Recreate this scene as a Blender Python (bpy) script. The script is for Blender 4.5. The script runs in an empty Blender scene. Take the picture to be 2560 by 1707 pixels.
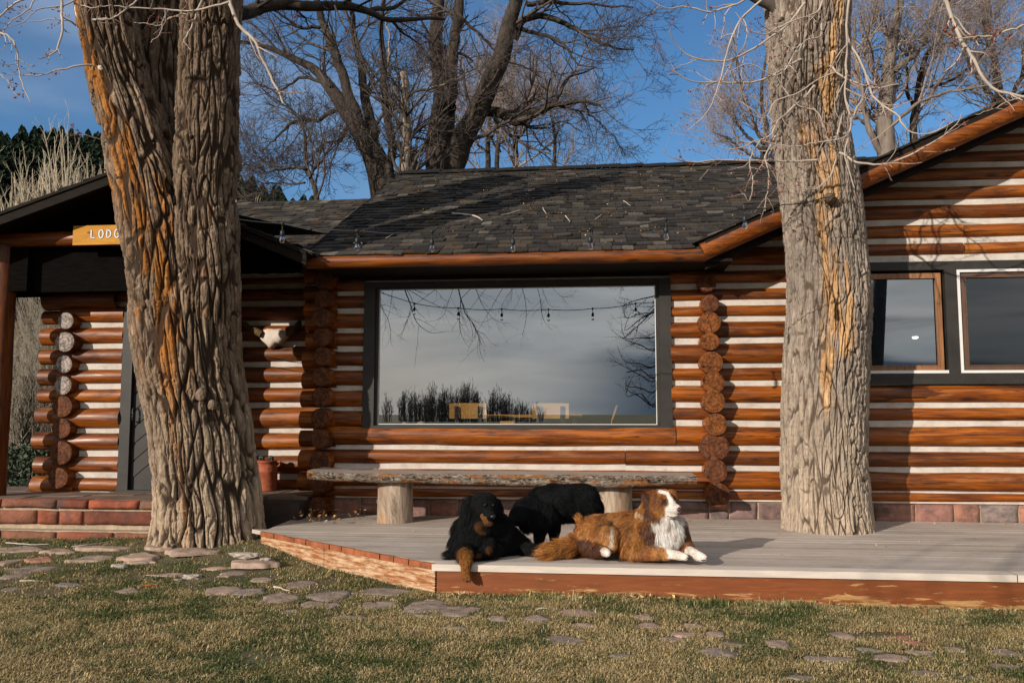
import bpy, math, random
import numpy as np
from mathutils import Vector
R_ = math.radians
scene = bpy.context.scene
rng = np.random.default_rng(11)
random.seed(5)

# ------------------------------------------------------------------ camera
F_PX, CX, CY = 2057.0, 1280.0, 853.5
YAW, PITCH = R_(5.8), R_(5.0)
CAM = np.array([0.0, 0.0, 1.35])
cam_d = bpy.data.cameras.new('camera'); cam = bpy.data.objects.new('camera', cam_d)
scene.collection.objects.link(cam); scene.camera = cam
cam.location = CAM; cam.rotation_euler = (R_(90) + PITCH, 0, YAW)
cam_d.sensor_width = 36; cam_d.lens = 36 * F_PX / 2560; cam_d.clip_end = 3000; cam_d.clip_start = 0.05

# ------------------------------------------------------------------ sky and sun
SUN_AZ, SUN_EL = R_(38), R_(18.5)
world = bpy.data.worlds.new("World"); scene.world = world; world.use_nodes = True
nt = world.node_tree; nt.nodes.clear()
def N(t, tree=None, **kw):
    n = (tree or nt).nodes.new(t)
    for k, v in kw.items(): setattr(n, k, v)
    return n
L = nt.links.new
out = N('ShaderNodeOutputWorld'); bg = N('ShaderNodeBackground'); bg.inputs[1].default_value = 0.07
sky = N('ShaderNodeTexSky'); sky.sky_type = 'NISHITA'; sky.sun_disc = False
sky.sun_elevation = SUN_EL; sky.sun_rotation = math.pi + SUN_AZ
sky.air_density = 1.0; sky.dust_density = 0.4; sky.ozone_density = 2.0
tc = N('ShaderNodeTexCoord'); sep = N('ShaderNodeSeparateXYZ'); L(tc.outputs['Generated'], sep.inputs[0])
def mth(op, a, b=None, clamp=False, tree=None):
    n = N('ShaderNodeMath', tree, operation=op, use_clamp=clamp)
    lk = (tree or nt).links.new
    for i, v in enumerate((a, b)):
        if v is None: continue
        if isinstance(v, (int, float)): n.inputs[i].default_value = v
        else: lk(v, n.inputs[i])
    return n.outputs[0]
def smooth(v, a, b):
    n = N('ShaderNodeMapRange'); n.interpolation_type = 'SMOOTHSTEP'
    L(v, n.inputs[0]); n.inputs[1].default_value = a; n.inputs[2].default_value = b
    return n.outputs[0]
mp = N('ShaderNodeMapping'); mp.inputs['Scale'].default_value = (1.2, 1.2, 7.0); L(tc.outputs['Generated'], mp.inputs[0])
nz = N('ShaderNodeTexNoise'); nz.inputs['Scale'].default_value = 2.4; nz.inputs['Detail'].default_value = 7; nz.inputs['Roughness'].default_value = .5
nz.inputs['Distortion'].default_value = .3
L(mp.outputs[0], nz.inputs['Vector'])
back = smooth(sep.outputs[1], 0.15, -0.35)                       # cloud deck fills the sky behind the camera
ccol = N('ShaderNodeValToRGB'); L(nz.outputs[0], ccol.inputs[0])
ccol.color_ramp.elements[0].position = .36; ccol.color_ramp.elements[0].color = (.50, .55, .60, 1)
ccol.color_ramp.elements[1].position = .62; ccol.color_ramp.elements[1].color = (1.0, .98, .94, 1)
# slate bank low in the sky on the right-hand side of the reflection (world +X, behind)
bankh = mth('ADD', sep.outputs[2], mth('MULTIPLY', mth('SUBTRACT', nz.outputs[0], .5), -.34))
bank = mth('MULTIPLY', smooth(bankh, .105, .04), smooth(sep.outputs[0], -.13, .10))
mixb = N('ShaderNodeMix', data_type='RGBA'); L(bank, mixb.inputs[0]); L(ccol.outputs[0], mixb.inputs[6]); mixb.inputs[7].default_value = (.085, .135, .20, 1)
# warm strip at the horizon
warm = mth('MULTIPLY', smooth(sep.outputs[2], .16, .02), smooth(sep.outputs[0], .02, -.25))
mixw = N('ShaderNodeMix', data_type='RGBA'); L(mth('MULTIPLY', warm, .6), mixw.inputs[0]); L(mixb.outputs[2], mixw.inputs[6]); mixw.inputs[7].default_value = (.86, .74, .62, 1)
sc_ = N('ShaderNodeVectorMath', operation='SCALE'); L(mixw.outputs[2], sc_.inputs[0]); sc_.inputs['Scale'].default_value = 13.5
# thin high cloud in the sky ahead, at the left
nz2 = N('ShaderNodeTexNoise'); nz2.inputs['Scale'].default_value = 2.2; nz2.inputs['Detail'].default_value = 5
mp2 = N('ShaderNodeMapping'); mp2.inputs['Scale'].default_value = (1, 1, 3.2); mp2.inputs['Location'].default_value = (3.1, 0, 1.4)
L(tc.outputs['Generated'], mp2.inputs[0]); L(mp2.outputs[0], nz2.inputs['Vector'])
cir = mth('MULTIPLY', smooth(nz2.outputs[0], .40, .70), smooth(sep.outputs[0], .02, -.52))
cir = mth('MULTIPLY', cir, .75)
sgam = N('ShaderNodeMix', data_type='RGBA', blend_type='MULTIPLY'); sgam.inputs[0].default_value = 1
L(sky.outputs[0], sgam.inputs[6]); sgam.inputs[7].default_value = (.90, 1.40, 1.78, 1)
m1 = N('ShaderNodeMix', data_type='RGBA'); L(cir, m1.inputs[0]); L(sgam.outputs[2], m1.inputs[6]); m1.inputs[7].default_value = (4.2, 5.6, 8.0, 1)
m2 = N('ShaderNodeMix', data_type='RGBA'); L(back, m2.inputs[0]); L(m1.outputs[2], m2.inputs[6]); L(sc_.outputs[0], m2.inputs[7])
L(m2.outputs[2], bg.inputs[0]); L(bg.outputs[0], out.inputs[0])
sd = bpy.data.lights.new('sun', 'SUN'); sd.energy = 5.0; sd.angle = R_(.5); sd.color = (1.0, .91, .80)
sun = bpy.data.objects.new('sun', sd); scene.collection.objects.link(sun)
sdir = Vector((math.sin(SUN_AZ)*math.cos(SUN_EL), math.cos(SUN_AZ)*math.cos(SUN_EL), -math.sin(SUN_EL)))
sun.rotation_euler = sdir.to_track_quat('-Z', 'Y').to_euler(); sun.location = (-12, -15, 8)
vs = scene.view_settings; vs.view_transform = 'Standard'; vs.look = 'None'; vs.exposure = 0.0; vs.gamma = 1
scene.cycles.max_bounces = 6; scene.cycles.transparent_max_bounces = 8; scene.cycles.caustics_reflective = False

# ------------------------------------------------------------------ geometry helpers
Fv = np.array([-math.sin(YAW)*math.cos(PITCH), math.cos(YAW)*math.cos(PITCH), math.sin(PITCH)])
Rv = np.array([math.cos(YAW), math.sin(YAW), 0.0]); Uv = np.cross(Rv, Fv)
def ray(px, py): return Fv + Rv*((px-CX)/F_PX) + Uv*((CY-py)/F_PX)
def onY(px, py, Y):                      # the point of the plane y = Y that the photograph shows at (px, py)
    d = ray(px, py); return CAM + d*((Y-CAM[1])/d[1])
def onZ(px, py, z):
    d = ray(px, py); return CAM + d*((z-CAM[2])/d[2])
K = 2560/2352.0
def dY(x, y, Y): return onY(x*K, y*K, Y)

def link(o): scene.collection.objects.link(o); return o
def tag(o, label=None, cat=None, group=None, kind=None):
    if label: o['label'] = label
    if cat: o['category'] = cat
    if group: o['group'] = group
    if kind: o['kind'] = kind
    return o
def empty(name, loc, label=None, cat=None, group=None):
    o = bpy.data.objects.new(name, None); o.empty_display_size = .1; link(o); o.location = [float(a) for a in loc]
    return tag(o, label, cat, group)
class MB:
    """collects numpy geometry, builds one mesh object"""
    def __init__(s): s.v = []; s.f = []; s.n = 0; s.mi = []; s.at = {}
    def add(s, v, f, mi=0, **at):
        v = np.asarray(v, float).reshape(-1, 3)
        f = np.asarray(f, np.int64) if not isinstance(f, list) else f
        if isinstance(f, list):
            for q in f: s.f.append((np.array([q], np.int64) + s.n)); s.mi.append(np.full(1, mi))
        else: s.f.append(f + s.n); s.mi.append(np.full(len(f), mi))
        s.v.append(v); s.n += len(v)
        for k, a in at.items():
            a = np.asarray(a, float)
            if a.ndim == 0 or (a.ndim == 1 and len(a) == 3 and len(v) != 3): a = np.broadcast_to(a, (len(v),) + a.shape)
            s.at.setdefault(k, []).append((s.n-len(v), a))
        return s
    def box(s, a, b, mi=0, jit=0):
        a = np.array(a, float); b = np.array(b, float); lo = np.minimum(a, b); hi = np.maximum(a, b)
        c = np.array([[x, y, z] for x in (0, 1) for y in (0, 1) for z in (0, 1)])
        v = lo + c*(hi-lo)
        if jit: v = v + rng.uniform(-jit, jit, v.shape)
        return s.add(v, np.array([[0,1,3,2],[4,6,7,5],[0,4,5,1],[2,3,7,6],[0,2,6,4],[1,5,7,3]]), mi)
    def obox(s, p, ax, ay, az, mi=0):     # box from corner p along three edge vectors
        p = np.array(p, float); ax, ay, az = map(lambda q: np.array(q, float), (ax, ay, az))
        c = np.array([[x, y, z] for x in (0, 1) for y in (0, 1) for z in (0, 1)])
        v = p + c[:, :1]*ax + c[:, 1:2]*ay + c[:, 2:]*az
        return s.add(v, np.array([[0,1,3,2],[4,6,7,5],[0,4,5,1],[2,3,7,6],[0,2,6,4],[1,5,7,3]]), mi)
    def build(s, name, mats, parent=None, smooth=False, loc=None):
        if not isinstance(mats, (list, tuple)): mats = [mats]
        v = np.concatenate(s.v); me = bpy.data.meshes.new(name)
        if loc is not None: v = v - np.array(loc)
        me.vertices.add(len(v)); me.vertices.foreach_set('co', v.astype(np.float32).ravel())
        nl = sum(f.size for f in s.f); npoly = sum(len(f) for f in s.f)
        me.loops.add(nl); me.polygons.add(npoly)
        me.loops.foreach_set('vertex_index', np.concatenate([f.ravel() for f in s.f]).astype(np.int32))
        cnt = np.concatenate([np.full(len(f), f.shape[1]) for f in s.f])
        me.polygons.foreach_set('loop_start', np.concatenate([[0], np.cumsum(cnt)[:-1]]).astype(np.int32))
        if len(mats) > 1: me.polygons.foreach_set('material_index', np.concatenate(s.mi).astype(np.int32))
        for k, lst in s.at.items():
            col = lst[0][1].ndim == 2
            a = me.attributes.new(k, 'FLOAT_COLOR' if col else 'FLOAT', 'POINT')
            buf = np.zeros((len(v), 4) if col else len(v), np.float32)
            if col: buf[:, 3] = 1
            for st, ar in lst:
                if col: buf[st:st+len(ar), :3] = ar
                else: buf[st:st+len(ar)] = ar
            a.data.foreach_set('color' if col else 'value', buf.ravel())
        me.update(calc_edges=True)
        me.polygons.foreach_set('use_smooth', np.full(npoly, bool(smooth)))
        for m in mats: me.materials.append(m)
        o = link(bpy.data.objects.new(name, me)); 
        if loc is not None: o.location = loc
        if parent is not None:
            o.parent = parent
            pl = world_loc(parent); o.location = np.array(o.location) - pl
        return o
def world_loc(o):
    p = np.array(o.location)
    while o.parent: o = o.parent; p = p + np.array(o.location)
    return p

def _h(ix, iy, iz, seed):
    with np.errstate(over='ignore'):
        h = (ix.astype(np.uint32)*np.uint32(374761393) + iy.astype(np.uint32)*np.uint32(668265263)
             + iz.astype(np.uint32)*np.uint32(2147483647) + np.uint32((seed*974634777+12345) & 0xffffffff))
        h = (h ^ (h >> np.uint32(13)))*np.uint32(1274126177); h = (h ^ (h >> np.uint32(15)))*np.uint32(2246822519)
        h = h ^ (h >> np.uint32(16))
    return h.astype(np.float64)/4294967295.0
def vnoise(x, y, z, seed=0):
    x, y, z = np.broadcast_arrays(np.asarray(x, float), np.asarray(y, float), np.asarray(z, float))
    fx, fy, fz = np.floor(x), np.floor(y), np.floor(z)
    ix, iy, iz = (fx.astype(np.int64) & 0xffffffff), (fy.astype(np.int64) & 0xffffffff), (fz.astype(np.int64) & 0xffffffff)
    tx, ty, tz = x-fx, y-fy, z-fz
    tx, ty, tz = (t*t*(3-2*t) for t in (tx, ty, tz)); r = 0
    for a in (0, 1):
        for b in (0, 1):
            for c in (0, 1):
                w = (tx if a else 1-tx)*(ty if b else 1-ty)*(tz if c else 1-tz)
                r = r + w*_h(ix+a, iy+b, iz+c, seed)
    return r*2-1
def fbm(x, y, z=0.0, seed=0, o=4):
    r = 0; a = 1.0; t = 0
    for i in range(o):
        r = r + a*vnoise(x*2**i, y*2**i, np.asarray(z)*2**i, seed+i*7); t += a; a *= .5
    return r/t
def voronoi(x, y, nx, seed=0):           # F1, F2 and a cell value; periodic in x with period nx
    fx, fy = np.floor(x), np.floor(y); F1 = np.full(x.shape, 9.0); F2 = F1.copy(); cv = np.zeros(x.shape)
    for a in (-1, 0, 1):
        for b in (-1, 0, 1):
            cx, cy = fx+a, fy+b; ix = (np.mod(cx, nx)).astype(np.int64); iy = cy.astype(np.int64) & 0xffffffff; z0 = np.zeros_like(ix)
            px = cx + .5 + .42*(2*_h(ix, iy, z0, seed)-1); py = cy + .5 + .48*(2*_h(ix, iy, z0+1, seed)-1)
            d = np.hypot(px-x, py-y); c = _h(ix, iy, z0+2, seed)
            near = d < F1
            F2 = np.where(near, F1, np.minimum(F2, d)); cv = np.where(near, c, cv); F1 = np.where(near, d, F1)
    return F1, F2, cv
def sstep(x, a, b):
    t = np.clip((x-a)/(b-a), 0, 1); return t*t*(3-2*t)
def resample(pts, vals, n):
    """smooth (Catmull-Rom) resample of points and per-point values to n samples"""
    P = np.concatenate([np.asarray(pts, float), np.atleast_2d(np.asarray(vals, float)).reshape(-1, len(pts)).T], 1)
    m = len(P)
    if m < 3:
        t = np.linspace(0, 1, n)[:, None]; q = P[0]*(1-t)+P[-1]*t
        return q[:, :3], q[:, 3]
    d = np.concatenate([[0], np.cumsum(np.linalg.norm(np.diff(P[:, :3], axis=0), axis=1))])
    s = np.linspace(0, d[-1], n); i = np.clip(np.searchsorted(d, s, 'right')-1, 0, m-2)
    t = ((s-d[i])/(d[i+1]-d[i]+1e-9))[:, None]
    Pm = np.vstack([2*P[0]-P[1], P, 2*P[-1]-P[-2]]); a, b, c, e = Pm[i], Pm[i+1], Pm[i+2], Pm[i+3]
    q = .5*((2*b)+(-a+c)*t+(2*a-5*b+4*c-e)*t*t+(-a+3*b-3*c+e)*t**3)
    return q[:, :3], q[:, 3]
def tubes(P, r, sides):
    """P (N,k,3) paths, r (N,k): all tubes at once -> verts, quads"""
    Nn, k, _ = P.shape
    T = np.empty_like(P); T[:, 1:-1] = P[:, 2:]-P[:, :-2]; T[:, 0] = P[:, 1]-P[:, 0]; T[:, -1] = P[:, -1]-P[:, -2]
    T /= np.linalg.norm(T, axis=2, keepdims=True)+1e-12
    m = np.abs(T.mean(axis=1)); ref = np.where((m[:, 2] < .8)[:, None], [[0., 0, 1]], [[1., 0, 0]])[:, None, :]
    A = np.cross(T, ref); A /= np.linalg.norm(A, axis=2, keepdims=True)+1e-12; B = np.cross(T, A)
    th = np.arange(sides)*2*np.pi/sides
    V = P[:, :, None]+r[:, :, None, None]*(np.cos(th)[None, None, :, None]*A[:, :, None]+np.sin(th)[None, None, :, None]*B[:, :, None])
    idx = np.arange(Nn*k*sides).reshape(Nn, k, sides); nx = np.roll(idx, -1, axis=2)
    q = np.stack([idx[:, :-1], nx[:, :-1], nx[:, 1:], idx[:, 1:]], -1).reshape(-1, 4)
    return V.reshape(-1, 3), q
def spawn(P, r, n, ln, ang=(.5, 1.0), up=0.0, wig=.12, k=5, ratio=.6, tmin=.25, tip=.35, seed=0, rmin=.003, rmax=9):
    g = np.random.default_rng(seed); Nn, kk, _ = P.shape; M = Nn*n
    par = np.repeat(np.arange(Nn), n); t = g.uniform(tmin, 1, M)*(kk-1); i = np.minimum(t.astype(int), kk-2); f = (t-i)[:, None]
    base = P[par, i]*(1-f)+P[par, i+1]*f; rb = r[par, i]*(1-f[:, 0])+r[par, i+1]*f[:, 0]
    tan = P[par, i+1]-P[par, i]; tan /= np.linalg.norm(tan, axis=1, keepdims=True)+1e-9
    q = g.normal(size=(M, 3)); q -= (q*tan).sum(1, keepdims=True)*tan; q /= np.linalg.norm(q, axis=1, keepdims=True)+1e-9
    a = g.uniform(ang[0], ang[1], M)[:, None]; d = np.cos(a)*tan+np.sin(a)*q
    plen = np.linalg.norm(np.diff(P, axis=1), axis=2).sum(1)[par]
    Ln = g.uniform(ln[0], ln[1], M)*(plen if ln[1] <= 1.01 else 1)
    Ln = Ln*(1-.45*t/(kk-1)); C = np.empty((M, k, 3)); C[:, 0] = base
    for j in range(1, k):
        d = d+g.normal(size=(M, 3))*wig; d[:, 2] += up; d /= np.linalg.norm(d, axis=1, keepdims=True)+1e-9
        C[:, j] = C[:, j-1]+d*(Ln/(k-1))[:, None]
    r0 = np.clip(rb*ratio, rmin, rmax); R = r0[:, None]*np.linspace(1, tip, k)[None]
    return C, np.maximum(R, rmin*.6)

# ------------------------------------------------------------------ materials
class MT:
    def __init__(s, name, rough=.8, spec=.3):
        s.m = bpy.data.materials.new(name); s.m.use_nodes = True; s.t = s.m.node_tree
        s.b = s.t.nodes['Principled BSDF']; s.b.inputs['Roughness'].default_value = rough
        s.b.inputs['Specular IOR Level'].default_value = spec; s._c = {}
    def n(s, t, **kw): return N(t, s.t, **kw)
    def l(s, a, b): s.t.links.new(a, b)
    def coord(s, scale=(1, 1, 1), loc=(0, 0, 0), rnd=True, rot=(0, 0, 0)):
        tc = s.n('ShaderNodeTexCoord'); mp = s.n('ShaderNodeMapping'); mp.inputs['Scale'].default_value = scale
        mp.inputs['Location'].default_value = loc; mp.inputs['Rotation'].default_value = rot
        s.l(tc.outputs['Object'], mp.inputs[0]); o = mp.outputs[0]
        if rnd:
            oi = s.n('ShaderNodeObjectInfo'); ad = s.n('ShaderNodeVectorMath', operation='ADD')
            sc = s.n('ShaderNodeMath', operation='MULTIPLY'); s.l(oi.outputs['Random'], sc.inputs[0]); sc.inputs[1].default_value = 37
            s.l(o, ad.inputs[0]); s.l(sc.outputs[0], ad.inputs[1]); o = ad.outputs[0]
        return o
    def noise(s, vec, scale=1, detail=5, rough=.55, dist=0):
        n = s.n('ShaderNodeTexNoise'); s.l(vec, n.inputs['Vector']); n.inputs['Scale'].default_value = scale
        n.inputs['Detail'].default_value = detail; n.inputs['Roughness'].default_value = rough; n.inputs['Distortion'].default_value = dist
        return n.outputs[0]
    def vor(s, vec, scale=1, feature='F1'):
        n = s.n('ShaderNodeTexVoronoi'); n.feature = feature; s.l(vec, n.inputs['Vector']); n.inputs['Scale'].default_value = scale
        return n
    def ramp(s, fac, stops):
        n = s.n('ShaderNodeValToRGB'); s.l(fac, n.inputs[0]); e = n.color_ramp.elements
        while len(e) < len(stops): e.new(.5)
        for q, (p, c) in zip(e, stops):
            q.position = p; c = (c, c, c) if isinstance(c, (int, float)) else c; q.color = (*c, 1)
        return n.outputs[0]
    def mix(s, fac, a, b, mode='MIX'):
        n = s.n('ShaderNodeMix', data_type='RGBA', blend_type=mode)
        for sock, v in ((n.inputs[0], fac), (n.inputs[6], a), (n.inputs[7], b)):
            if isinstance(v, (int, float)): sock.default_value = v
            elif isinstance(v, tuple): sock.default_value = (*v, 1)
            else: s.l(v, sock)
        return n.outputs[2]
    def col(s, c):
        if isinstance(c, tuple): s.b.inputs['Base Color'].default_value = (*c, 1)
        else: s.l(c, s.b.inputs['Base Color'])
        return s
    def bump(s, h, strength=.5, dist=.01):
        n = s.n('ShaderNodeBump'); n.inputs['Strength'].default_value = strength; n.inputs['Distance'].default_value = dist
        s.l(h, n.inputs['Height']); s.l(n.outputs[0], s.b.inputs['Normal']); return s
    def attr(s, name, what='Fac'):
        n = s.n('ShaderNodeAttribute', attribute_name=name); return n.outputs[what]
    def rnd(s): return s.n('ShaderNodeObjectInfo').outputs['Random']
    def rough(s, v): s.l(v, s.b.inputs['Roughness']); return s

def m_plain(name, c, rough=.8, spec=.3, var=.25, sc=6, bump=.2, stretch=(1, 1, 1)):
    m = MT(name, rough, spec); v = m.coord(stretch); f = m.noise(v, sc, 6, .6)
    m.col(m.ramp(f, [(.3, tuple(x*(1-var) for x in c)), (.7, tuple(min(1, x*(1+var)) for x in c))]))
    if bump: m.bump(m.noise(v, sc*4, 5), bump, .006)
    return m.m
def m_log(name, axis='X', worn=0.0):
    m = MT(name, .42, .4); st = {'X': (1, 16, 16), 'Y': (16, 1, 16), 'Z': (16, 16, 1)}[axis]; st2 = {'X': (.8, 3, 3), 'Y': (3, .8, 3), 'Z': (3, 3, .8)}[axis]
    v = m.coord(st); g = m.noise(v, 1.6, 8, .62, .6); big = m.noise(m.coord(st2), 2.2, 5, .6, .3)
    c = m.ramp(g, [(.26, (.040, .010, .0015)), (.42, (.165, .041, .003)), (.57, (.30, .084, .005)), (.80, (.46, .16, .014))])
    c2 = m.ramp(big, [(.30, (.32, .26, .22)), (.46, (.86, .82, .78)), (.72, (1.2, 1.16, 1.05))])
    c = m.mix(1.0, c, c2, 'MULTIPLY')
    wv = m.noise(m.coord({'X': (1.1, 5, 7), 'Y': (5, 1.1, 7), 'Z': (7, 5, 1.1)}[axis], (5, 3, 1)), 1.7, 6, .7); c = m.mix(m.ramp(wv, [(.56, 0.0), (.72, .55)]), c, (.36, .20, .085))
    kn = m.vor(m.coord({'X': (1.7, 5.5, 5.5), 'Y': (5.5, 1.7, 5.5), 'Z': (5.5, 5.5, 1.7)}[axis]), 1.0).outputs['Distance']
    c = m.mix(m.ramp(kn, [(.06, .85), (.17, 0.0)]), c, (.03, .008, .003))
    ck = m.noise(m.coord({'X': (.5, 22, 22), 'Y': (22, .5, 22), 'Z': (22, 22, .5)}[axis]), 1.1, 3, .5, .5)
    c = m.mix(m.ramp(ck, [(.485, 0.0), (.497, .9), (.503, .9), (.515, 0.0)]), c, (.02, .006, .003))
    rn = m.rnd(); c = m.mix(1.0, c, m.ramp(rn, [(0, (.52, .47, .42)), (.5, (.84, .80, .75)), (1, (1.12, 1.1, 1.0))]), 'MULTIPLY')
    m.col(c); m.bump(m.mix(.5, g, big), .35, .006)
    m.rough(m.ramp(big, [(.3, .62), (.7, .34)]))
    return m.m
LOGX, LOGY, LOGZ = m_log('varnished_log_x', 'X'), m_log('varnished_log_y', 'Y'), m_log('varnished_log_z', 'Z')
def m_endgrain(name, base, dark):
    m = MT(name, .75, .2); r = m.attr('ring'); th = m.attr('ang'); v = m.coord((1, 1, 1))
    w = mth('MULTIPLY', mth('ADD', r, mth('MULTIPLY', m.noise(v, 9, 4), .10), tree=m.t), 150, tree=m.t)
    rings = mth('ADD', mth('MULTIPLY', mth('SINE', w, tree=m.t), .5, tree=m.t), .5, tree=m.t)
    c = m.mix(m.ramp(rings, [(0, .0), (1, .55)]), base, dark)
    sp = m.noise(m.coord((1, 1, 1)), 16, 6, .7); c = m.mix(m.ramp(sp, [(.42, 0.0), (.62, .8)]), c, tuple(x*.45 for x in dark))
    cmb = m.n('ShaderNodeCombineXYZ'); m.l(mth('MULTIPLY', th, 2.3, tree=m.t), cmb.inputs[0]); m.l(mth('MULTIPLY', r, 4, tree=m.t), cmb.inputs[1]); m.l(mth('MULTIPLY', m.rnd(), 50, tree=m.t), cmb.inputs[2])
    ck = m.noise(cmb.outputs[0], 2.2, 2, .4); k = m.ramp(ck, [(.470, 0.0), (.490, 1.0), (.510, 1.0), (.530, 0.0)])
    c = m.mix(k, c, (.015, .008, .005)); m.col(c); m.bump(m.mix(.5, sp, k), .5, .006)
    return m.m
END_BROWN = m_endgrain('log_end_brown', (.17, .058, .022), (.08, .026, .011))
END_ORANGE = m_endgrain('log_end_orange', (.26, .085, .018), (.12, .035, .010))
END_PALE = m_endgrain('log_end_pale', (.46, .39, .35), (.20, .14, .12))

def m_chink():
    m = MT('chinking_mortar', .92, .15); v = m.coord((1, 1, 1), rnd=False); f = m.noise(v, 5, 8, .65)
    c = m.ramp(f, [(.25, (.40, .34, .29)), (.5, (.56, .50, .44)), (.75, (.66, .60, .54))])
    f2 = m.noise(m.coord((3, 3, 14), rnd=False), 2, 6, .7); c = m.mix(m.ramp(f2, [(.54, 0.0), (.72, .6)]), c, (.28, .21, .16))
    m.col(c); m.bump(m.noise(m.coord((20, 60, 60), rnd=False), 1.5, 6, .75), .8, .008); return m.m
CHINK = m_chink()
TRIM = m_plain('dark_window_trim', (.030, .026, .023), .55, .3, .25, 5, .15, (1, 1, 1))
PORCHSHADE = m_plain('porch_shade_black', (.006, .005, .0045), 1.0, 0.0, .3, 6, .3, (1, 1, 6))  # near-black colour standing in for the deep shade under the porch gable
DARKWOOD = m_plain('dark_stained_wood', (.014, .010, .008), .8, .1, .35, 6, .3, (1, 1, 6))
WHITE = m_plain('white_vinyl', (.66, .64, .62), .5, .4, .08, 5, .05)
CEDAR = m_plain('cedar_casement', (.25, .11, .045), .5, .4, .35, 4, .25, (8, 8, 1))
def m_shingle():
    m = MT('weathered_shingles', .85, .25); v = m.coord((1, 1, 1), rnd=False)
    tint = m.attr('tint'); c = m.ramp(tint, [(0, (.016, .014, .012)), (.35, (.036, .031, .026)), (.7, (.064, .054, .043)), (1, (.15, .13, .105))])
    g = m.noise(m.coord((26, 3, 3), rnd=False), 2.5, 6, .7); c = m.mix(1.0, c, m.ramp(g, [(.3, .55), (.7, 1.35)]), 'MULTIPLY')
    l = m.noise(v, 2.4, 8, .72); c = m.mix(m.ramp(l, [(.54, 0.0), (.70, .75)]), c, (.095, .052, .016))
    m.col(c); m.bump(g, .6, .006); return m.m
SHINGLE = m_shingle()
def m_bark(name, cols, orange, lo=.10, hi=.60):
    m = MT(name, .9, .15); h = m.attr('bark'); v = m.coord((1, 1, .3), rnd=False)
    f = m.noise(v, 14, 8, .72, .5); c = m.ramp(f, [(.28, cols[0]), (.5, cols[1]), (.72, cols[2])])
    bl = m.noise(m.coord((1, 1, .45), rnd=False), 2.4, 4, .6)
    c = m.mix(m.ramp(bl, [(.42, 0.0), (.62, .7)]), c, cols[3])
    st = m.noise(m.coord((1, 1, .10), rnd=False), 55, 5, .7); c = m.mix(1.0, c, m.ramp(st, [(.3, .55), (.7, 1.3)]), 'MULTIPLY')
    oo = m.attr('orange'); o2 = mth('ADD', oo, mth('MULTIPLY', mth('SUBTRACT', m.noise(m.coord((1, 1, .16), rnd=False), 12, 5, .65), .5, tree=m.t), 1.5, tree=m.t), tree=m.t)
    c = m.mix(m.ramp(o2, [(.45, 0.0), (.72, .9)]), c, m.ramp(f, [(.3, orange[0]), (.7, orange[1])]))
    c = m.mix(m.ramp(h, [(lo, .92), (hi, 0.0)]), c, cols[4])  # brown furrow bark, darkened further to paint in the shade of the grooves
    tc_ = m.n('ShaderNodeTexCoord'); sp_ = m.n('ShaderNodeSeparateXYZ'); m.l(tc_.outputs['Object'], sp_.inputs[0]); mr_ = m.n('ShaderNodeMapRange'); m.l(sp_.outputs[2], mr_.inputs[0]); mr_.inputs[1].default_value = 2.0; mr_.inputs[2].default_value = .5; mr_.inputs[4].default_value = .55
    hh = m.n('ShaderNodeMath', operation='MULTIPLY'); m.l(mr_.outputs[0], hh.inputs[0]); m.l(h, hh.inputs[1])
    c = m.mix(hh.outputs[0], c, m.mix(1.0, (.60, .46, .32), m.ramp(st, [(.3, .6), (.7, 1.2)]), 'MULTIPLY'))
    m.col(c); m.bump(m.mix(.5, st, m.noise(m.coord((1, 1, .4), rnd=False), 60, 6, .7)), 1.0, .016); return m.m
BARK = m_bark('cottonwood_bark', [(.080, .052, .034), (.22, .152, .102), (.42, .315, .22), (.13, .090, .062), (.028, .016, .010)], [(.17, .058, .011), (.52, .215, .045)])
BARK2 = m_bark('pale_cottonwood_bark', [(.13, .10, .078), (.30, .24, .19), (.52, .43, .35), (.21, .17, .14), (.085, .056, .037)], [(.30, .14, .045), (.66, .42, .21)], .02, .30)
def m_simplebark(name, a, b, sc=9):
    m = MT(name, .9, .15); f = m.noise(m.coord((1, 1, .25)), sc, 7, .7); m.col(m.ramp(f, [(.3, a), (.7, b)])); m.bump(f, .8, .03); return m.m
BARK_FAR = m_simplebark('far_bark', (.016, .013, .011), (.085, .066, .052))
TWIG_FAR = m_plain('far_twigs', (.085, .066, .056), .85, .2, .3, 3, 0)
TWIG_FAR2 = m_plain('far_reddish_twigs', (.30, .235, .20), .85, .2, .3, 3, 0)
TWIG_PALE = m_plain('pale_twigs', (.40, .33, .27), .8, .25, .3, 5, 0)
TWIG_DARK = m_plain('dark_twigs', (.10, .082, .070), .85, .2, .3, 5, 0)
BUD = m_plain('buds', (.22, .055, .035), .7, .2, .2, 9, 0)
BLACKM = m_plain('black_rubber', (.012, .012, .012), .5, .4, .1, 5, 0)

def vcol_mat(name, rough=.85, spec=.2, attr='tone', trans=0):
    m = MT(name, rough, spec); m.col(m.attr(attr, 'Color')); return m.m
# ------------------------------------------------------------------ planes of the place
YW = 9.15        # front wall;  YS = recessed porch wall;  YE = eave / rake line
YS, YE = 9.9, 8.50
YD = 9.30        # entry wall with the door
ZD = 0.22        # deck top
ZP = 0.43        # stone porch top
def zw(py, px=1868, Y=None): return float(onY(px, py, Y or YW)[2])
def xw(px, py=1000, Y=None): return float(onY(px, py, Y or YW)[0])

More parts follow.
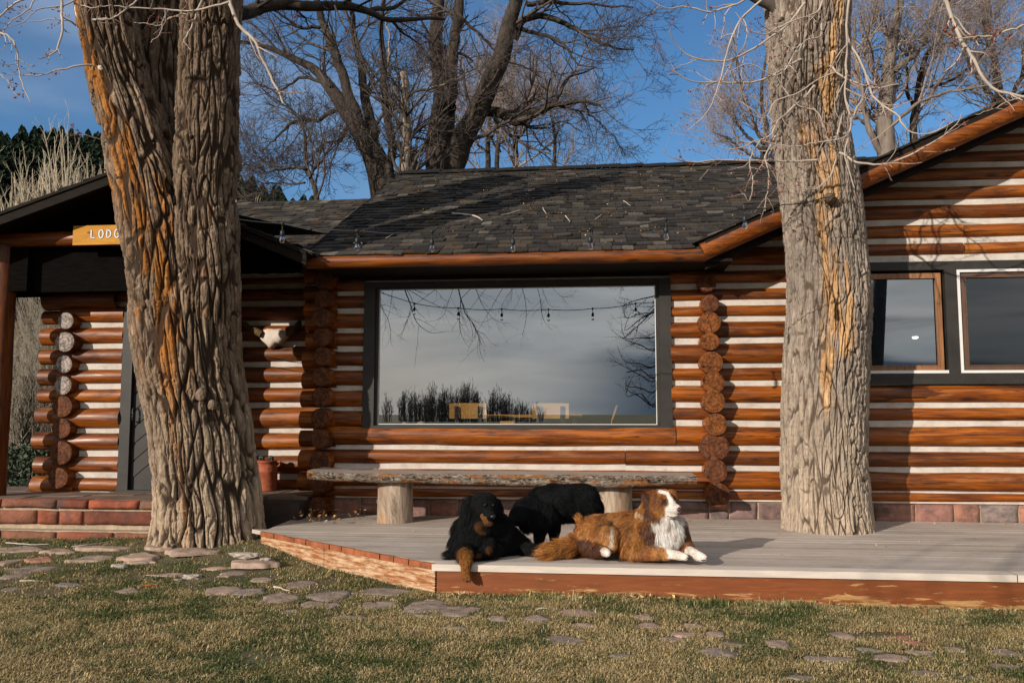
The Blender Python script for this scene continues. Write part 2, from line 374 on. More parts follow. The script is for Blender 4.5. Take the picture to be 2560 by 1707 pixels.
# ------------------------------------------------------------------ ground and deck
GDRY = MT('turf_soil', .95, .1); _v = GDRY.coord((1, 1, 1), rnd=False)
_f = GDRY.noise(_v, 3.2, 8, .7); _g = GDRY.noise(_v, .9, 5, .6)
_c = GDRY.ramp(_f, [(.3, (.075, .055, .034)), (.55, (.17, .13, .08)), (.75, (.26, .205, .13))])
_c = GDRY.mix(GDRY.ramp(_g, [(.42, 0.0), (.58, .65)]), _c, (.07, .085, .032)); GDRY.col(_c); GDRY.bump(GDRY.noise(_v, 40, 5, .7), .8, .02)
def ground_z(x, y):
    x = np.asarray(x, float); y = np.asarray(y, float)
    z = .018*fbm(x*.8, y*.8, 0, 3, 3)
    z = z + .10*np.exp(-(((x+3.0)/1.0)**2+((y-7.9)/.7)**2)) + .06*np.exp(-(((x+4.2)/1.2)**2+((y-8.2)/.9)**2))
    z = z + .035*sstep(-x, 2, 6)*sstep(y, 6.5, 8.5)
    z = z + 2.6*sstep(y, 11, 24)*sstep(-x, 4, 12) 
    z = z + 26*sstep(y, 40, 150)*sstep(-x+.25*(y-40), -12, 60)
    z = z - .06*sstep(x, 0, 5)*sstep(y, 5.4, 6.3)*(y < 9)
    return z
def grid(xs, ys, zf):
    X, Y = np.meshgrid(xs, ys); Z = zf(X, Y); n, m = X.shape
    i = np.arange(n*m).reshape(n, m); q = np.stack([i[:-1, :-1], i[:-1, 1:], i[1:, 1:], i[1:, :-1]], -1).reshape(-1, 4)
    return np.stack([X, Y, Z], -1).reshape(-1, 3), q
xs = np.concatenate([-np.geomspace(900, 9, 40), np.linspace(-8.8, 8.8, 140), np.geomspace(9, 900, 40)])
ys = np.concatenate([-np.geomspace(900, 3, 40), np.linspace(-2.8, 11, 110), np.geomspace(11.2, 900, 60)])
g = MB(); g.add(*grid(xs, ys, ground_z)); gr = g.build('ground', GDRY.m, smooth=True); tag(gr, 'dry lawn ground', None, None, 'structure')

# deck ----------------------------------------------------------------------
def m_deck():
    m = MT('weathered_decking', .75, .25); v = m.coord((1.4, 22, 22), rnd=False); f = m.noise(v, 1.8, 8, .65, .4)
    tint = m.attr('tint'); c = m.ramp(f, [(.25, (.25, .20, .165)), (.5, (.42, .35, .295)), (.75, (.52, .45, .39))])
    c = m.mix(1, c, m.ramp(tint, [(0, .84), (1, 1.12)]), 'MULTIPLY')
    p = m.noise(m.coord((1, 1, 1), rnd=False), 1.6, 5, .6); c = m.mix(m.ramp(p, [(.45, 0.0), (.65, .45)]), c, (.50, .43, .38))
    d = m.noise(m.coord((2, 7, 7), rnd=False), 6, 5, .65); c = m.mix(m.ramp(d, [(.58, 0.0), (.72, .6)]), c, (.10, .075, .06))
    m.col(c); m.bump(f, .4, .004); return m.m
def m_paint(name, over, under, lo=.47, hi=.56, low_wear=True, stretch=(1.2, 1, 9)):
    m = MT(name, .6, .35); v = m.coord(stretch, rnd=False); f = m.noise(v, 4.5, 9, .68, .5)
    if low_wear:
        tc = m.n('ShaderNodeTexCoord'); sp = m.n('ShaderNodeSeparateXYZ'); m.l(tc.outputs['Object'], sp.inputs[0])
        w = m.n('ShaderNodeMapRange'); m.l(sp.outputs[2], w.inputs[0]); w.inputs[1].default_value = .07; w.inputs[2].default_value = -.04; w.inputs[4].default_value = .22
        f = mth('ADD', f, w.outputs[0], tree=m.t)
    g = m.noise(m.coord((2, 20, 20), rnd=False), 2, 6, .6)
    und = m.ramp(g, [(.3, tuple(x*.75 for x in under)), (.7, tuple(x*1.2 for x in under))]); ov = m.ramp(g, [(.3, tuple(x*.8 for x in over)), (.7, tuple(x*1.25 for x in over))])
    m.col(m.mix(m.ramp(f, [(lo, 0.0), (hi, 1.0)]), ov, und)); m.bump(m.mix(.5, f, g), .35, .004); return m.m
DECK = m_deck(); EDGEW = m_plain('pale_deck_nosing', (.56, .48, .41), .7, .3, .14, 3, .2, (1, 6, 6))
STAIN_END = m_plain('stained_board_ends', (.27, .085, .035), .7, .2, .5, 7, .3)
FASCIA = m_paint('worn_red_fascia', (.185, .052, .014), (.40, .225, .085), .60, .655, True, (.7, 1, 6))
CORD = m_paint('worn_ridged_fascia', (.30, .11, .035), (.56, .40, .25), .42, .58, False, (1.0, 1.0, 9))
dk_root = empty('wooden_deck', (-1.21, 6.25, 0), 'low weathered grey wooden deck with a peeling red edge and angled left corner', 'deck')
X_R = 8.5; FL = np.array([-1.21, 6.25]); BL = np.array([-3.21, 7.78])
def diagx(y): return FL[0]+(y-FL[1])*(BL[0]-FL[0])/(BL[1]-FL[1])
pl = MB(); en = MB(); y = 6.25+.135; w = .138; k = 0
while y < YW+.02:
    y1 = min(y+w-.0035, YW+.03); xa, xb = diagx(y), diagx(y1)
    if y > BL[1]: xa = xb = BL[0]-.05*(y-BL[1])
    joints = [None]+sorted(rng.uniform(-1, 8, rng.integers(1, 3)))+[None]
    for j in range(len(joints)-1):
        x0a, x0b = (xa, xb) if joints[j] is None else (joints[j]+.004,)*2
        x1 = X_R if joints[j+1] is None else joints[j+1]
        if x1 <= max(x0a, x0b)+.05: continue
        nseg = 24; t = np.linspace(0, 1, nseg+1)
        wob = .0025*fbm(t*6+k*7, k*3.3, 0, 4, 2)
        V = []
        for (yy, xx0) in ((y, x0a), (y1, x0b)):
            for zz in (ZD-.036, ZD):
                V.append(np.stack([xx0+(x1-xx0)*t, np.full(nseg+1, yy)+wob, np.full(nseg+1, zz)+rng.uniform(-.0012, .0012)], 1))
        V = np.concatenate(V); n1 = nseg+1; i = np.arange(nseg)
        q = np.concatenate([np.stack([i+n1, i+n1+1, i+3*n1+1, i+3*n1], 1), np.stack([i, i+1, i+n1+1, i+n1], 1), np.stack([i+2*n1, i+3*n1, i+3*n1+1, i+2*n1+1], 1),
                            [[0, n1, 3*n1, 2*n1]], [[nseg, nseg+2*n1, nseg+3*n1, nseg+n1]]])
        pl.add(V, q, tint=rng.uniform(0, 1))
    k += 1; y += w
pl.build('planking', DECK, dk_root)
# stained board ends along the diagonal, each a little block
ddir = (BL-FL)/np.linalg.norm(BL-FL); dn = np.array([-ddir[1], ddir[0]]); dn = dn if dn[0] < 0 else -dn
yb = 6.25+.135; Ld = np.linalg.norm(BL-FL)
s0 = 0.0
while s0 < Ld-.02:
    ln = rng.uniform(.17, .19) if s0 > .15 else .15
    a = FL+ddir*(s0+.004); b = FL+ddir*min(s0+ln-.004, Ld)
    en.obox([*(a+dn*.002), ZD-.043], [*(b-a), 0], [*(dn*rng.uniform(.018, .03)), 0], [0, 0, .045+rng.uniform(-.003, .001)]); s0 += ln
en.build('board_ends', STAIN_END, dk_root)
pn = MB()
for xa, xb in ((FL[0]-.03, 2.93), (2.936, 6.1), (6.106, X_R)):
    n = 30; t = np.linspace(0, 1, n); xsn = xa+(xb-xa)*t; wv = .003*fbm(t*5+xa, 2.2, 0, 6, 3)
    V = np.concatenate([np.stack([xsn, np.full(n, 6.225)+wv, np.full(n, ZD-.048)], 1), np.stack([xsn, np.full(n, 6.225)+wv, np.full(n, ZD+.001)+wv], 1), np.stack([xsn, np.full(n, 6.372), np.full(n, ZD+.001)], 1)])
    i = np.arange(n-1); pn.add(V, np.concatenate([np.stack([i, i+1, i+n+1, i+n], 1), np.stack([i+n, i+n+1, i+2*n+1, i+2*n], 1)]))
pn.build('nosing_board', EDGEW, dk_root)
fm = MB(); fm.box((FL[0]+.005, 6.245, -.035), (X_R, 6.285, ZD-.050)); fm.build('front_fascia', FASCIA, dk_root)
cm = MB(); nr = 15; h0, h1 = -.03, ZD-.046
zz = np.linspace(h0, h1, nr*4+1); dep = .004*np.sign(np.sin(np.arange(nr*4+1)*np.pi/2+.3))
a2, b2 = FL, BL
V = np.concatenate([np.stack([np.full(len(zz), p[0])+dn[0]*(.012+dep), np.full(len(zz), p[1])+dn[1]*(.012+dep), zz], 1) for p in (a2, (a2*.42+b2*.58)-ddir*.003, (a2*.42+b2*.58)+ddir*.003, b2)])
m_ = len(zz); i = np.arange(m_-1)
cm.add(V, np.concatenate([np.stack([i+m_*c, i+m_*c+1, i+m_*(c+1)+1, i+m_*(c+1)], 1) for c in (0, 2)]))
cm.build('ridged_fascia', CORD, dk_root)
us = MB(); us.box((-1.1, 6.42, -.2), (X_R, 6.46, ZD-.05)); us.build('joist', DARKWOOD, dk_root)
# concrete pad under the deck edge
pb = MB(); c0, c1 = onY(1833, 1500, 6.3)[0], onY(2018, 1500, 6.3)[0]
pb.box((c0, 6.255, -.2), (c1, 6.40, -.04)); o = pb.build('concrete_footing', m_plain('concrete', (.34, .32, .29), .9, .2, .2, 8, .4)); tag(o, 'grey concrete footing pad showing under the front edge of the deck', 'footing')

# ------------------------------------------------------------------ the log lodge
lodge = empty('log_lodge', (0, YW, 0), 'orange log lodge with white chinking, dark shingle roofs and a large picture window', 'log building')
def sub(name, parent=None):
    return empty_child(name, parent or lodge)
def make_log(p0, p1, r, name, parent, mat, endmat=None, cap0=False, cap1=False, seed=None, seg=.10, n=22, wob=.011, rv=.075, taper=0.0, smooth=True):
    p0 = np.array(p0, float); p1 = np.array(p1, float); Ln = np.linalg.norm(p1-p0); k = max(3, int(Ln/seg)+1); seed = seed if seed is not None else int(rng.integers(1e6))
    t = np.linspace(0, 1, k); d = (p1-p0)/Ln; ref = np.array([0, 0, 1.]) if abs(d[2]) < .8 else np.array([1., 0, 0])
    A = np.cross(d, ref); A /= np.linalg.norm(A); B = np.cross(A, d)
    th = np.arange(n)*2*np.pi/n; T, TH = np.meshgrid(t, th, indexing='ij')
    sx = T*Ln+seed*.37
    rr = r*(1+rv*fbm(sx*1.3, np.cos(TH)*.6, np.sin(TH)*.6, seed % 97, 3)+.018*fbm(sx*4, np.cos(TH)*2, np.sin(TH)*2, 5, 2))*(1+taper*(T-.5))
    cen = p0+d*(t*Ln)[:, None]+A*(wob*fbm(t*Ln*.8+seed, 1.5, 0, 8, 2))[:, None]+B*(wob*fbm(t*Ln*.8+seed, 7.5, 0, 9, 2))[:, None]
    V = cen[:, None]+rr[..., None]*(np.cos(TH)[..., None]*A+np.sin(TH)[..., None]*B)
    idx = np.arange(k*n).reshape(k, n); nx = np.roll(idx, -1, 1)
    q = np.stack([idx[:-1], idx[1:], nx[1:], nx[:-1]], -1).reshape(-1, 4)
    mb = MB(); mb.add(V.reshape(-1, 3), q, 0, ring=np.full(k*n, r), ang=np.tile(th, k))
    for flag, row, sg in ((cap0, 0, -1), (cap1, k-1, 1)):
        if not flag: continue
        R = 5; VV = []; rg = []; an = []
        for j in range(R+1):
            f = 1-j/R*.995
            jit = .004*fbm(np.cos(th)*2*f+seed, np.sin(th)*2*f, j*.3, 12, 3)
            VV.append(cen[row]+(V[row]-cen[row])*f+d*(sg*(.006*(j > 0))+jit)[:, None]); rg.append(np.full(n, r*f)); an.append(th)
        idc = np.arange((R+1)*n).reshape(R+1, n); nc = np.roll(idc, -1, 1)
        q = np.stack([idc[:-1], nc[:-1], nc[1:], idc[1:]], -1).reshape(-1, 4)
        if sg < 0: q = q[:, ::-1]
        mb.add(np.concatenate(VV), q, 1, ring=np.concatenate(rg), ang=np.concatenate(an))
    return mb.build(name, [mat, endmat or mat], parent, smooth)

# windows: openings in the front wall
xL, xR = xw(946, 900), xw(1641, 900); zB, zT = zw(1064, 1280), zw(719, 1280)          # glass
tL, tR = xw(911, 900), xw(1675, 900); tB = zw(1083, 1280); tT = zT+.075
w2L, w2B, w2T = xw(2128, 800), zw(957, 2350), zw(655, 2350)
X_END = 8.2
front = MB()
TH = .16
zlow, ztop = ZD+.19, 2.92
def wallbox(x0, x1, z0, z1): front.box((x0, YW, z0), (x1, YW+TH, z1))
XCOR = xw(800, 1000)   # left corner of the front wall
wallbox(XCOR, tL+.02, zlow, ztop); wallbox(tL+.02, tR-.02, zlow, tB+.02); wallbox(tL+.02, tR-.02, tT-.02, ztop)
wallbox(tR-.02, w2L+.02, zlow, ztop); wallbox(w2L+.02, X_END, zlow, w2B+.02)
fw = front.build('front_wall', CHINK, lodge)
# gable end above the right wing: chinking polygon
x1c = xw(1758, 630, YE)   # corner where eave meets rake
pr0 = onY(1758, 628, YE); pr1 = onY(2560, 262, YE); MR = (pr1[2]-pr0[2])/(pr1[0]-pr0[0])
def rake_z(x): return pr0[2]+MR*(x-pr0[0])
gb = MB(); gx0 = w2L+.02; 
V = [(tR-.02, YW, ztop+.0005), (X_END, YW, ztop+.0005), (X_END, YW, rake_z(X_END)+.0), (tR+.2, YW, rake_z(tR+.2))]
V = [(x1c, YW, ztop), (X_END, YW, ztop), (X_END, YW, rake_z(X_END)), (x1c, YW, max(rake_z(x1c), ztop+.01))]
V = np.array(V); V2 = V+[0, TH, 0]
gb.add(np.concatenate([V, V2]), [[0, 1, 2, 3], [7, 6, 5, 4], [0, 3, 7, 4], [1, 5, 6, 2]])
# strip between low part and window 2 top
gb.box((w2L+.02, YW, w2T-.02), (X_END, YW+TH, ztop-.0005))
gbo = gb.build('gable_wall', CHINK, lodge)

def rows_to_logs(zc):    # chinking centre heights (descending) -> list of (z centre, half visible height)
    o = []
    for a, b in zip(zc[:-1], zc[1:]): o.append(((a+b)/2, (a-b)/2))
    return o
def wall_log(x0, x1, z, hh, parent=None, Y=YW, gap=.029, mat=LOGX, **kw):
    h = hh-gap*rng.uniform(.85, 1.15); c = .030; r = math.sqrt(h*h+c*c)
    make_log((x0, Y+c, z), (x1, Y+c, z), r, 'log', parent or fw, mat, mat, **kw)
lowrows = [zw(y, 1868) for y in (1013, 1059, 1120, 1171, 1230)]
midR = [zw(y, 1700) for y in (672, 717, 760, 798, 853, 916, 959, 1013)]
midL = [zw(y, 860) for y in (690, 734, 777, 827, 872, 920, 970, 1022)]
zfound = zw(1250, 1868)
XSP = xw(1688, 1050)    # joint in the logs right of the picture window
# lower rows, full length
logs = rows_to_logs(lowrows[1:])
dz = zw(1074, 900)
for z, hh in logs: 
    if z > zw(1090): x0s = [(XCOR-.05, XSP-.005), (XSP+.005, X_END)]
    else: x0s = [(XCOR-.05, xw(1560)), (xw(1560)+.008, X_END)]
    for a, b in x0s: wall_log(a, b, z, hh)
a, b = lowrows[-1], zfound; wall_log(XCOR-.05, X_END, (a+b)/2+.004, (a-b)/2+.028, None)
# left of the window
zz = [zw(y, 860) for y in (690, 734, 777, 827, 872, 920, 970, 1022, 1074)]
for z, hh in rows_to_logs(zz): wall_log(XCOR-.05, tL-.004, z, hh)
z1095 = ((zz[-1]+zw(1059))/2)
for z, hh in rows_to_logs([zw(1074, 900)+.0, lowrows[2]][:2]): pass
wall_log(XCOR-.05, tR+.01, (tB+lowrows[2]+.0)/2+.005, (tB-lowrows[2])/2-.0+.016)
# between picture window and right window
for z, hh in rows_to_logs([zw(625, 1700)]+midR): wall_log(tR+.004, w2L-.004 if z > w2B else X_END, z, hh)
wall_log(tR+.014, X_END, (lowrows[0]+lowrows[1])/2, (lowrows[0]-lowrows[1])/2)
# right wing: beneath the windows
wrow = [zw(y, 2365) for y in (962, 1004, 1013)]
wall_log(w2L-.02, X_END, (w2B+zw(1006, 2365))/2-.012, (w2B-zw(1006, 2365))/2+.02)
# gable rows
zg = [zw(y, 2493) for y in (328, 370, 411, 456, 502, 551, 598, 641)]
step = zg[0]-zg[1]; zg = [zg[0]+step*2, zg[0]+step]+zg
for z, hh in rows_to_logs(zg):
    xa = max(tR+.3, (z-.02-pr0[2])/MR+pr0[0]-.02)
    if xa < X_END-.2:
        if abs(z-zw(575, 2400)) < .1 or abs(z-zw(620, 2400)) < .1:
            xm = xw(2405, 570); wall_log(xa, xm-.004, z, hh); wall_log(xm+.004, X_END, z, hh)
        else: wall_log(xa, X_END, z, hh)
# header log over picture window, in the shade of the eave
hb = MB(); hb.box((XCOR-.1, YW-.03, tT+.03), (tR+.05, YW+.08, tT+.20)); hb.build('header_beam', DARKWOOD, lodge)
make_log((XCOR-.2, YW+.02, tT+.30), (tR+.6, YW+.02, tT+.30), .10, 'log', fw, LOGX)

# stone foundation
def m_stone(name, cols, pt=.75):
    m = MT(name, .85, .25); v = m.coord((1, 1, 1)); f = m.noise(v, 9, 8, .7); t = m.attr('tint')
    base = m.ramp(t, cols); c = m.mix(1, base, m.ramp(f, [(.25, .45), (.5, 1.0), (.78, 1.6)]), 'MULTIPLY')
    b = m.noise(m.coord((1, 1, 2)), 3.1, 5, .65); c = m.mix(m.ramp(b, [(.52, 0.0), (.68, pt)]), c, (.055, .050, .052))
    m.col(c); m.bump(f, .8, .02); return m.m
REDSTONE = m_stone('red_sandstone', [(0, (.11, .038, .025)), (.4, (.22, .064, .032)), (.7, (.17, .085, .052)), (1, (.29, .075, .036))])
FSTONE = m_stone('pink_grey_fieldstone', [(0, (.26, .125, .095)), (.35, (.17, .12, .11)), (.6, (.33, .15, .10)), (1, (.22, .17, .15))])
MORTAR = m_plain('mortar', (.36, .28, .20), .95, .1, .25, 12, .8)
fo = MB(); fo.box((XCOR+.05, YW+.035, ZD-.15), (X_END, YW+.2, zlow+.02)); fo_o = fo.build('foundation', MORTAR, lodge)
def rough_stone(mb, x0, x1, z0, z1, yf, depth, tint, bulge=.012, face='y', seed=0, n=9, m=5):
    u = np.linspace(-1, 1, n); w_ = np.linspace(-1, 1, m); U, W = np.meshgrid(u, w_)
    ex = 1-np.abs(U)**8*.0; X = (x0+x1)/2+U*(x1-x0)/2; Z = (z0+z1)/2+W*(z1-z0)/2
    nx_ = fbm(X*5+seed, Z*9, seed, 21, 3); X = X+nx_*.006*(1+np.abs(U)); Z = Z+fbm(X*4, Z*3+seed, seed+2, 22, 3)*.010
    edge = np.maximum(np.abs(U), np.abs(W))
    Yf = yf-bulge*(1-edge**4)+fbm(X*9, Z*9, seed, 23, 3)*.010
    back = np.stack([X, np.full_like(X, yf+depth), Z], -1); fr = np.stack([X, Yf, Z], -1)
    i = np.arange(n*m).reshape(m, n); q = np.stack([i[:-1, :-1], i[:-1, 1:], i[1:, 1:], i[1:, :-1]], -1).reshape(-1, 4)
    ring = np.concatenate([i[0, :-1], i[:-1, -1], i[-1, :0:-1], i[:0:-1, 0]]); rb = ring+n*m; rn = np.roll(ring, -1); rnb = np.roll(rb, -1)
    mb.add(np.concatenate([fr.reshape(-1, 3), back.reshape(-1, 3)]), np.concatenate([q, np.stack([rb, rnb, rn, ring], 1)]), 0, tint=tint)
x = XCOR+.1; sm = MB()
while x < X_END:
    w_ = rng.uniform(.16, .42); zt = zfound-.015+rng.uniform(-.02, .005)
    if rng.random() < .25:
        zm = ZD+(zt-ZD)*rng.uniform(.4, .6); rough_stone(sm, x, x+w_, ZD-.03, zm-.012, YW+.02, .1, rng.random(), seed=x*7); rough_stone(sm, x, x+w_, zm, zt, YW+.02, .1, rng.random(), seed=x*9)
    else: rough_stone(sm, x, x+w_, ZD-.03, zt, YW+.02, .1, rng.random(), seed=x*5)
    x += w_+.022
sm.build('stone_course', FSTONE, fo_o, True)

# crossing log ends: right column, facing the camera
for (cx, cy, r) in ((265,328,35),(275,404,34),(275,480,42),(277,554,35),(281,637,42),(287,716,40),(288,790,43),(296,878,42),(294,968,54),(297,1062,44),(302,1153,46)):
    px, py, rp = 1600+cx/1.568, 500+cy/1.568, r/1.568
    Yf = YW-.20+rng.uniform(-.035, .035); p = onY(px, py, Yf); rr = rp/F_PX*Yf*1.0
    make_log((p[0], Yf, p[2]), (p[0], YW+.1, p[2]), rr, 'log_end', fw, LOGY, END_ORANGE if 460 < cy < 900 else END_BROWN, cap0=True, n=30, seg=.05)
# left corner column (in the tree's shade): ends facing the camera and ends running left
rowsL = [zw(y, 805, YW) for y in (660, 706, 752, 800, 846, 893, 945, 993, 1045, 1096, 1150, 1205, 1262)]
for j, z in enumerate(rowsL):
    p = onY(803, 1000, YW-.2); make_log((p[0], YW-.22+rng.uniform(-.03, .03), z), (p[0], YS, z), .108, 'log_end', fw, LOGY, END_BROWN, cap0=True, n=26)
for (a, b) in ((10,145),(155,275),(285,415),(432,550),(570,692),(715,845),(860,980),(1000,1155),(1160,1295),(1320,1480)):
    ya, yb_ = 780+a/2.903, 780+b/2.903; z = (zw(ya, 765)+zw(yb_, 765))/2; r = (zw(ya, 765)-zw(yb_, 765))/2
    x0 = onY(640/2.903+540+ (2-(a/1500)*12), 1000, YW)[0]
    make_log((x0+rng.uniform(-.02, .02), YW+.03, z), (XCOR+.2, YW+.03, z), r, 'log_end', fw, LOGX, END_BROWN, cap0=True, n=26)
for y_ in (690, 735, 775):
    z = zw(y_, 765); make_log((XCOR-.2, YW+.03, z), (XCOR+.2, YW+.03, z), .09, 'log_end', fw, LOGX, END_BROWN, cap0=True)

# picture window -------------------------------------------------------------
def m_glass(name, refl, tint, rough=0.0):
    m = MT(name); t = m.t; o_ = t.nodes['Material Output']; g_ = m.n('ShaderNodeBsdfGlossy'); g_.inputs['Roughness'].default_value = rough; g_.inputs[0].default_value = (.92, .95, .96, 1)
    tr = m.n('ShaderNodeBsdfTransparent'); tr.inputs[0].default_value = (*tint, 1)
    mx = m.n('ShaderNodeMixShader'); lw = m.n('ShaderNodeLayerWeight'); lw.inputs[0].default_value = .35
    f = mth('ADD', mth('MULTIPLY', lw.outputs['Facing'], .5, tree=t), refl, True, tree=t)
    m.l(f, mx.inputs[0]); m.l(tr.outputs[0], mx.inputs[1]); m.l(g_.outputs[0], mx.inputs[2]); m.l(mx.outputs[0], o_.inputs[0]); return m.m
GLASS = m_glass('reflective_window_glass', .45, (.96, .95, .93)); GLASS2 = m_glass('casement_glass', .34, (.5, .55, .56)); GLASS3 = m_glass('screened_glass', .07, (.3, .34, .35))
def frame_boxes(mb, x0, x1, z0, z1, w, y0, y1, wb=None, wt=None):
    wb = wb or w; wt = wt or w
    mb.box((x0-w, y0, z0-wb), (x0, y1, z1+wt)); mb.box((x1, y0, z0-wb), (x1+w, y1, z1+wt)); mb.box((x0, y0, z1), (x1, y1, z1+wt)); mb.box((x0, y0, z0-wb), (x1, y1, z0))
pw = MB(); YG = YW+.02
wl = xL-tL-.035; frame_boxes(pw, xL-.035, xR+.035, zB-.0, zT+.02, wl, YW-.05, YW+.08, wb=zB-tB, wt=.055)
pwo = pw.build('picture_window', TRIM, lodge)
pw2 = MB(); frame_boxes(pw2, xL, xR, zB+.012, zT, .034, YW-.01, YW+.05, wb=.011, wt=.018); pw2.build('window_frame', TRIM, pwo)
pw4 = MB(); frame_boxes(pw4, xL+.008, xR-.008, zB+.02, zT-.006, .007, YW+.005, YW+.03); pw4.build('glazing_bead', WHITE, pwo)
pg = MB(); pg.add([(xL, YG, zB), (xR, YG, zB), (xR, YG, zT), (xL, YG, zT)], [[0, 1, 2, 3]]); pg.build('pane', GLASS, pwo)

# right windows ---------------------------------------------------------------
def c5(x, y): return 2140+x/3.919, 600+y/3.919
rw = MB()
zt0, zt1 = w2T, zw(676, 2350); zb1, zb0 = zw(934, 2350), w2B
rw.box((w2L, YW-.05, zt1), (X_END, YW+.08, zt0)); rw.box((w2L, YW-.05, zb0), (X_END, YW+.08, zb1)); rw.box((w2L-.0, YW-.05, zb1), (xw(2148, 800), YW+.08, zt1))
mx0, mx1 = xw(c5(868, 0)[0], 800), xw(c5(985, 0)[0], 800); rw.box((mx0, YW-.05, zb1), (mx1, YW+.08, zt1))
wx2 = mx1+(mx0-xw(2140, 800))+.12; rw.box((wx2, YW-.05, zb1), (wx2+.16, YW+.08, zt1)); rw.box((X_END-.1, YW-.05, zb1), (X_END, YW+.08, zt1))
rwo = rw.build('casement_window', TRIM, lodge)
sl_ = MB(); sl_.box((w2L, YW-.065, zb0-.012), (X_END, YW-.0505, zb0+.035)); sl_.build('sill', TRIM, rwo)
def casement(x0, x1, glass, white_all, sash):
    wf = MB(); t_ = .028
    if white_all: frame_boxes(wf, x0+t_, x1-t_, zb1+.004+t_, zt1-.004-t_, t_, YW-.056, YW+.03)
    else:
        wf.box((x0, YW-.056, zb1+.003), (x0+t_, YW+.03, zt1-.3)); wf.box((x0+t_, YW-.056, zb1+.003), (x1, YW+.03, zb1+.034))
    w_ = wf.build('outer_frame', WHITE, rwo)
    sf = MB(); q = t_+.004; frame_boxes(sf, x0+q+.055, x1-q-.05, zb1+q+.05, zt1-q-.05, .05, YW-.03, YW+.03); frame_boxes(sf, x0+q+.062, x1-q-.057, zb1+q+.057, zt1-q-.057, .010, YW-.037, YW-.0305)
    sf.build('sash', sash, rwo)
    pp = MB(); Yp = YW+.0; pp.add([(x0+q+.05, Yp, zb1+q+.045), (x1-q-.045, Yp, zb1+q+.045), (x1-q-.045, Yp, zt1-q-.045), (x0+q+.05, Yp, zt1-q-.045)], [[0, 1, 2, 3]]); pp.build('pane', glass, rwo)
casement(xw(2150, 800)+.0, mx0-.002, GLASS2, False, CEDAR); casement(mx1+.002, wx2-.002, GLASS3, True, m_plain('brown_sash', (.10, .055, .035), .5, .4, .2, 5, .1)); casement(wx2+.162, X_END-.102, GLASS3, True, CEDAR)

# rooms behind the glass: floor, back wall, side walls, ceiling
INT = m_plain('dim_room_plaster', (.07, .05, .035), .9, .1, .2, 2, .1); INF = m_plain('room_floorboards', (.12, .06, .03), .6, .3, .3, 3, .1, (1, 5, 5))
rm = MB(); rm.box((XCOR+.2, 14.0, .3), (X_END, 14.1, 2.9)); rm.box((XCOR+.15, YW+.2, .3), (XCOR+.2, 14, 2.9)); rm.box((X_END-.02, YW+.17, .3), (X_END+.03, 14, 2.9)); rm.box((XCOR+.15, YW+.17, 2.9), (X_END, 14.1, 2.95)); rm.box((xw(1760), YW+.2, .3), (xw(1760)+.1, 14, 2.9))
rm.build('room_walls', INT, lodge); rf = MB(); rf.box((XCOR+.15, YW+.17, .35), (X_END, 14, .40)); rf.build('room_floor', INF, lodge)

# roofs -----------------------------------------------------------------------
def shingle_roof(name, parent, p_of, ulen, slen, course=.155, clip=None, seed=0, top=True, under=DARKWOOD):
    """p_of(u, s) -> point, with u along the eave and s up the slope (metres); normal from cross product"""
    g_ = np.random.default_rng(seed); mb = MB(); o_ = p_of(0, 0); U = p_of(1, 0)-o_; S = p_of(0, 1)-o_; Nn = np.cross(U, S); Nn /= np.linalg.norm(Nn); 
    if Nn[2] < 0: Nn = -Nn
    V = []; T = []; s = -.05; row = 0
    while s < slen:
        u = -g_.uniform(0, .2)
        while u < ulen:
            w_ = g_.uniform(.09, .26); ln = course*1.75; lift = .020+g_.uniform(0, .014); sk = g_.uniform(-.012, .012); s0 = s+g_.uniform(-.018, .012)
            mid = (max(u, 0)+min(u+w_, ulen))/2
            if clip is None or clip(mid, s0+.05):
                ua, ub = max(u, 0)+.003, min(u+w_, ulen)-.003
                if ub-ua > .02:
                    tw = g_.uniform(-.007, .007)
                    base = [o_+U*ua+S*s0+Nn*(lift+tw), o_+U*ub+S*(s0+sk)+Nn*(lift-tw), o_+U*ub+S*(s0+ln)+Nn*.004, o_+U*ua+S*(s0+ln)+Nn*.004]
                    low = [b-Nn*.015 for b in base[:2]]+[b-Nn*.003 for b in base[2:]]
                    V.append(np.array(base+low)); T.append(np.clip(g_.beta(2, 3)+g_.normal()*.1, 0, 1))
            u += w_
        s += course; row += 1
    n = len(V); V = np.concatenate(V); f = np.array([[0, 1, 2, 3], [0, 4, 5, 1], [1, 5, 6, 2], [3, 7, 4, 0]]); F = (np.arange(n)[:, None, None]*8+f[None]).reshape(-1, 4)
    mb.add(V, F, 0, tint=np.repeat(T, 8)); return mb.build(name, SHINGLE, parent)
def slab(name, parent, pts, th, mat=DARKWOOD):
    pts = np.array(pts, float); n = np.cross(pts[1]-pts[0], pts[2]-pts[0]); n /= np.linalg.norm(n); n = n if n[2] > 0 else -n
    k = len(pts); mb = MB(); mb.add(np.concatenate([pts, pts-n*th]), [list(range(k)), list(range(2*k-1, k-1, -1))]+[[i, i+k, (i+1) % k+k, (i+1) % k] for i in range(k)]); return mb.build(name, mat, parent)
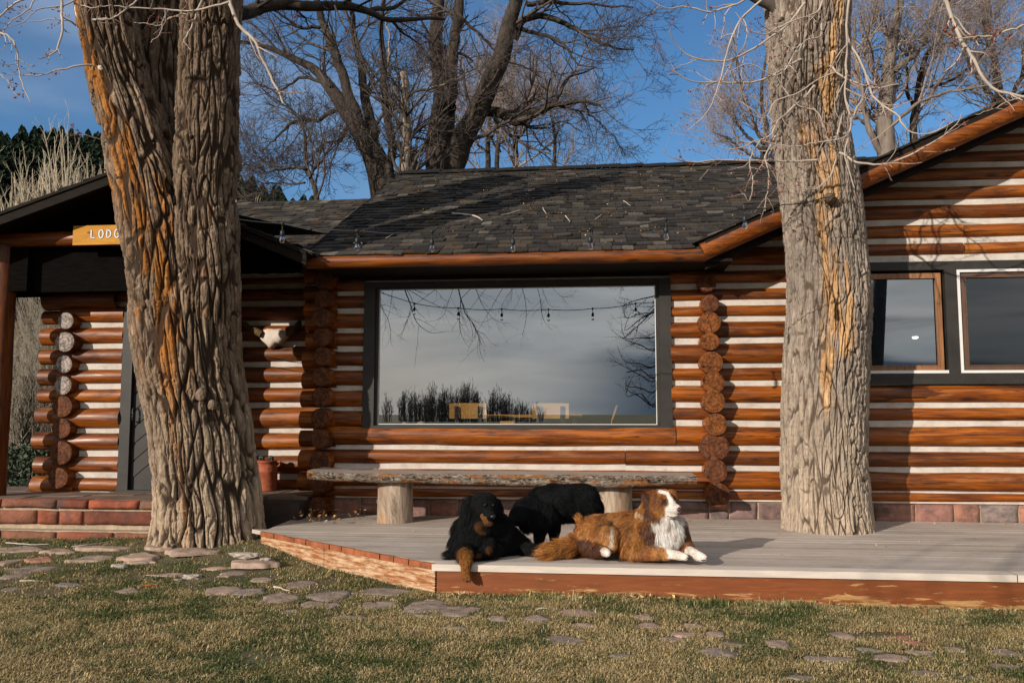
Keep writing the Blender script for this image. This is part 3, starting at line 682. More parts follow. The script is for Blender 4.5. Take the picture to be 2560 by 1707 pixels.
# bay roof: eave from e0 to corner, ridge behind
e0 = onY(757, 628, YE-.02); zE = pr0[2]+.03; e0[2] = zE
slopeB = .50; YR = 12.75; zR = zE+slopeB*(YR-YE+.02)
SLB = math.hypot(YR-YE+.02, zR-zE)
xr_ = (zR-rake_z(0))/MR   # where wing roof reaches ridge height
def pB(u, s): return np.array([e0[0]+u, YE-.02+s/SLB*(YR-YE+.02), zE+s/SLB*(zR-zE)])
Lb = xr_-e0[0]+.5
bay = slab('main_roof', lodge, [pB(0.03, 0), pB(x1c-e0[0], 0), pB(Lb, SLB), pB(0.03, SLB)], .05)
shingle_roof('shingles', bay, pB, Lb, SLB, clip=lambda u, s: u+e0[0] < x1c+.25+(s/SLB)*(Lb+e0[0]-x1c), seed=2)
slab('roof_back', lodge, [pB(0.03, SLB)+[0, 0, -.02], pB(Lb, SLB)+[0, 0, -.02], pB(Lb, SLB)+[0, 3.5, -1.8], pB(.03, SLB)+[0, 3.5, -1.8]], .05)
rc = MB(); u = 0     # ridge cap boards
while u < Lb:
    w_ = rng.uniform(.28, .42); a = pB(u, SLB-.10); rc.obox(a+[0, 0, .035+.015*rng.random()], [w_-.01, 0, .012], [0, .13, .065], [0, -.006, .022]); u += w_*.95
rc.build('ridge_cap', SHINGLE, bay)
# gable side board of the bay roof on the left
rb = MB(); rb.obox(pB(0, -.03)-[0, 0, .17], [.035, 0, 0], (pB(0, SLB)-pB(0, -.03)), [0, 0, .19]); rb.build('bargeboard', DARKWOOD, lodge)
wing_pts = lambda x, Y: np.array([x, Y, rake_z(x)+.0])
wr = slab('wing_roof', lodge, [wing_pts(x1c-.0, YE-.10)+[0, 0, .10], wing_pts(8.8, YE-.10)+[0, 0, .10], wing_pts(8.8, 16)+[0, 0, .10], wing_pts(x1c, YE+.3)+[0, 0, .10]], .06)
def pW(u, s): return np.array([x1c-.05+s*math.cos(math.atan(MR)), YE-.13+u, rake_z(x1c-.05+s*math.cos(math.atan(MR)))+.10])
shingle_roof('shingles', wr, pW, 3.2, 8.2/1.08, seed=5, clip=lambda u, s: u < .5+s*.9)
# soffit boards and eave framing (dark)
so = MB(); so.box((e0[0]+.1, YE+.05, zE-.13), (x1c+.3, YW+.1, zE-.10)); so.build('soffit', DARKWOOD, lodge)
# eave pole and rake poles
ea = onY(775, 652, YE); eb = onY(1755, 630, YE); er = .088
zc = onY(1280, 643, YE)[2]
make_log((e0[0]+.02, YE, zc-.012), (x1c+.02, YE, zc-.012), .074, 'eave_log', lodge, LOGX, END_ORANGE, cap0=True, cap1=True, n=30, wob=.010, rv=.09)
ra = np.array([x1c-.02, YE, zc+.02]); rbp = np.array([8.6, YE, zc+.02+MR*(8.6-x1c)])
make_log(ra, rbp, .108, 'rake_log', lodge, LOGX, END_BROWN, cap0=True, n=30, wob=.012, rv=.06)
rk = MB(); rk.obox(ra+[.05, .09, -.17], rbp-ra, [0, .05, 0], [0, 0, .14]); rk.build('rake_board', DARKWOOD, lodge)
ft = MB(); ft.obox(ra+[-.02, -.10, .085], rbp-ra, [0, .22, 0], [0, 0, .035]); ft.build('roof_edge', SHINGLE, lodge)
fe = MB(); fe.box((e0[0], YE-.05, zE-.03), (x1c+.03, YE-.025, zE-.002)); fe.build('drip_edge', DARKWOOD, lodge)

# recessed porch wall -----------------------------------------------------------
pw_x0 = onY(150, 1000, YD)[0]-.02; dj0 = onY(312, 900, YD)[0]; dj1 = dj0+1.05
pwl = MB(); zpt = 3.1; zdoor = zw(800, 330, YD)+.12
pwl.box((dj1+.03, YS, .3), (XCOR+.3, YS+.15, zpt)); pwl.box((dj1, YD+.02, .3), (dj1+.03, YS, zpt)); ewl = MB(); ewl.box((pw_x0, YD, .3), (dj0, YD+.15, zpt)); ewl.box((dj0, YD, zdoor), (dj1, YD+.15, zpt)); ewo = ewl.build('entry_wall', CHINK, lodge)
pwo2 = pwl.build('porch_wall', CHINK, lodge)
pz = [onY(640, y, YS)[2] for y in (655, 688, 714+3, 760, 809, 860, 911, 963, 1012.5, 1076, 1131, 1190, 1240)]
for z, hh in rows_to_logs(pz):
    wall_log(dj1+.05, XCOR+.3, z, hh, pwo2, YS, gap=.031)
for z, hh in rows_to_logs([onY(286, y, YD)[2] for y in (688, 717, 760, 812, 866, 916, 965, 1012, 1075.5, 1133, 1187, 1236)]):
    wall_log(pw_x0, dj0-.004 if z < zdoor else dj1, z, hh, ewo, YD, gap=.031)
# door with dark jamb
dm = MB(); dm.box((dj0, YD-.06, ZP), (dj0+.13, YD+.1, zdoor)); dm.box((dj1-.13, YD-.06, ZP), (dj1, YD+.1, zdoor)); dm.box((dj0+.13, YD-.06, zdoor-.13), (dj1-.13, YD+.1, zdoor)); dm.box((dj0, YD-.09, ZP-.02), (dj1, YD+.1, ZP+.03))
do = dm.build('door', TRIM, lodge)
dl = MB(); dl.box((dj0+.13, YD+.0, ZP+.03), (dj1-.13, YD+.05, zdoor-.13))
for k in range(9):   # diagonal boarding
    z = ZP+.15+k*.2; dl.obox((dj0+.135, YD-.009, z), [.39, 0, .32], [0, .008, 0], [0, 0, .17])
dl.build('door_leaf', TRIM, do); dh = MB(); P_, r_ = resample([[dj0+.17, YD-.03, 1.42], [dj0+.17, YD-.07, 1.40], [dj0+.17, YD-.07, 1.28], [dj0+.17, YD-.03, 1.26]], [.01]*4, 12); dh.add(*tubes(P_[None], r_[None], 8)); dh.build('door_handle', BLACKM, do, True)
# log buttress at the porch's left end
for (cx, cy, r) in ((320,397,41),(316,500,50),(311,608,45),(308,710,46),(303,815,52),(300,925,48),(294,1040,60),(284,1165,52)):
    px, py, rp = cx/1.96, 600+cy/1.96, r/1.96; Yf = 9.14+rng.uniform(-.025, .025); p = onY(px, py, Yf)
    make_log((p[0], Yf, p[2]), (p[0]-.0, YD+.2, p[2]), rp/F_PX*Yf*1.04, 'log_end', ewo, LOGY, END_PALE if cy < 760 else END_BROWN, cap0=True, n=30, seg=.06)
for (xl, ya, yb_) in ((228,350,418),(218,430,515),(212,535,610),(207,632,715),(202,732,800),(193,822,900),(183,938,1030),(187,1060,1145),(175,1155,1250)):
    Yc = 9.36; a = onY(xl/1.96, 600+ya/1.96, Yc); b = onY(xl/1.96, 600+yb_/1.96, Yc); r = (a[2]-b[2])/2; z = (a[2]+b[2])/2
    make_log((a[0], Yc, z), (a[0]+.55, Yc, z), r, 'log_end', ewo, LOGX, END_BROWN, cap0=True, n=26, seg=.05)
make_log((onY(118, 760, 9.28)[0], 9.28, onY(140, 750, 9.28)[2]), (onY(300, 760, 9.28)[0], 9.28, onY(140, 750, 9.28)[2]), .13, 'log_end', ewo, LOGX, END_BROWN, cap0=True)

# roof behind the porch roof
def pS(u, s): return np.array([-9.0+u, 9.15+s*.894, 3.02+s*.447])
rsx = slab('rear_roof', lodge, [pS(0, 0), pS(9-3.3+.9, 0), pS(9-3.3+1.8, 3.7), pS(0, 3.7)], .05)
shingle_roof('shingles', rsx, pS, 9-3.3+1.7, 3.7, seed=9)
# porch gable roof
YF = 8.28
ap = dY(255, 398, YF); lw_ = dY(0, 492, YF); rt = dY(706, 580, YF); sl1 = (ap[2]-lw_[2])/(ap[0]-lw_[0]); sl2 = (ap[2]-rt[2])/(rt[0]-ap[0])
xl_ = ap[0]-2.6; gl = np.array([xl_, YF, ap[2]-sl1*2.6]); YB = 10.6
for nm, e, nn in (('porch_roof', gl, 1), ('porch_roof', rt, 2)):
    ap2 = ap+[0, YB-YF, 0]; e2 = e+[0, YB-YF, 0]
    o = slab(nm, lodge, [ap, e, e2, ap2], .045)
    S_ = (ap-e); sl = np.linalg.norm(S_); S_ = S_/sl
    def pP(u, s, e=e, S_=S_): return e+np.array([0, 1., 0])*(u-.03)+S_*s
    shingle_roof('shingles', o, pP, YB-YF, sl, seed=20+nn)
    bb = MB(); dd = ap-e; bb.obox(e-[0, .03, .135], dd, [0, .035, 0], [0, 0, .12]); bb.obox(e-[0, .05, .030], dd, [0, .03, 0], [0, 0, .03]); bb.build('bargeboard', DARKWOOD, o)
rl = MB()
# beams of the porch
YBm = 8.70
bz = onY(130, 598, YBm)[2]
make_log((gl[0]+.3, YBm, bz), (ap[0]+(ap[2]-bz-.17)/sl2, YBm, bz), .085, 'porch_beam', lodge, LOGX, END_BROWN, cap0=True, n=28)
# side beams running back
for xx in (gl[0]+.55, onY(45, 700, YBm)[0]):
    pass
zb_ = onY(100, 727, YBm)[2]
sb = MB(); sb.box((gl[0]+.35, YBm-.02, zb_), (onY(60, 700, YBm)[0]+.05, YD-.1, bz-.09)); 
sb.box((onY(60, 700, YBm)[0]+.052, YBm+.1, zb_), (onY(330, 700, YBm)[0], YBm+.25, bz-.09)); sb.box((onY(330, 700, YBm)[0]+.002, YBm+.1, zb_+.20), (rt[0]-.3, YBm+.25, bz-.09)); sb.build('porch_header', PORCHSHADE, lodge)
cl = MB(); cl.add([(gl[0], YBm+.3, bz+.05), (rt[0], YBm+.3, bz+.05), (ap[0], YBm+.3, ap[2]-.05)], [[0, 1, 2]]); cl.build('gable_shade_sheet', PORCHSHADE, lodge)  # black sheet put in for the dark depth behind the gable
for px in (-20, ):
    p = onY(px, 1240, YBm+.05)
    make_log((p[0], YBm+.05, ZP), (p[0], YBm+.05, bz-.06), .135, 'porch_post', lodge, LOGZ, END_BROWN, n=30, taper=-.06)
# ------------------------------------------------------------------ stone steps and porch floor
LEDGE = m_plain('shaded_ledge_stone', (.045, .032, .027), .9, .2, .4, 5, .5)  # stone coloured dark to carry the tree's shade beside the steps
steps = empty('stone_steps', (-5, 8.4, 0), 'red sandstone block steps rising to the porch left of the forked tree', 'steps')
def st_x(px): return onY(px, 1290, 8.35)[0]
core = MB(); xe = -4.12
core.box((-9, 8.40, -.1), (xe, 8.60, ZP-.045)); core.box((-9, 8.27, -.1), (xe, 8.405, .125)); pbs = MB(); pbs.box((-9, 8.61, 0), (XCOR-.02, YS+.3, ZP-.031)); pbs.build('porch_base', LEDGE, steps)
core.build('mortar_core', MORTAR, steps)
lg_ = MB(); lg_.box((xe-.02, 8.60, 0), (XCOR-.4, 8.9, ZP-.035), 0, .01); lg_.build('ledge', LEDGE, steps)
cs = MB()
def course(pxs, z0, z1, yf, tints):
    for (a, b), t in zip(pxs, tints):
        rough_stone(cs, st_x(a), st_x(b), z0, z1, yf, .14, t, bulge=.022, seed=a*.13+z0*9, n=13, m=6)
course([(-420, -300), (-290, -140), (-130, -5), (0, 133), (138, 213), (217, 341), (346, 470)], ZP-.085, ZP, 8.37, [.2, .9, .3, .55, .15, 1, .7])
course([(-300, -180), (-170, -90), (-80, 86), (90, 140), (144, 202), (207, 392), (398, 470)], ZP-.255, ZP-.115, 8.375, [.4, .1, .8, .35, .9, .1, .4])
course([(-250, -120), (-110, 18), (24, 155), (162, 298), (305, 400), (404, 470)], .0, .115, 8.24, [.3, .1, .62, .45, .8, .3])
cs.build('sandstone_block', REDSTONE, steps, True)
fl = MB(); x = -8.8
PAVE = m_stone('porch_flags', [(0, (.12, .075, .055)), (.5, (.20, .13, .095)), (1, (.16, .12, .10))])
while x < XCOR-.1:
    y = 8.45
    while y < YS:
        w_ = rng.uniform(.35, .6); d_ = rng.uniform(.3, .5); y1 = min(y+d_, YS+.02)
        if not (x < -3.4 and x+w_ > -4.6 and y < 8.72): fl.box((x, y, ZP-.03), (min(x+.5, XCOR-.05), y1-.015, ZP+rng.uniform(-.004, .004)))
        y = y1
        if d_ < .05: break
    x += .515
fl.build('porch_paving', m_plain('porch_flags_plain', (.17, .115, .085), .85, .25, .35, 5, .4), steps)

# ------------------------------------------------------------------ sign
a = onY(181, 612, YBm-.13); sg = empty('lodge_sign', a, 'varnished wooden board reading LODGE hanging on the porch beam', 'sign')
P00, P10 = onY(181, 613, YBm-.13), onY(355, 609, YBm-.13); P01 = onY(184, 565, YBm-.13)
W_, H_ = 0.92, P01[2]-P00[2]
def m_signwood():
    m = MT('yellow_pine_board', .65, .2); v = m.coord((1.2, 8, 8), rnd=False); f = m.noise(v, 3, 6, .6, .6)
    c = m.ramp(f, [(.3, (.40, .17, .012)), (.7, (.56, .26, .022))]); kn = m.vor(m.coord((2.4, 6, 6), (.3, .2, .1), rnd=False), 1.0).outputs['Distance']
    m.col(m.mix(m.ramp(kn, [(.05, .9), (.12, 0.0)]), c, (.09, .03, .01))); return m.m
sb_ = MB(); sb_.box((P00[0], YBm-.13, P00[2]), (P00[0]+W_, YBm-.10, P00[2]+H_)); sb_.build('sign_board', m_signwood(), sg)
ALU = MT('brushed_letter_metal', .35, .5); ALU.b.inputs['Metallic'].default_value = .0; ALU.col((.24, .25, .29))
DKL = m_plain('routed_letter_edge', (.05, .02, .008), .8, .2, .1, 5, 0)
def letter(ch, x, z, h):
    for nm, ex, dy, mat in (('letter', .0075, 0, ALU.m), ('letter_groove', .0125, .0032, DKL)):
        w_ = h*.62; mb = MB(); Y0 = YBm-.1345+dy; r = ex
        def stroke(pts):
            P_, rr = resample([[x+p[0]*w_, Y0, z+p[1]*h] for p in pts], [r]*len(pts), 4 if len(pts) < 3 else 26)
            d = np.gradient(P_, axis=0); d /= np.linalg.norm(d, axis=1, keepdims=True)+1e-9; nn = np.stack([-d[:, 2], d[:, 0]*0, d[:, 0]], 1)*r
            a_, b_ = P_+nn, P_-nn; k = len(P_); dd = np.array([0, .004, 0]); V = np.concatenate([a_, b_, a_+dd, b_+dd]); i = np.arange(k-1)
            mb.add(V, np.concatenate([np.stack([i, i+1, i+k+1, i+k], 1), np.stack([i, i+2*k, i+2*k+1, i+1], 1), np.stack([i+k, i+k+1, i+3*k+1, i+3*k], 1)]))
        c = lambda cx, cy, rx, ry, a0, a1, n=14: [(cx+rx*math.cos(R_(t)), cy+ry*math.sin(R_(t))) for t in np.linspace(a0, a1, n)]
        if ch == 'L': stroke([(.08, 1), (.08, 0)]); stroke([(.08, 0.03), (.85, 0.03)])
        if ch == 'O': stroke(c(.5, .5, .44, .5, 90, 450, 22))
        if ch == 'D': stroke([(.08, 1), (.08, 0)]); stroke(c(.1, .5, .80, .49, 90, -90))
        if ch == 'G': stroke(c(.52, .5, .44, .5, 50, 350, 20)); stroke([(.6, .46), (.97, .46)])
        if ch == 'E': stroke([(.1, 1), (.1, 0)]); [stroke([(.1, q), (.8, q)]) for q in (.02, .5, .98)]
        mb.build(nm, mat, sg)
lh = H_*.42; lx = P00[0]+.215
for j, ch in enumerate('LODGE'): letter(ch, lx+j*.093, P00[2]+H_*.34, lh)

# ------------------------------------------------------------------ skull with horns on the recessed wall
BONE = m_plain('weathered_bone', (.62, .52, .44), .8, .25, .14, 9, .35); HORN = m_plain('mossy_horn', (.085, .050, .018), .8, .25, .6, 10, .6)
def c7(x, y, Y): return onY(540+x/2.903, 780+y/2.903, Y)
sk = empty('horned_skull', c7(420, 180, YS-.06), 'pale bone skull plate with two short mossy horns hung on the log wall', 'skull')
outl = [(325, 165), (350, 130), (375, 120), (430, 124), (465, 120), (505, 140), (525, 160), (525, 180), (500, 205), (470, 235), (440, 232), (415, 262), (385, 262), (365, 235), (335, 210), (320, 190)]
mb = MB(); n = len(outl); cen = c7(420, 180, YS-.13); ring0 = [c7(x, y, YS-.09) for x, y in outl]
rings = []
for f, yo in ((1.0, .05), (.98, .0), (.85, -.035), (.5, -.055), (.12, -.06)):
    rings.append([cen+(p-cen)*[f, 0, f]+[0, yo+.025+.008*fbm(p[0]*20*f, p[2]*20*f, 0, 3, 2), 0] for p in ring0])
V = np.array(rings).reshape(-1, 3); idx = np.arange(len(V)).reshape(len(rings), n); nx = np.roll(idx, -1, 1)
mb.add(V, np.stack([idx[:-1], nx[:-1], nx[1:], idx[1:]], -1).reshape(-1, 4)); mb.add(rings[-1], [list(range(n))])
mb.build('skull_plate', BONE, sk, True)
for pts, rr in (([(335, 165), (290, 140), (240, 115), (205, 85), (192, 78)], [.042, .045, .038, .027, .014]), ([(510, 150), (540, 150), (580, 120), (600, 85), (612, 62)], [.04, .045, .045, .036, .018])):
    P_, r_ = resample([c7(x, y, YS-.16+.015*i) for i, (x, y) in enumerate(pts)], rr, 26); V, q = tubes(P_[None], r_[None], 14)
    V = V+(.006*fbm(V[:, 0]*30, V[:, 1]*30, V[:, 2]*30, 4, 3))[:, None]; h = MB(); h.add(V, q); h.build('horn', HORN, sk, True)
# cables stapled over the porch wall
for pts in ([(165, 282), (300, 308), (450, 335), (640, 352)], [(350, 392), (450, 402), (560, 425), (640, 436)]):
    P_, r_ = resample([c7(x, y, YS-.075) for x, y in pts], [.0045]*4, 20); h = MB(); h.add(*tubes(P_[None], r_[None], 6)); o = h.build('cable', BLACKM, None, True)
    tag(o, 'thin black cable running down across the porch logs, '+('upper one just below the skull' if pts[0][0] == 165 else 'lower one reaching the dark log corner'), 'cable', 'cables on the porch wall')

# ------------------------------------------------------------------ rusty milk can
RUST = MT('rusty_enamel', .7, .35); _f = RUST.noise(RUST.coord((1, 1, 1), rnd=False), 14, 7, .7); RUST.col(RUST.ramp(_f, [(.3, (.10, .030, .014)), (.5, (.30, .070, .028)), (.75, (.38, .12, .05))])); RUST.bump(_f, .5, .006)
cb = c7(362, 1318, 9.62); cb[2] = ZP; top = c7(362, 1075, 9.62)[2]; rr = .13
can = empty('milk_can', cb, 'rusty red metal milk can with ear handles against the porch wall', 'milk can')
def lathe(prof, c, n=40):
    th = np.arange(n)*2*np.pi/n; V = np.array([[c[0]+r*math.cos(t), c[1]+r*math.sin(t), c[2]+z] for r, z in prof for t in th]); i = np.arange(len(V)).reshape(len(prof), n); nx = np.roll(i, -1, 1)
    return V, np.stack([i[:-1], nx[:-1], nx[1:], i[1:]], -1).reshape(-1, 4)
H = top-ZP
mb = MB(); mb.add(*lathe([(0, 0), (rr, 0), (rr*1.03, .015), (rr, .03), (rr, H*.62), (rr*1.03, H*.64), (rr, H*.67), (rr*.93, H*.80), (rr*.86, H*.84), (rr*.86, H*.92), (rr*.98, H*.95), (rr*.98, H*.98), (rr*.9, H), (0, H*.99)], cb)); mb.build('can_body', RUST.m, can, True)
for s in (-1, 1):
    P_, r_ = resample([cb+[s*rr*.88, 0, H*.80], cb+[s*rr*1.22, 0, H*.84], cb+[s*rr*1.26, 0, H*.96], cb+[s*rr*.96, 0, H*.93]], [.013]*4, 18); h = MB(); h.add(*tubes(P_[None], r_[None], 10)); h.build('handle', RUST.m, can, True)
for s in (-1, 1):
    P_, r_ = resample([cb+[s*rr*.55, -.02, H*.98], cb+[s*rr*.6, -.02, H*1.09], cb+[s*rr*.3, -.02, H*1.10], cb+[s*rr*.28, -.02, H]], [.02]*4, 18); h = MB(); h.add(*tubes(P_[None], r_[None], 10)); h.build('lid_lug', BLACKM, can, True)

# ------------------------------------------------------------------ bench
bench = empty('split_log_bench', (0.2, 8.6, ZD), 'long split log bench with bark edge on two stump legs under the picture window', 'bench')
YB0, YB1 = 8.33, 8.82; b0 = onY(770, 1190, YB0)[0]; b1 = onY(1742, 1190, YB0)[0]; zs = onY(1280, 1186, YB0)[2]
nx_, ny_ = 220, 14; t = np.linspace(0, 1, nx_); xs_ = b0+(b1-b0)*t
front_y = YB0+.05*fbm(t*4, 3.3, 0, 31, 3)-.02; back_y = YB1+.03*fbm(t*3, 9, 0, 32, 2)
lumpy = .018*fbm(t*9, .5, 0, 33, 4); thick = .105+.045*fbm(t*5, 4.4, 0, 34, 3)-.02*np.abs(t-.5)
endr = 1-(.9*np.clip((.03-t)/.03, 0, 1)**2)
prof = [(.0, -.0), (.0, -.012), (-.01, -.03), (.012, -.045), (-.014, -.055), (-.022, -.35), (-.012, -.75), (.03, -1.0), (.20, -1.05)]
V = []; hgt = zs+.006*fbm(t*3, 1, 0, 35, 2)+.03*np.clip((.08-t)/.08, 0, 1)
BW = MT('bench_weathered_top', .8, .25); _f = BW.noise(BW.coord((.8, 14, 14), rnd=False), 2.2, 7, .6, .4); BW.col(BW.ramp(_f, [(.3, (.22, .17, .14)), (.7, (.42, .35, .30))])); BW.bump(_f, .5, .006)
BB = MT('bench_bark_edge', .9, .15); _f = BB.noise(BB.coord((1.6, 1.6, 4), rnd=False), 9, 8, .75, 1.5); _o = BB.noise(BB.coord((1, 1, 3), (4, 0, 0), rnd=False), 5, 5, .6)
_c = BB.mix(BB.ramp(_o, [(.53, 0.0), (.60, .85)]), BB.ramp(_f, [(.40, (.035, .022, .015)), (.50, (.22, .17, .13)), (.62, (.45, .38, .31))]), (.33, .12, .028)); BB.col(_c); BB.bump(_f, 1.0, .03)
mb = MB(); topv = [np.stack([xs_, back_y*(s)+front_y*(1-s), hgt+.004*fbm(xs_*8, s*3, 0, 36, 3)], 1) for s in np.linspace(1, 0, ny_)]
V = np.concatenate(topv); i = np.arange(ny_*nx_).reshape(ny_, nx_); mb.add(V, np.stack([i[:-1, :-1], i[1:, :-1], i[1:, 1:], i[:-1, 1:]], -1).reshape(-1, 4), 0)
pv = []
for dy, dz in prof:
    z_ = hgt+(dz if dz > -.1 else dz*thick+lumpy*.3)
    rgh = (.010*fbm(xs_*14, dz*6+2, 0, 37, 3) if dz < -.02 else 0)
    pv.append(np.stack([xs_, front_y+dy+rgh+(lumpy*.8 if dz < -.1 else 0), z_], 1))
pv.append(np.stack([xs_, back_y-.05, hgt-thick*1.0], 1)); pv.append(np.stack([xs_, back_y, hgt], 1))
V = np.concatenate(pv); m = len(pv); i = np.arange(m*nx_).reshape(m, nx_); mb.add(V, np.stack([i[:-1, :-1], i[1:, :-1], i[1:, 1:], i[:-1, 1:]], -1).reshape(-1, 4), 1)
mb.add([pv[k][0] for k in range(m)], [list(range(m))], 1); mb.add([pv[k][-1] for k in range(m)], [list(range(m))[::-1]], 1)
mb.build('seat', [BW.m, BB.m], bench, True)
STUMP = MT('stump_wood', .85, .2); _v = STUMP.coord((1, 1, .22), rnd=False); _f = STUMP.noise(_v, 9, 8, .68, 1.4); _g = STUMP.noise(STUMP.coord((1, 1, .5), rnd=False), 2.5, 4)
STUMP.col(STUMP.mix(STUMP.ramp(_g, [(.5, 0.0), (.66, .7)]), STUMP.ramp(_f, [(.33, (.10, .072, .05)), (.5, (.29, .22, .16)), (.7, (.47, .38, .29))]), (.36, .19, .08))); STUMP.bump(_f, .9, .015)
for px in (988, 1535):
    c = onY(px, 1300, 8.60); nn_, kk = 80, 30; th = np.arange(nn_)*2*np.pi/nn_; tt = np.linspace(0, 1, kk); T, TH_ = np.meshgrid(tt, th, indexing='ij')
    hz = zs-.07-ZD; rr_ = .172*(1+.05*fbm(np.cos(TH_)*1.5+px, np.sin(TH_)*1.5, T*1.5, 41, 3)+.03*(1-T)**3+.012*fbm(np.cos(TH_)*9+px, np.sin(TH_)*9, T*2, 42, 3))
    V = np.stack([c[0]+rr_*np.cos(TH_)*1.08, 8.60+rr_*np.sin(TH_), ZD+T*hz], -1).reshape(-1, 3); i = np.arange(kk*nn_).reshape(kk, nn_); nx = np.roll(i, -1, 1)
    h = MB(); h.add(V, np.stack([i[:-1], nx[:-1], nx[1:], i[1:]], -1).reshape(-1, 4)); lg = h.build('leg', STUMP.m, bench, True)
# knot on the left stump
# ------------------------------------------------------------------ things inside the room
CHW = MT('honey_chair_wood', .45, .4); _f = CHW.noise(CHW.coord((1.5, 9, 9), rnd=False), 3, 5, .6, .4); CHW.col(CHW.ramp(_f, [(.3, (.62, .30, .06)), (.7, (.80, .46, .13))]))
DCH = m_plain('dark_chair_frame', (.03, .02, .015), .6, .3, .2, 5, 0)
def chair(px0, px1, py0, py1, Y, label):
    a = onY(px0, py1, Y); b = onY(px1, py0, Y); w_ = b[0]-a[0]; ht = b[2]-a[2]
    r = empty('dining_chair', ((a[0]+b[0])/2, Y+.2, .40), label, 'chair', 'chairs behind the picture window')
    n = 17; t = np.linspace(-1, 1, n); mb = MB()
    yy = Y+.035*(t**2)*-1+.03; X = a[0]+w_*(t+1)/2
    V = []
    for z in (a[2], b[2]):
        for dy in (0, .018): V.append(np.stack([X, yy+dy, np.full(n, z)+(.004*(1-t**2) if z == b[2] else 0)], 1))
    V = np.concatenate(V); i = np.arange(n-1); mb.add(V, np.concatenate([np.stack([i, i+1, i+2*n+1, i+2*n], 1), np.stack([i+n, i+3*n, i+3*n+1, i+n+1], 1), np.stack([i+2*n, i+2*n+1, i+3*n+1, i+3*n], 1), np.stack([i, i+n, i+n+1, i+1], 1), [[0, 2*n, 3*n, n]], [[n-1, 2*n-1, 4*n-1, 3*n-1]]]))
    mb.build('backrest', CHW.m, r)
    for f in (.22, .80):
        u = MB(); x = a[0]+w_*f; u.obox((x-.024, Y-.012, .84), [.048, 0, 0], [0, .02, 0], [.012*(1 if f < .5 else -1)*-1, -.0, b[2]-.035-.84]); u.build('back_upright', DCH, r)
    s = MB(); s.box((a[0]-.01, Y+.03, .82), (b[0]+.01, Y+.46, .86)); s.build('seat', CHW.m, r)
    for sx in (a[0]+.02, b[0]-.02):
        for sy in (Y+.06, Y+.42):
            l_ = MB(); l_.add(*tubes(np.array([[[sx, sy, .82], [sx, sy, .40]]]), np.array([[.02, .015]]), 8)); l_.build('leg', DCH, r)
chair(1123, 1216, 1008, 1046, 9.95, 'honey wood chair back with dark slots, left one of the two seen in the window')
chair(1330, 1422, 1008, 1046, 9.95, 'honey wood chair back with dark slots, right one of the two seen in the window')
tb = empty('dining_table', (1.2, 10.6, .40), 'pale wooden table edge seen between the chairs inside the window', 'table')
zt_ = onY(1270, 1036, 10.35)[2]; xa, xb = onY(1200, 1036, 10.35)[0], onY(1455, 1036, 10.35)[0]
s = MB(); s.box((xa, 10.35, zt_-.035), (xb, 11.2, zt_)); s.build('table_top', CHW.m, tb)
for sx in (xa+.1, xb-.1):
    for sy in (10.45, 11.1): l_ = MB(); l_.box((sx-.03, sy-.03, .40), (sx+.03, sy+.03, zt_-.0355)); l_.build('leg', CHW.m, tb)
s = MB(); p = onY(1250, 1064, 9.75); s.box((p[0], 9.75, p[2]), (p[0]+.17, 9.9, p[2]+.055)); o = s.build('wooden_box', CHW.m); tag(o, 'small honey wood box standing between the chairs inside the window', 'box'); o['rest'] = 1; del o['rest']
# ledge inside with stones and a pale angled board
LED = m_plain('inner_sill_wood', (.10, .07, .05), .6, .3, .2, 4, 0)
s = MB(); s.box((xL-.05, YW+.17, zB-.06), (xR+.05, YW+.75, zB-.012)); s.build('inner_sill', LED, lodge)
def pebble(px, py, r, label, mat, sq=(1, 1, .8)):
    Y = YW+.3; p = onY(px, py, Y); u = np.linspace(0, np.pi, 14); v = np.linspace(0, 2*np.pi, 22, endpoint=False); U, Vv = np.meshgrid(u, v, indexing='ij')
    rr = r*(1+.16*fbm(np.sin(U)*np.cos(Vv)*2+px, np.sin(U)*np.sin(Vv)*2, np.cos(U)*2, 51, 3))
    V = np.stack([p[0]+rr*np.sin(U)*np.cos(Vv)*sq[0], Y+rr*np.sin(U)*np.sin(Vv)*sq[1], zB-.012+r*sq[2]*.92+rr*np.cos(U)*sq[2]], -1).reshape(-1, 3); i = np.arange(14*22).reshape(14, 22); nx = np.roll(i, -1, 1)
    h = MB(); h.add(V, np.stack([i[:-1], i[1:], nx[1:], nx[:-1]], -1).reshape(-1, 4)); o = h.build('sill_stone', mat, None, True); tag(o, label, 'stone', 'stones on the inner window sill')
PST = m_plain('pale_sill_stone', (.45, .38, .30), .8, .25, .3, 12, .3)
pebble(1011, 1060, .036, 'round pale stone on the inner window sill, leftmost of three', PST); pebble(1025, 1063, .016, 'tiny white stone on the inner window sill between two larger ones', WHITE); pebble(1053, 1060, .038, 'lumpy tan stone on the inner window sill, rightmost of three', PST, (1.3, 1, .8))
s = MB(); p = onY(1528, 1050, 10.1); q = onY(1540, 1013, 10.1); s.obox(p-[0, 0, 0], q-p, [.022, 0, .004], [0, .1, 0]); s.obox(p-[.02, .02, .32], (p-(p-[.02, .02, .32])), [.012, 0, 0], [0, .04, 0]); o = s.build('chair_arm', CHW.m); tag(o, 'tilted pale wooden chair arm at the right inside the picture window', 'chair arm')
LP = MT('lamp_glow', .5); LP.b.inputs['Emission Color'].default_value = (1, .95, .85, 1); LP.b.inputs['Emission Strength'].default_value = 7
p = onY(2288, 845, 11.5); s = MB(); s.add(*lathe([(0, .02), (.035, .02), (.04, 0), (.02, -.01), (0, -.01)], p, 16)); o = s.build('ceiling_lamp', LP.m, None, True); tag(o, 'small lit room lamp seen through the left casement window', 'lamp')

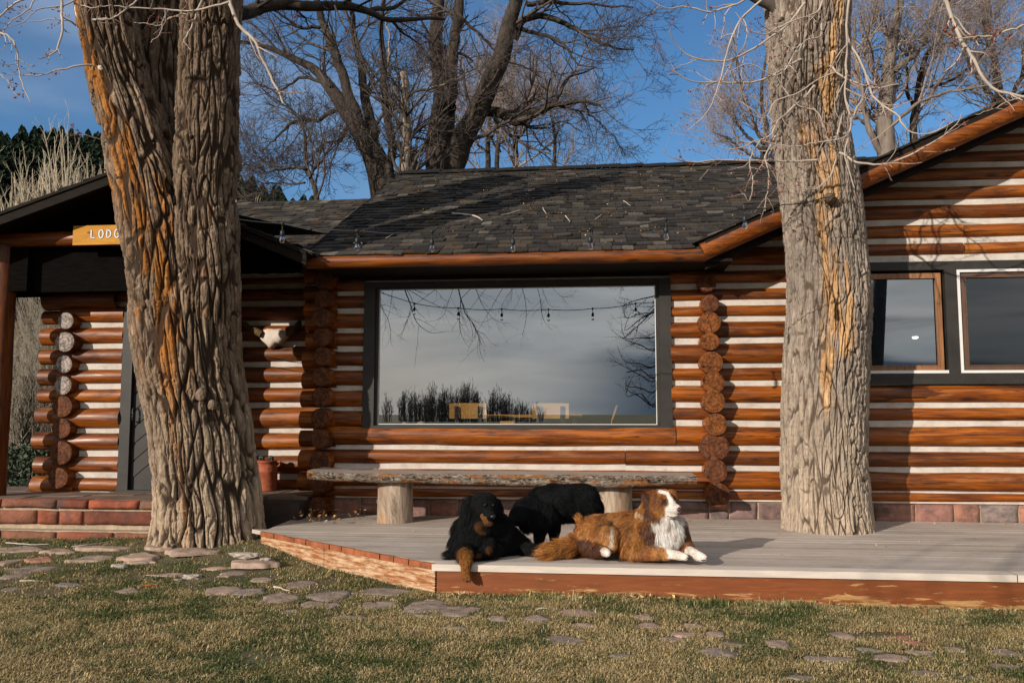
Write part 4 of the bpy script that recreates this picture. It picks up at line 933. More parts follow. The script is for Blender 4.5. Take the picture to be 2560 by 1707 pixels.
# ------------------------------------------------------------------ string lights
bulbs = [(505, 555), (648, 553), (820, 570), (992, 573), (1178, 573), (1356, 568), (1530, 546), (1711, 521)]
sl = empty('string_lights', dY(1178, 540, 7.0), 'black cable of clear bulbs strung between the two big trees before the roof', 'string lights')
topp = [dY(x, y, 6.62)+[0, 0, .148] for x, y in bulbs]
P = [dY(494, 492, 7.55)]+topp[1:]+[dY(1800, 470, 7.55), dY(1893, 454, 7.72), dY(1925, 440, 7.8)]
pts = []
for a, b in zip(P[:-1], P[1:]):
    for t in np.linspace(0, 1, 6)[:-1]: pts.append(a*(1-t)+b*t-[0, 0, .018*4*t*(1-t)])
pts = np.array(pts); mb = MB(); mb.add(*tubes(pts[None], np.full((1, len(pts)), .0055), 6)); mb.build('wire', BLACKM, sl, True)
CLG = MT('clear_bulb_glass', .02, .5); CLG.b.inputs['Transmission Weight'].default_value = 1; CLG.b.inputs['IOR'].default_value = 1.3; CLG.col((.9, .92, .95))
SOCK, GLB = [], []
for k, t_ in enumerate(topp[1:]):
    b = empty_child = bpy.data.objects.new('bulb', None); link(b); b.parent = sl; b.location = t_-world_loc(sl)
    if k == 0:
        s = MB(); s.add(*lathe([(0, .012), (.012, .012), (.02, 0), (.012, -.012), (.0045, -.02), (.0045, -.055), (.014, -.06), (.019, -.075), (.019, -.105), (.015, -.11), (0, -.11)], t_, 14)); so_ = s.build('socket', BLACKM, b, True)
        s = MB(); s.add(*lathe([(.012, -.108), (.014, -.118), (.020, -.132), (.0225, -.146), (.019, -.161), (.010, -.168), (0, -.169)], t_, 18)); gl_ = s.build('glass_bulb', CLG.m, b, True)
    else:
        for src in (so_, gl_): c = src.copy(); link(c); c.parent = b
# ------------------------------------------------------------------ big foreground trunks
def bark_tube(rows, Yf, n=520, m=900, cell=.085, elong=8.0, depth=.035, seed=0, flare=0, orange=None, sharp=1.0):
    """rows: (y, xl, xr) in display px of the photograph's outline, Yf(z) depth of the axis.  Returns verts, quads, attributes"""
    pts, rad = [], []
    for y, xl, xr in rows:
        Y = Yf(y); a, b = dY(xl, y, Y), dY(xr, y, Y); c = (a+b)/2; pts.append(c); rad.append((b[0]-a[0])/2*.985)
    P, r = resample(pts, rad, m); s = np.concatenate([[0], np.cumsum(np.linalg.norm(np.diff(P, axis=0), axis=1))])
    T = np.gradient(P, axis=0); T /= np.linalg.norm(T, axis=1, keepdims=True); T[:, :2] *= .8; T /= np.linalg.norm(T, axis=1, keepdims=True)
    A = np.cross([0, 1., 0], T); A /= np.linalg.norm(A, axis=1, keepdims=True); B = np.cross(T, A)       # A ~ +X, B ~ toward/away
    th = np.arange(n)*2*np.pi/n; S, TH = np.meshgrid(s, th, indexing='ij'); RR = r[:, None]*np.ones(n)
    nc = max(8, int(round(2*np.pi*r.mean()/cell))); u = TH/(2*np.pi)*nc; cs, sn = np.cos(TH), np.sin(TH)
    wx = .45*fbm(cs*2.2+seed, sn*2.2, S*1.3, seed+1, 3)+.22*fbm(cs*7, sn*7+seed, S*5, seed+2, 2); wy = .35*fbm(cs*2, sn*2, S*1.5, seed+3, 2)
    F1, F2, cv = voronoi(u+wx, S/(cell*elong)+wy, nc, seed)
    Rn = nc/(2*np.pi)*.62; rn1 = np.abs(vnoise(cs*Rn+seed, sn*Rn+wx*.6, S/(cell*elong*.62)+wy, seed+31)+.35*vnoise(cs*Rn*2.1, sn*Rn*2.1, S/(cell*elong*.3), seed+33))
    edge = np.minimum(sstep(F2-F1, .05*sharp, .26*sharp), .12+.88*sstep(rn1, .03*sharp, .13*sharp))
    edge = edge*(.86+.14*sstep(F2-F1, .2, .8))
    G1, G2, cv2 = voronoi((u+wx*1.2)*2.0+3, S/(cell*elong*.5)+wy+5, nc*2, seed+5); e2 = sstep(G2-G1, .0, .25)
    xx = P[:, None, :]+RR[..., None]*(cs[..., None]*A[:, None]+sn[..., None]*B[:, None])
    fine = fbm(xx[..., 0]*30, xx[..., 1]*30, xx[..., 2]*13, seed+9, 4); cr = fbm(xx[..., 0]*9, xx[..., 1]*9, xx[..., 2]*38, seed+11, 3)
    big = fbm(cs*1.3+seed, sn*1.3, S*.9, seed+13, 3)
    amp = depth*(.75+.5*sstep(big, -.4, .5))
    strm = np.abs(fbm(cs*Rn*4+seed, sn*Rn*4, S*5.5+wy, seed+41, 3)); h = amp*(edge*(.68+.32*cv)-1.0)+amp*.30*(e2-1)*edge-.010*(1-sstep(strm, .0, .16))*edge+.007*fine+.006*cr*edge+.045*r.mean()/.5*big
    rise = (P[:, 2]-P[0, 2])[:, None]
    if flare: 
        lobes = 1+.42*fbm(cs*2.6+3, sn*2.6, 0, seed+15, 2)
        h = h+flare*np.exp(-rise/.13)*np.clip(lobes, .3, 2)+.4*flare*np.exp(-rise/.35)*lobes
    V = P[:, None]+(RR+h)[..., None]*(cs[..., None]*A[:, None]+sn[..., None]*B[:, None])
    i = np.arange(m*n).reshape(m, n); nx = np.roll(i, -1, 1); q = np.stack([i[:-1], nx[:-1], nx[1:], i[1:]], -1).reshape(-1, 4)
    og = np.zeros((m, n)) if orange is None else orange(V, TH, S, cv)
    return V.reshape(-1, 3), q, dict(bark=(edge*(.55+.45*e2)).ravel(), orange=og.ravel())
def band(cx_of_z, w):
    def f(V, TH, S, cv):
        c = np.interp(V[..., 2], [p[0] for p in cx_of_z], [p[1] for p in cx_of_z]); ww = np.interp(V[..., 2], [p[0] for p in cx_of_z], [p[2] for p in cx_of_z])
        d = np.abs(V[..., 0]-c)/ww; fr = V[..., 1] < np.mean(V[..., 1])+.1
        return np.clip(.95-d*.75+.45*fbm(V[..., 0]*6, V[..., 1]*6, V[..., 2]*1.4, 61, 3), 0, 1.2)*(.55+.5*cv)*w*sstep(fr*1.0, .2, .8)
    return f
def bz(rows, Y):      # (x_px, y_px, width px) -> (z, x, w) for a colour band
    o = []
    for x, y, w_ in rows: p = dY(x, y, Y); q = dY(x+w_, y, Y); o.append((p[2], p[0], q[0]-p[0]))
    return sorted(o)
LT = empty('cottonwood_tree', dY(484, 1250, 8.1), 'huge furrowed cottonwood with a forked trunk beside the stone steps at the left', 'tree')
def YL(y): return float(np.interp(y, [-400, 0, 450, 900, 1250], [7.3, 7.45, 7.72, 8.0, 8.12]))
or1 = band(bz([(330, 300, 80), (345, 450, 95), (365, 560, 100), (385, 700, 100), (395, 800, 90), (400, 950, 45), (420, 1100, 15), (440, 1250, 10)], 7.6), 1.0)
tr = MB()
v, q, at = bark_tube([(1262, 358, 606), (1220, 362, 600), (1150, 362, 596), (1080, 352, 586), (1000, 345, 577), (900, 331, 562), (800, 316, 550), (700, 308, 546), (600, 310, 530), (540, 325, 510), (500, 345, 490), (480, 370, 460)], lambda y: YL(y)+.62*float(sstep(800-y, 0, 290)), n=620, m=950, seed=3, flare=.085, depth=.060, cell=.088, orange=or1)
tr.add(v, q, 0, **at)
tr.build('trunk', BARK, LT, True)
def limb(rows, Yf, seed, name='limb', tree=LT, mat=BARK, **kw):
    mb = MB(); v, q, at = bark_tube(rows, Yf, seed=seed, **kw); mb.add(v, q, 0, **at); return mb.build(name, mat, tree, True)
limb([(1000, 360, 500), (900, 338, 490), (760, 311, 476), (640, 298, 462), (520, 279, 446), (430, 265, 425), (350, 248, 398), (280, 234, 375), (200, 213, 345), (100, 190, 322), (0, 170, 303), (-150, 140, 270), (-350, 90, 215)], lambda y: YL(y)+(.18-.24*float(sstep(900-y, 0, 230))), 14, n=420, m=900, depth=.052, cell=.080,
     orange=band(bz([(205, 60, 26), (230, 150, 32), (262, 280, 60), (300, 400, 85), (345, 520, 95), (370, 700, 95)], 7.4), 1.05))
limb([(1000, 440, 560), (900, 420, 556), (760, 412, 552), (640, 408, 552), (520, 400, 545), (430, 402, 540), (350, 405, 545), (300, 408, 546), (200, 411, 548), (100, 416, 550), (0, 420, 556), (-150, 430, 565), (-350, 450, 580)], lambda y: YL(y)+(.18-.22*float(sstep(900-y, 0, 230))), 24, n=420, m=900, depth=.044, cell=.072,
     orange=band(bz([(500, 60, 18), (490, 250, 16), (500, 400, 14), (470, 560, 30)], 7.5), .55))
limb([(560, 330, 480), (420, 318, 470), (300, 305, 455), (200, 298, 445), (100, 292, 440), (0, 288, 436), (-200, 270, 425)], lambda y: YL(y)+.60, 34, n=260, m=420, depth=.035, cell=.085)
# swelling on the right side of the right limb and knots
def knob(c, rx, rz, seed, mat, name, tree, ry=None, dep=.012):
    u = np.linspace(0, np.pi, 40); v_ = np.linspace(0, 2*np.pi, 60, endpoint=False); U, W = np.meshgrid(u, v_, indexing='ij')
    d = np.stack([np.sin(U)*np.cos(W), np.sin(U)*np.sin(W), np.cos(U)], -1); rr = 1+.28*fbm(d[..., 0]*2.6+seed, d[..., 1]*2.6, d[..., 2]*2.6, seed, 4)
    V = (c+d*rr[..., None]*np.array([rx, ry or rx, rz])).reshape(-1, 3); i = np.arange(40*60).reshape(40, 60); nx = np.roll(i, -1, 1)
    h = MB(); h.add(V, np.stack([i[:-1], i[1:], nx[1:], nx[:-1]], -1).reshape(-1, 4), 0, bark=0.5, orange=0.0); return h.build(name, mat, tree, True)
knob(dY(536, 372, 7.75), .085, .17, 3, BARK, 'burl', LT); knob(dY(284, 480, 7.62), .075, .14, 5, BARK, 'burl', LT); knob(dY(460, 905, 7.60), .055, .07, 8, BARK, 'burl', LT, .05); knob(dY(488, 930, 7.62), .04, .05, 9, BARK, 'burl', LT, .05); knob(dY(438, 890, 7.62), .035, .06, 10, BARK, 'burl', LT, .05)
SCAR = MT('whitened_pruning_scar', .85, .2); _v = SCAR.vor(SCAR.coord((1, 1, 1), rnd=False), 22, 'DISTANCE_TO_EDGE').outputs[0]; SCAR.col(SCAR.ramp(_v, [(.0, (.06, .04, .03)), (.06, (.60, .54, .48))])); SCAR.bump(SCAR.noise(SCAR.coord((1, 1, 1)), 40, 4), .4, .01)
knob(dY(184, 24, 7.25), .052, .085, 11, SCAR.m, 'pruning_scar', LT, .04); knob(dY(459, 200, 7.32), .072, .062, 12, SCAR.m, 'pruning_scar', LT, .02); knob(dY(232, 158, 7.26), .035, .035, 13, SCAR.m, 'pruning_scar', LT, .03)

RT = empty('cottonwood_tree', dY(1900, 1222, 8.53)*[1, 1, 0]+[0, 0, ZD], 'pale straight cottonwood trunk growing through the deck at the right', 'tree')
def YR_(y): return float(np.interp(y, [-300, 0, 500, 1220], [7.95, 8.1, 8.35, 8.5]))
def or2(V, TH, S, cv):
    z = V[..., 2]; B_ = bz([(1905, 60, 30), (1880, 200, 40), (1865, 320, 45), (1890, 420, 40), (1880, 540, 35), (1898, 600, 30), (1915, 700, 38), (1925, 800, 35), (1890, 850, 25), (1905, 950, 20)], 8.1)
    c = np.interp(z, [p[0] for p in B_], [p[1] for p in B_]); w_ = np.interp(z, [p[0] for p in B_], [p[2] for p in B_])
    return np.clip(1.15-np.abs(V[..., 0]-c)/w_*.8+.5*fbm(V[..., 0]*7, V[..., 1]*7, z*1.2, 71, 3), 0, 1.2)*(.5+.5*cv)*sstep(z, .9, 1.7)*(V[..., 1] < 8.5)
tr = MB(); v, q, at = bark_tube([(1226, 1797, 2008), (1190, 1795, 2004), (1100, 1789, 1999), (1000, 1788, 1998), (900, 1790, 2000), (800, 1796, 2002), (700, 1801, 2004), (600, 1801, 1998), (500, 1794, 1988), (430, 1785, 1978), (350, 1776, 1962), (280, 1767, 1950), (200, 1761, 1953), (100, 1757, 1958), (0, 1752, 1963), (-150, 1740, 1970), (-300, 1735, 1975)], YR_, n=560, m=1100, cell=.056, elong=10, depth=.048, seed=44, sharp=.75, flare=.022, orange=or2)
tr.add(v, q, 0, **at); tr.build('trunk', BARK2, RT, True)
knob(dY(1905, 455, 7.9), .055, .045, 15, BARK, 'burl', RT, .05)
stub = MB(); P_, r_ = resample([dY(1800, 40, 8.0), dY(1775, 15, 7.95), dY(1748, 2, 7.9), dY(1700, -25, 7.8)], [.07, .055, .05, .045], 14); stub.add(*tubes(P_[None], r_[None], 14), 0); stub.build('limb', TWIG_DARK, RT, True)

# ------------------------------------------------------------------ twigs and branches of the foreground
def px_paths(lst, tf):
    """lst of (points, r0, r1, Y0, Y1); all resampled to the same count"""
    P, R = [], []
    for pts, r0, r1, Y0, Y1 in lst:
        n = len(pts); w_ = [tf(x, y, Y0+(Y1-Y0)*i/(n-1)) for i, (x, y) in enumerate(pts)]
        p, r = resample(w_, np.linspace(r0, r1, n), 26)
        jit = np.cumsum(rng.normal(size=(26, 3))*.004, axis=0); jit -= np.linspace(0, 1, 26)[:, None]*jit[-1]*.3
        P.append(p+jit); R.append(r)
    return np.array(P), np.array(R)
def twig_mesh(name, Pa, Ra, parent, mat, levels, seed, buds=True, sides=6):
    for i in range(len(Pa)):
        P, R = Pa[i:i+1], Ra[i:i+1]; mb = MB(); mb.add(*tubes(P, R, sides)); cur = (P, R); tips = []
        for j, (n, ln, ang, up, wig, k, ratio, tmin) in enumerate(levels):
            C, r = spawn(cur[0], cur[1], n, ln, ang, up, wig, k, ratio, tmin, seed=seed+j+i*13, rmin=.0016); mb.add(*tubes(C, r, 4)); cur = (C, r); tips += [C[:, -1], C[:, C.shape[1]//2]]
        if not buds: mb.build(name, mat, parent, True)
        else:
            Tp = np.concatenate(tips); g_ = np.random.default_rng(seed+i); Tp = Tp[g_.random(len(Tp)) < .6]; d = g_.normal(size=Tp.shape)*.006; d[:, 2] = np.abs(d[:, 2])
            V_, q_ = tubes(np.stack([Tp-d*.4, Tp+d*.4, Tp+d*1.3], 1), np.tile([.0022, .0034, .0006], (len(Tp), 1)), 4); mb.add(V_, q_, 1); mb.build(name, [mat, BUD], parent, True)
c7r = lambda x, y, Y: onY(1600+x/2.24, y/2.24, Y); c1 = lambda x, y, Y: onY(x/2.24, y/2.24, Y); c6 = lambda x, y, Y: onY(600+x/2.138, y/2.138, Y)
lst = [([(1160,200),(1180,260),(1250,400),(1300,560),(1420,660),(1440,700),(1500,750),(1620,745),(1730,690)], .012, .004, 7.5, 7.0),
 ([(1100,860),(1140,870),(1200,920),(1320,935),(1480,890),(1650,800),(1750,720),(1790,640)], .013, .003, 7.6, 7.1),
 ([(930,20),(830,130),(740,200),(620,280),(500,330),(360,325),(250,280),(190,210),(170,150)], .013, .0035, 7.6, 7.0),
 ([(900,330),(700,440),(560,460),(400,465),(280,460),(170,400),(110,350)], .011, .003, 7.6, 7.1),
 ([(1000,900),(850,910),(720,905),(580,910),(420,905),(280,915),(200,900),(130,855)], .011, .003, 7.6, 7.2),
 ([(1690,-60),(1700,0),(1750,120),(1800,230),(1870,330),(1930,420),(2030,490),(2150,520),(2250,530)], .0125, .006, 4.6, 4.5),
 ([(2250,120),(2150,160),(1980,200),(1800,225),(1740,215)], .006, .0022, 4.5, 4.5),
 ([(1170,-40),(1160,230),(1150,400),(1140,560),(1180,700),(1140,850),(1160,960),(1190,1060)], .012, .004, 7.4, 7.3),
 ([(1030,-20),(1000,60),(960,80),(900,100),(780,150),(690,190),(600,150),(540,60)], .010, .003, 7.5, 7.0),
 ([(760,760),(700,880),(720,980),(700,1100),(685,1190)], .008, .003, 7.3, 7.2), ([(680,780),(620,900),(640,1000),(620,1120),(590,1080)], .008, .002, 7.3, 7.2),
 ([(980,480),(850,620),(780,680),(740,760),(640,800),(520,830),(400,800)], .010, .003, 7.5, 7.1),
 ([(1450,470),(1350,485),(1300,490),(1180,450),(1080,380)], .004, .010, 7.2, 7.5),
 ([(700,-20),(560,120),(500,250),(470,380),(440,500),(400,600),(340,670),(270,730)], .011, .002, 7.3, 7.0),
 ([(650,-30),(500,60),(380,90),(260,60),(140,70),(60,30)], .010, .003, 7.3, 7.0), ([(900,250),(820,380),(740,420),(640,350),(540,370),(460,420)], .008, .002, 7.5, 7.1),
 ([(1150,620),(1080,820),(1000,640),(900,600),(800,480),(740,380)], .009, .003, 7.5, 7.3), ([(1100,400),(1000,440),(900,500),(760,560),(700,640),(560,560)], .009, .003, 7.5, 7.2),
 ([(1100,900),(1060,1000),(960,1060),(820,1050),(740,950)], .008, .002, 7.4, 7.2), ([(1250,560),(1200,640),(1160,760),(1000,800),(880,830),(700,800)], .009, .003, 7.4, 7.2),
 ([(1880,640),(2000,590),(2150,530)], .003, .006, 7.4, 7.5), ([(1020,120),(1010,200),(930,220),(860,300),(800,260),(700,300)], .008, .003, 7.5, 7.2)]
P, R = px_paths(lst, c7r)
twig_mesh('drooping_branch', P, R, RT, TWIG_PALE, [(9, (.14, .42), (.5, 1.2), -.02, .22, 7, .62, .12), (3, (.06, .20), (.5, 1.1), .05, .2, 4, .65, .3), (2, (.03, .09), (.5, 1.0), .08, .2, 3, .7, .3)], 81)
lst = [([(-40,110),(0,95),(60,50),(130,5),(170,-40)], .006, .010, 6.4, 6.4), ([(365,-30),(360,60),(350,200),(300,290),(240,320),(200,330)], .013, .004, 6.6, 6.4),
 ([(520,365),(470,370),(400,385),(330,400),(210,440),(110,430),(40,415)], .010, .003, 7.2, 6.9), ([(-30,150),(0,180),(80,230),(100,380),(130,500),(175,590)], .011, .003, 6.2, 6.2),
 ([(-40,400),(0,440),(60,520),(85,550)], .006, .002, 6.2, 6.2), ([(430,150),(400,125),(280,120),(160,130),(50,120)], .007, .002, 7.2, 6.9),
 ([(600,100),(520,105),(640,100),(700,60),(770,0)], .006, .008, 6.6, 6.6), ([(640,40),(800,55),(1030,65),(1150,45),(1280,10)], .005, .011, 6.7, 6.8), ([(750,130),(900,130),(960,95),(1040,70)], .003, .006, 6.7, 6.8),
 ([(850,240),(910,170),(930,80),(940,60)], .003, .006, 6.7, 6.8), ([(1285,-60),(1290,0),(1350,140),(1440,220),(1480,330),(1560,480),(1600,560)], .020, .008, 6.9, 7.0),
 ([(1140,-30),(1080,110),(1030,200),(1060,260)], .010, .004, 6.8, 6.7), ([(560,780),(500,770),(440,740),(400,690)], .006, .002, 7.3, 7.1), ([(430,0),(340,40),(220,60),(140,140),(40,180)], .008, .002, 6.8, 6.5),
 ([(200,-20),(150,60),(60,130),(-10,210)], .007, .003, 6.4, 6.3), ([(620,30),(500,50),(420,30)], .003, .006, 6.8, 6.8)]
P, R = px_paths(lst, c1)
twig_mesh('drooping_branch', P, R, LT, TWIG_PALE, [(7, (.12, .40), (.5, 1.1), -.01, .2, 6, .6, .15), (3, (.05, .18), (.5, 1.0), .04, .2, 4, .6, .3), (1, (.03, .08), (.5, 1.0), .05, .2, 3, .7, .3)], 91)
lst = [([(-60,70),(0,68),(60,55),(200,20),(400,30),(600,30),(700,55),(800,100),(1000,90),(1100,95)], .085, .014, 7.9, 9.2), ([(700,55),(820,40),(930,-30)], .03, .012, 8.9, 9.3), ([(800,100),(880,180),(980,250)], .02, .006, 9.0, 9.2), ([(250,25),(330,70),(380,160)], .02, .006, 8.5, 8.6)]
P, R = px_paths(lst, c6)
twig_mesh('bough', P, R, LT, BARK_FAR, [(9, (.4, 1.0), (.5, 1.2), -.01, .15, 7, .35, .12), (7, (.2, .55), (.5, 1.1), .02, .18, 5, .6, .2), (4, (.1, .3), (.5, 1.), .03, .18, 4, .7, .3)], 97, sides=12)

# ------------------------------------------------------------------ bare trees behind the lodge
def bare_tree(label, limbs, Y, tf=lambda x, y, Y: onY(x, y, Y), nt=(9, 8, 6, 4), lens=((.9, 2.4), (.5, 1.4), (.3, .8), (.15, .45)), seed=0, mat=BARK_FAR, tmat=TWIG_FAR, base=None, up=.05, name='cottonwood_tree', group='bare trees behind the lodge', r1=.45, dj=.5, tmin=.15):
    g_ = np.random.default_rng(seed); P, R = [], []
    for pts, w_ in limbs:
        n = len(pts); off = g_.uniform(-dj, dj); Ys = Y+np.linspace(0, off*2, n)
        W = [tf(x, y, Ys[i]) for i, (x, y) in enumerate(pts)]; rr = [q/F_PX*Y/2 for q in np.interp(np.linspace(0, 1, n), np.linspace(0, 1, len(w_)), w_)]
        p, r = resample(W, rr, 24); j = np.cumsum(g_.normal(size=(24, 3))*.02, axis=0); j -= j[:1]; P.append(p+j*(r[:1].mean() < .3)); R.append(r)
    root = empty(name, (P[0][0][0], P[0][0][1], base if base is not None else 0), label, 'tree', group)
    P, R = np.array(P), np.array(R); mb = MB(); mb.add(*tubes(P, R, 14)); mb.build('trunk', mat, root, True)
    cr = MB(); cur = (P, R)
    for j, (n, ln) in enumerate(zip(nt, lens)):
        C, r = spawn(cur[0], cur[1], n, ln, (.4, 1.1), up, .13, (8, 6, 5, 4)[j], r1 if j == 0 else .62, tmin if j == 0 else .2, seed=seed+j*3+1, rmin=.0045, rmax=.05)
        cr.add(*tubes(C, r, 5 if j == 0 else 3)); cur = (C, r)
    cr.build('crown', tmat, root, True); return root
def D2(pts): return [(x*K, y*K) for x, y in pts]
bare_tree('large dark cottonwood with a heavy right limb, nearest the middle above the roof ridge', [
 (D2([(1015, 620), (1013, 430), (1010, 330), (1020, 240), (1012, 180), (1000, 100), (1008, 0), (1015, -120)]), (100, 80, 74, 60, 44, 38, 32, 24)),
 (D2([(1030, 250), (1038, 200), (1042, 100), (1050, 0), (1060, -120)]), (44, 36, 30, 26, 20)),
 (D2([(1030, 420), (1050, 350), (1080, 290), (1130, 210), (1165, 130), (1190, 60), (1215, 0), (1240, -120)]), (66, 62, 56, 50, 46, 38, 32, 24)),
 (D2([(1180, 90), (1200, 50), (1250, 35), (1320, 55), (1400, 85), (1470, 95)]), (26, 20, 16, 12, 8, 4)),
 (D2([(1075, 290), (1095, 262), (1150, 265), (1190, 285), (1230, 262), (1280, 245), (1340, 240), (1385, 248)]), (30, 28, 26, 25, 20, 14, 9, 5)),
 (D2([(1230, 265), (1262, 240), (1285, 205), (1310, 170), (1360, 150)]), (14, 11, 8, 6, 3)), (D2([(1340, 240), (1365, 280), (1385, 305)]), (6, 4, 2)), (D2([(1190, 60), (1290, 100), (1340, 160), (1400, 175)]), (12, 8, 5, 2)),
 (D2([(1050, 30), (1100, 90), (1160, 140), (1230, 180)]), (10, 7, 5, 3)), (D2([(1210, 10), (1300, 10), (1400, 20), (1480, 25)]), (14, 10, 6, 3))], 17, seed=101, nt=(8, 6, 5, 2))
bare_tree('leaning grey cottonwood with a long limb reaching up to the left behind the lower roof', [
 (D2([(905, 620), (880, 430), (855, 350), (810, 276), (757, 200), (723, 160), (680, 138), (602, 104), (552, 98)]), (84, 72, 60, 46, 32, 24, 18, 12, 8)),
 (D2([(830, 300), (817, 266), (792, 193), (766, 120), (740, 52), (722, -20), (700, -140)]), (34, 30, 26, 24, 20, 16, 10)),
 (D2([(855, 350), (848, 275), (836, 206), (826, 130), (810, 77), (790, -20)]), (34, 30, 24, 20, 16, 12)),
 (D2([(790, 240), (740, 275), (690, 290), (640, 320), (600, 360)]), (14, 11, 9, 6, 3)), (D2([(800, 290), (770, 320), (740, 330), (700, 380)]), (12, 9, 6, 4)),
 (D2([(760, 200), (700, 180), (640, 210), (580, 190)]), (10, 8, 5, 3)), (D2([(740, 60), (680, 60), (610, 30), (560, 50)]), (10, 8, 5, 3))], 16, seed=131, nt=(8, 6, 5, 2))
bare_tree('slim pale broken-topped trunk standing between the two large cottonwoods', [
 (D2([(930, 560), (925, 387), (920, 300), (916, 207), (908, 172)]), (30, 24, 22, 20, 18)), (D2([(918, 260), (938, 223), (964, 202), (1024, 176), (1067, 167), (1120, 120)]), (10, 9, 8, 7, 5, 3)), (D2([(920, 240), (905, 170), (912, 100), (905, 0)]), (9, 8, 6, 4))], 15.2, seed=161, mat=m_simplebark('pale_far_bark', (.14, .11, .085), (.34, .27, .20)), nt=(9, 7, 5, 3))
bare_tree('thin dark trunk leaning left just behind the pale broken-topped trunk', [
 (D2([(930, 620), (900, 400), (908, 335), (890, 266), (878, 129), (870, 64), (880, -60)]), (34, 26, 22, 19, 16, 12, 8)), (D2([(895, 420), (935, 410), (940, 360), (925, 330)]), (30, 34, 20, 8))], 15.8, seed=171, nt=(10, 8, 5, 3))
bare_tree('small grey crooked tree behind the ridge of the lower roof', [
 (D2([(728, 560), (722, 440), (712, 410), (700, 370), (690, 300), (650, 240), (600, 200)]), (16, 14, 12, 10, 8, 5, 3)), (D2([(712, 410), (740, 370), (770, 330)]), (8, 6, 3)), (D2([(705, 390), (660, 380), (600, 390), (555, 370)]), (8, 6, 4, 2)), (D2([(700, 420), (640, 430), (570, 425)]), (6, 4, 2))], 14.5, seed=181, nt=(13, 9, 6, 3), lens=((.7, 1.9), (.4, 1.1), (.2, .6), (.1, .35)))
for k, (x, wd, yy) in enumerate(((1120, 14, 15), (1150, 12, 0), (1185, 16, 10), (1265, 10, 60))):
    bare_tree(['faint slender tree in the thicket right of the heavy limb, leftmost', 'faint slender tree in the thicket, second from the heavy limb', 'faint slender tree in the thicket with a slightly thicker dark stem', 'low fuzzy tree at the right end of the thicket above the ridge'][k],
      [(D2([(x+5, 560), (x, 380), (x+4, 270+yy), (x-8, 190+yy), (x+6, 100+yy*2)]), (wd, wd, wd*.8, wd*.6, 4)), (D2([(x, 330), (x+40, 280), (x+80, 240+yy)]), (wd*.5, wd*.4, 2)), (D2([(x, 350), (x-40, 300), (x-70, 250)]), (wd*.5, wd*.4, 2))], 24, seed=200+k*9, tmat=TWIG_FAR2, nt=(10, 7, 5, 2), lens=((1.2, 3.2), (.7, 1.8), (.4, 1.0), (.2, .5)))
bare_tree('tall bare cottonwood behind the right wing, trunk close to the pale trunk', [
 (D2([(2050, 560), (2044, 348), (2046, 266), (2052, 165), (2068, 82), (2086, 0), (2100, -120)]), (56, 44, 38, 30, 24, 18, 12)), (D2([(2030, 360), (2016, 328), (1998, 255), (1975, 165), (1960, 60)]), (16, 14, 12, 9, 6)),
 (D2([(2046, 266), (1990, 130), (2010, 40), (1980, -30)]), (16, 12, 9, 6)), (D2([(2052, 165), (2110, 110), (2150, 30), (2170, -60)]), (16, 12, 9, 6)), (D2([(2046, 290), (2110, 240), (2180, 220), (2250, 215), (2340, 190)]), (10, 8, 6, 5, 3))], 19, seed=231, tmat=TWIG_FAR2, nt=(11, 8, 5, 2), lens=((1.0, 2.8), (.6, 1.6), (.35, .9), (.2, .5)), mat=m_simplebark('grey_far_bark', (.10, .08, .065), (.26, .21, .17)))
bare_tree('bare cottonwood with a curved dark stem above the rising rake of the right wing', [
 (D2([(2110, 560), (2097, 320), (2101, 246), (2110, 180), (2134, 123), (2167, 82), (2180, 0)]), (24, 18, 16, 13, 11, 9, 6)), (D2([(2101, 250), (2080, 170), (2090, 100)]), (9, 7, 4)), (D2([(2134, 123), (2200, 110), (2260, 130)]), (8, 6, 3)), (D2([(2110, 200), (2170, 190), (2230, 160), (2290, 80)]), (8, 7, 5, 3))], 20, seed=261, tmat=TWIG_FAR2, nt=(11, 8, 5, 2), lens=((1.0, 2.8), (.6, 1.6), (.35, .9), (.2, .5)))
bare_tree('bare crown showing at the upper right edge above the right wing', [
 (D2([(2330, 560), (2320, 300), (2300, 200), (2290, 100), (2270, 0), (2280, -100)]), (30, 24, 20, 16, 12, 8)), (D2([(2310, 250), (2260, 180), (2230, 90), (2240, 0)]), (12, 10, 7, 4)), (D2([(2310, 240), (2350, 160), (2360, 60)]), (12, 10, 6))], 22, seed=291, tmat=TWIG_FAR2, nt=(11, 8, 5, 2), lens=((1.1, 3.0), (.7, 1.7), (.4, 1.0), (.2, .5)))
bare_tree('fuzzy reddish bare tree between the roof ridge and the pale trunk', [
 (D2([(1760, 560), (1750, 380), (1760, 300), (1745, 220), (1760, 120)]), (20, 16, 12, 9, 5)), (D2([(1755, 350), (1700, 290), (1670, 220)]), (9, 7, 3)), (D2([(1752, 330), (1720, 240), (1700, 150)]), (9, 6, 3)), (D2([(1755, 370), (1690, 330), (1650, 310)]), (8, 6, 3))], 26, seed=321, tmat=TWIG_FAR2, nt=(11, 8, 5, 2), lens=((1.0, 2.6), (.6, 1.5), (.35, .9), (.2, .5)))

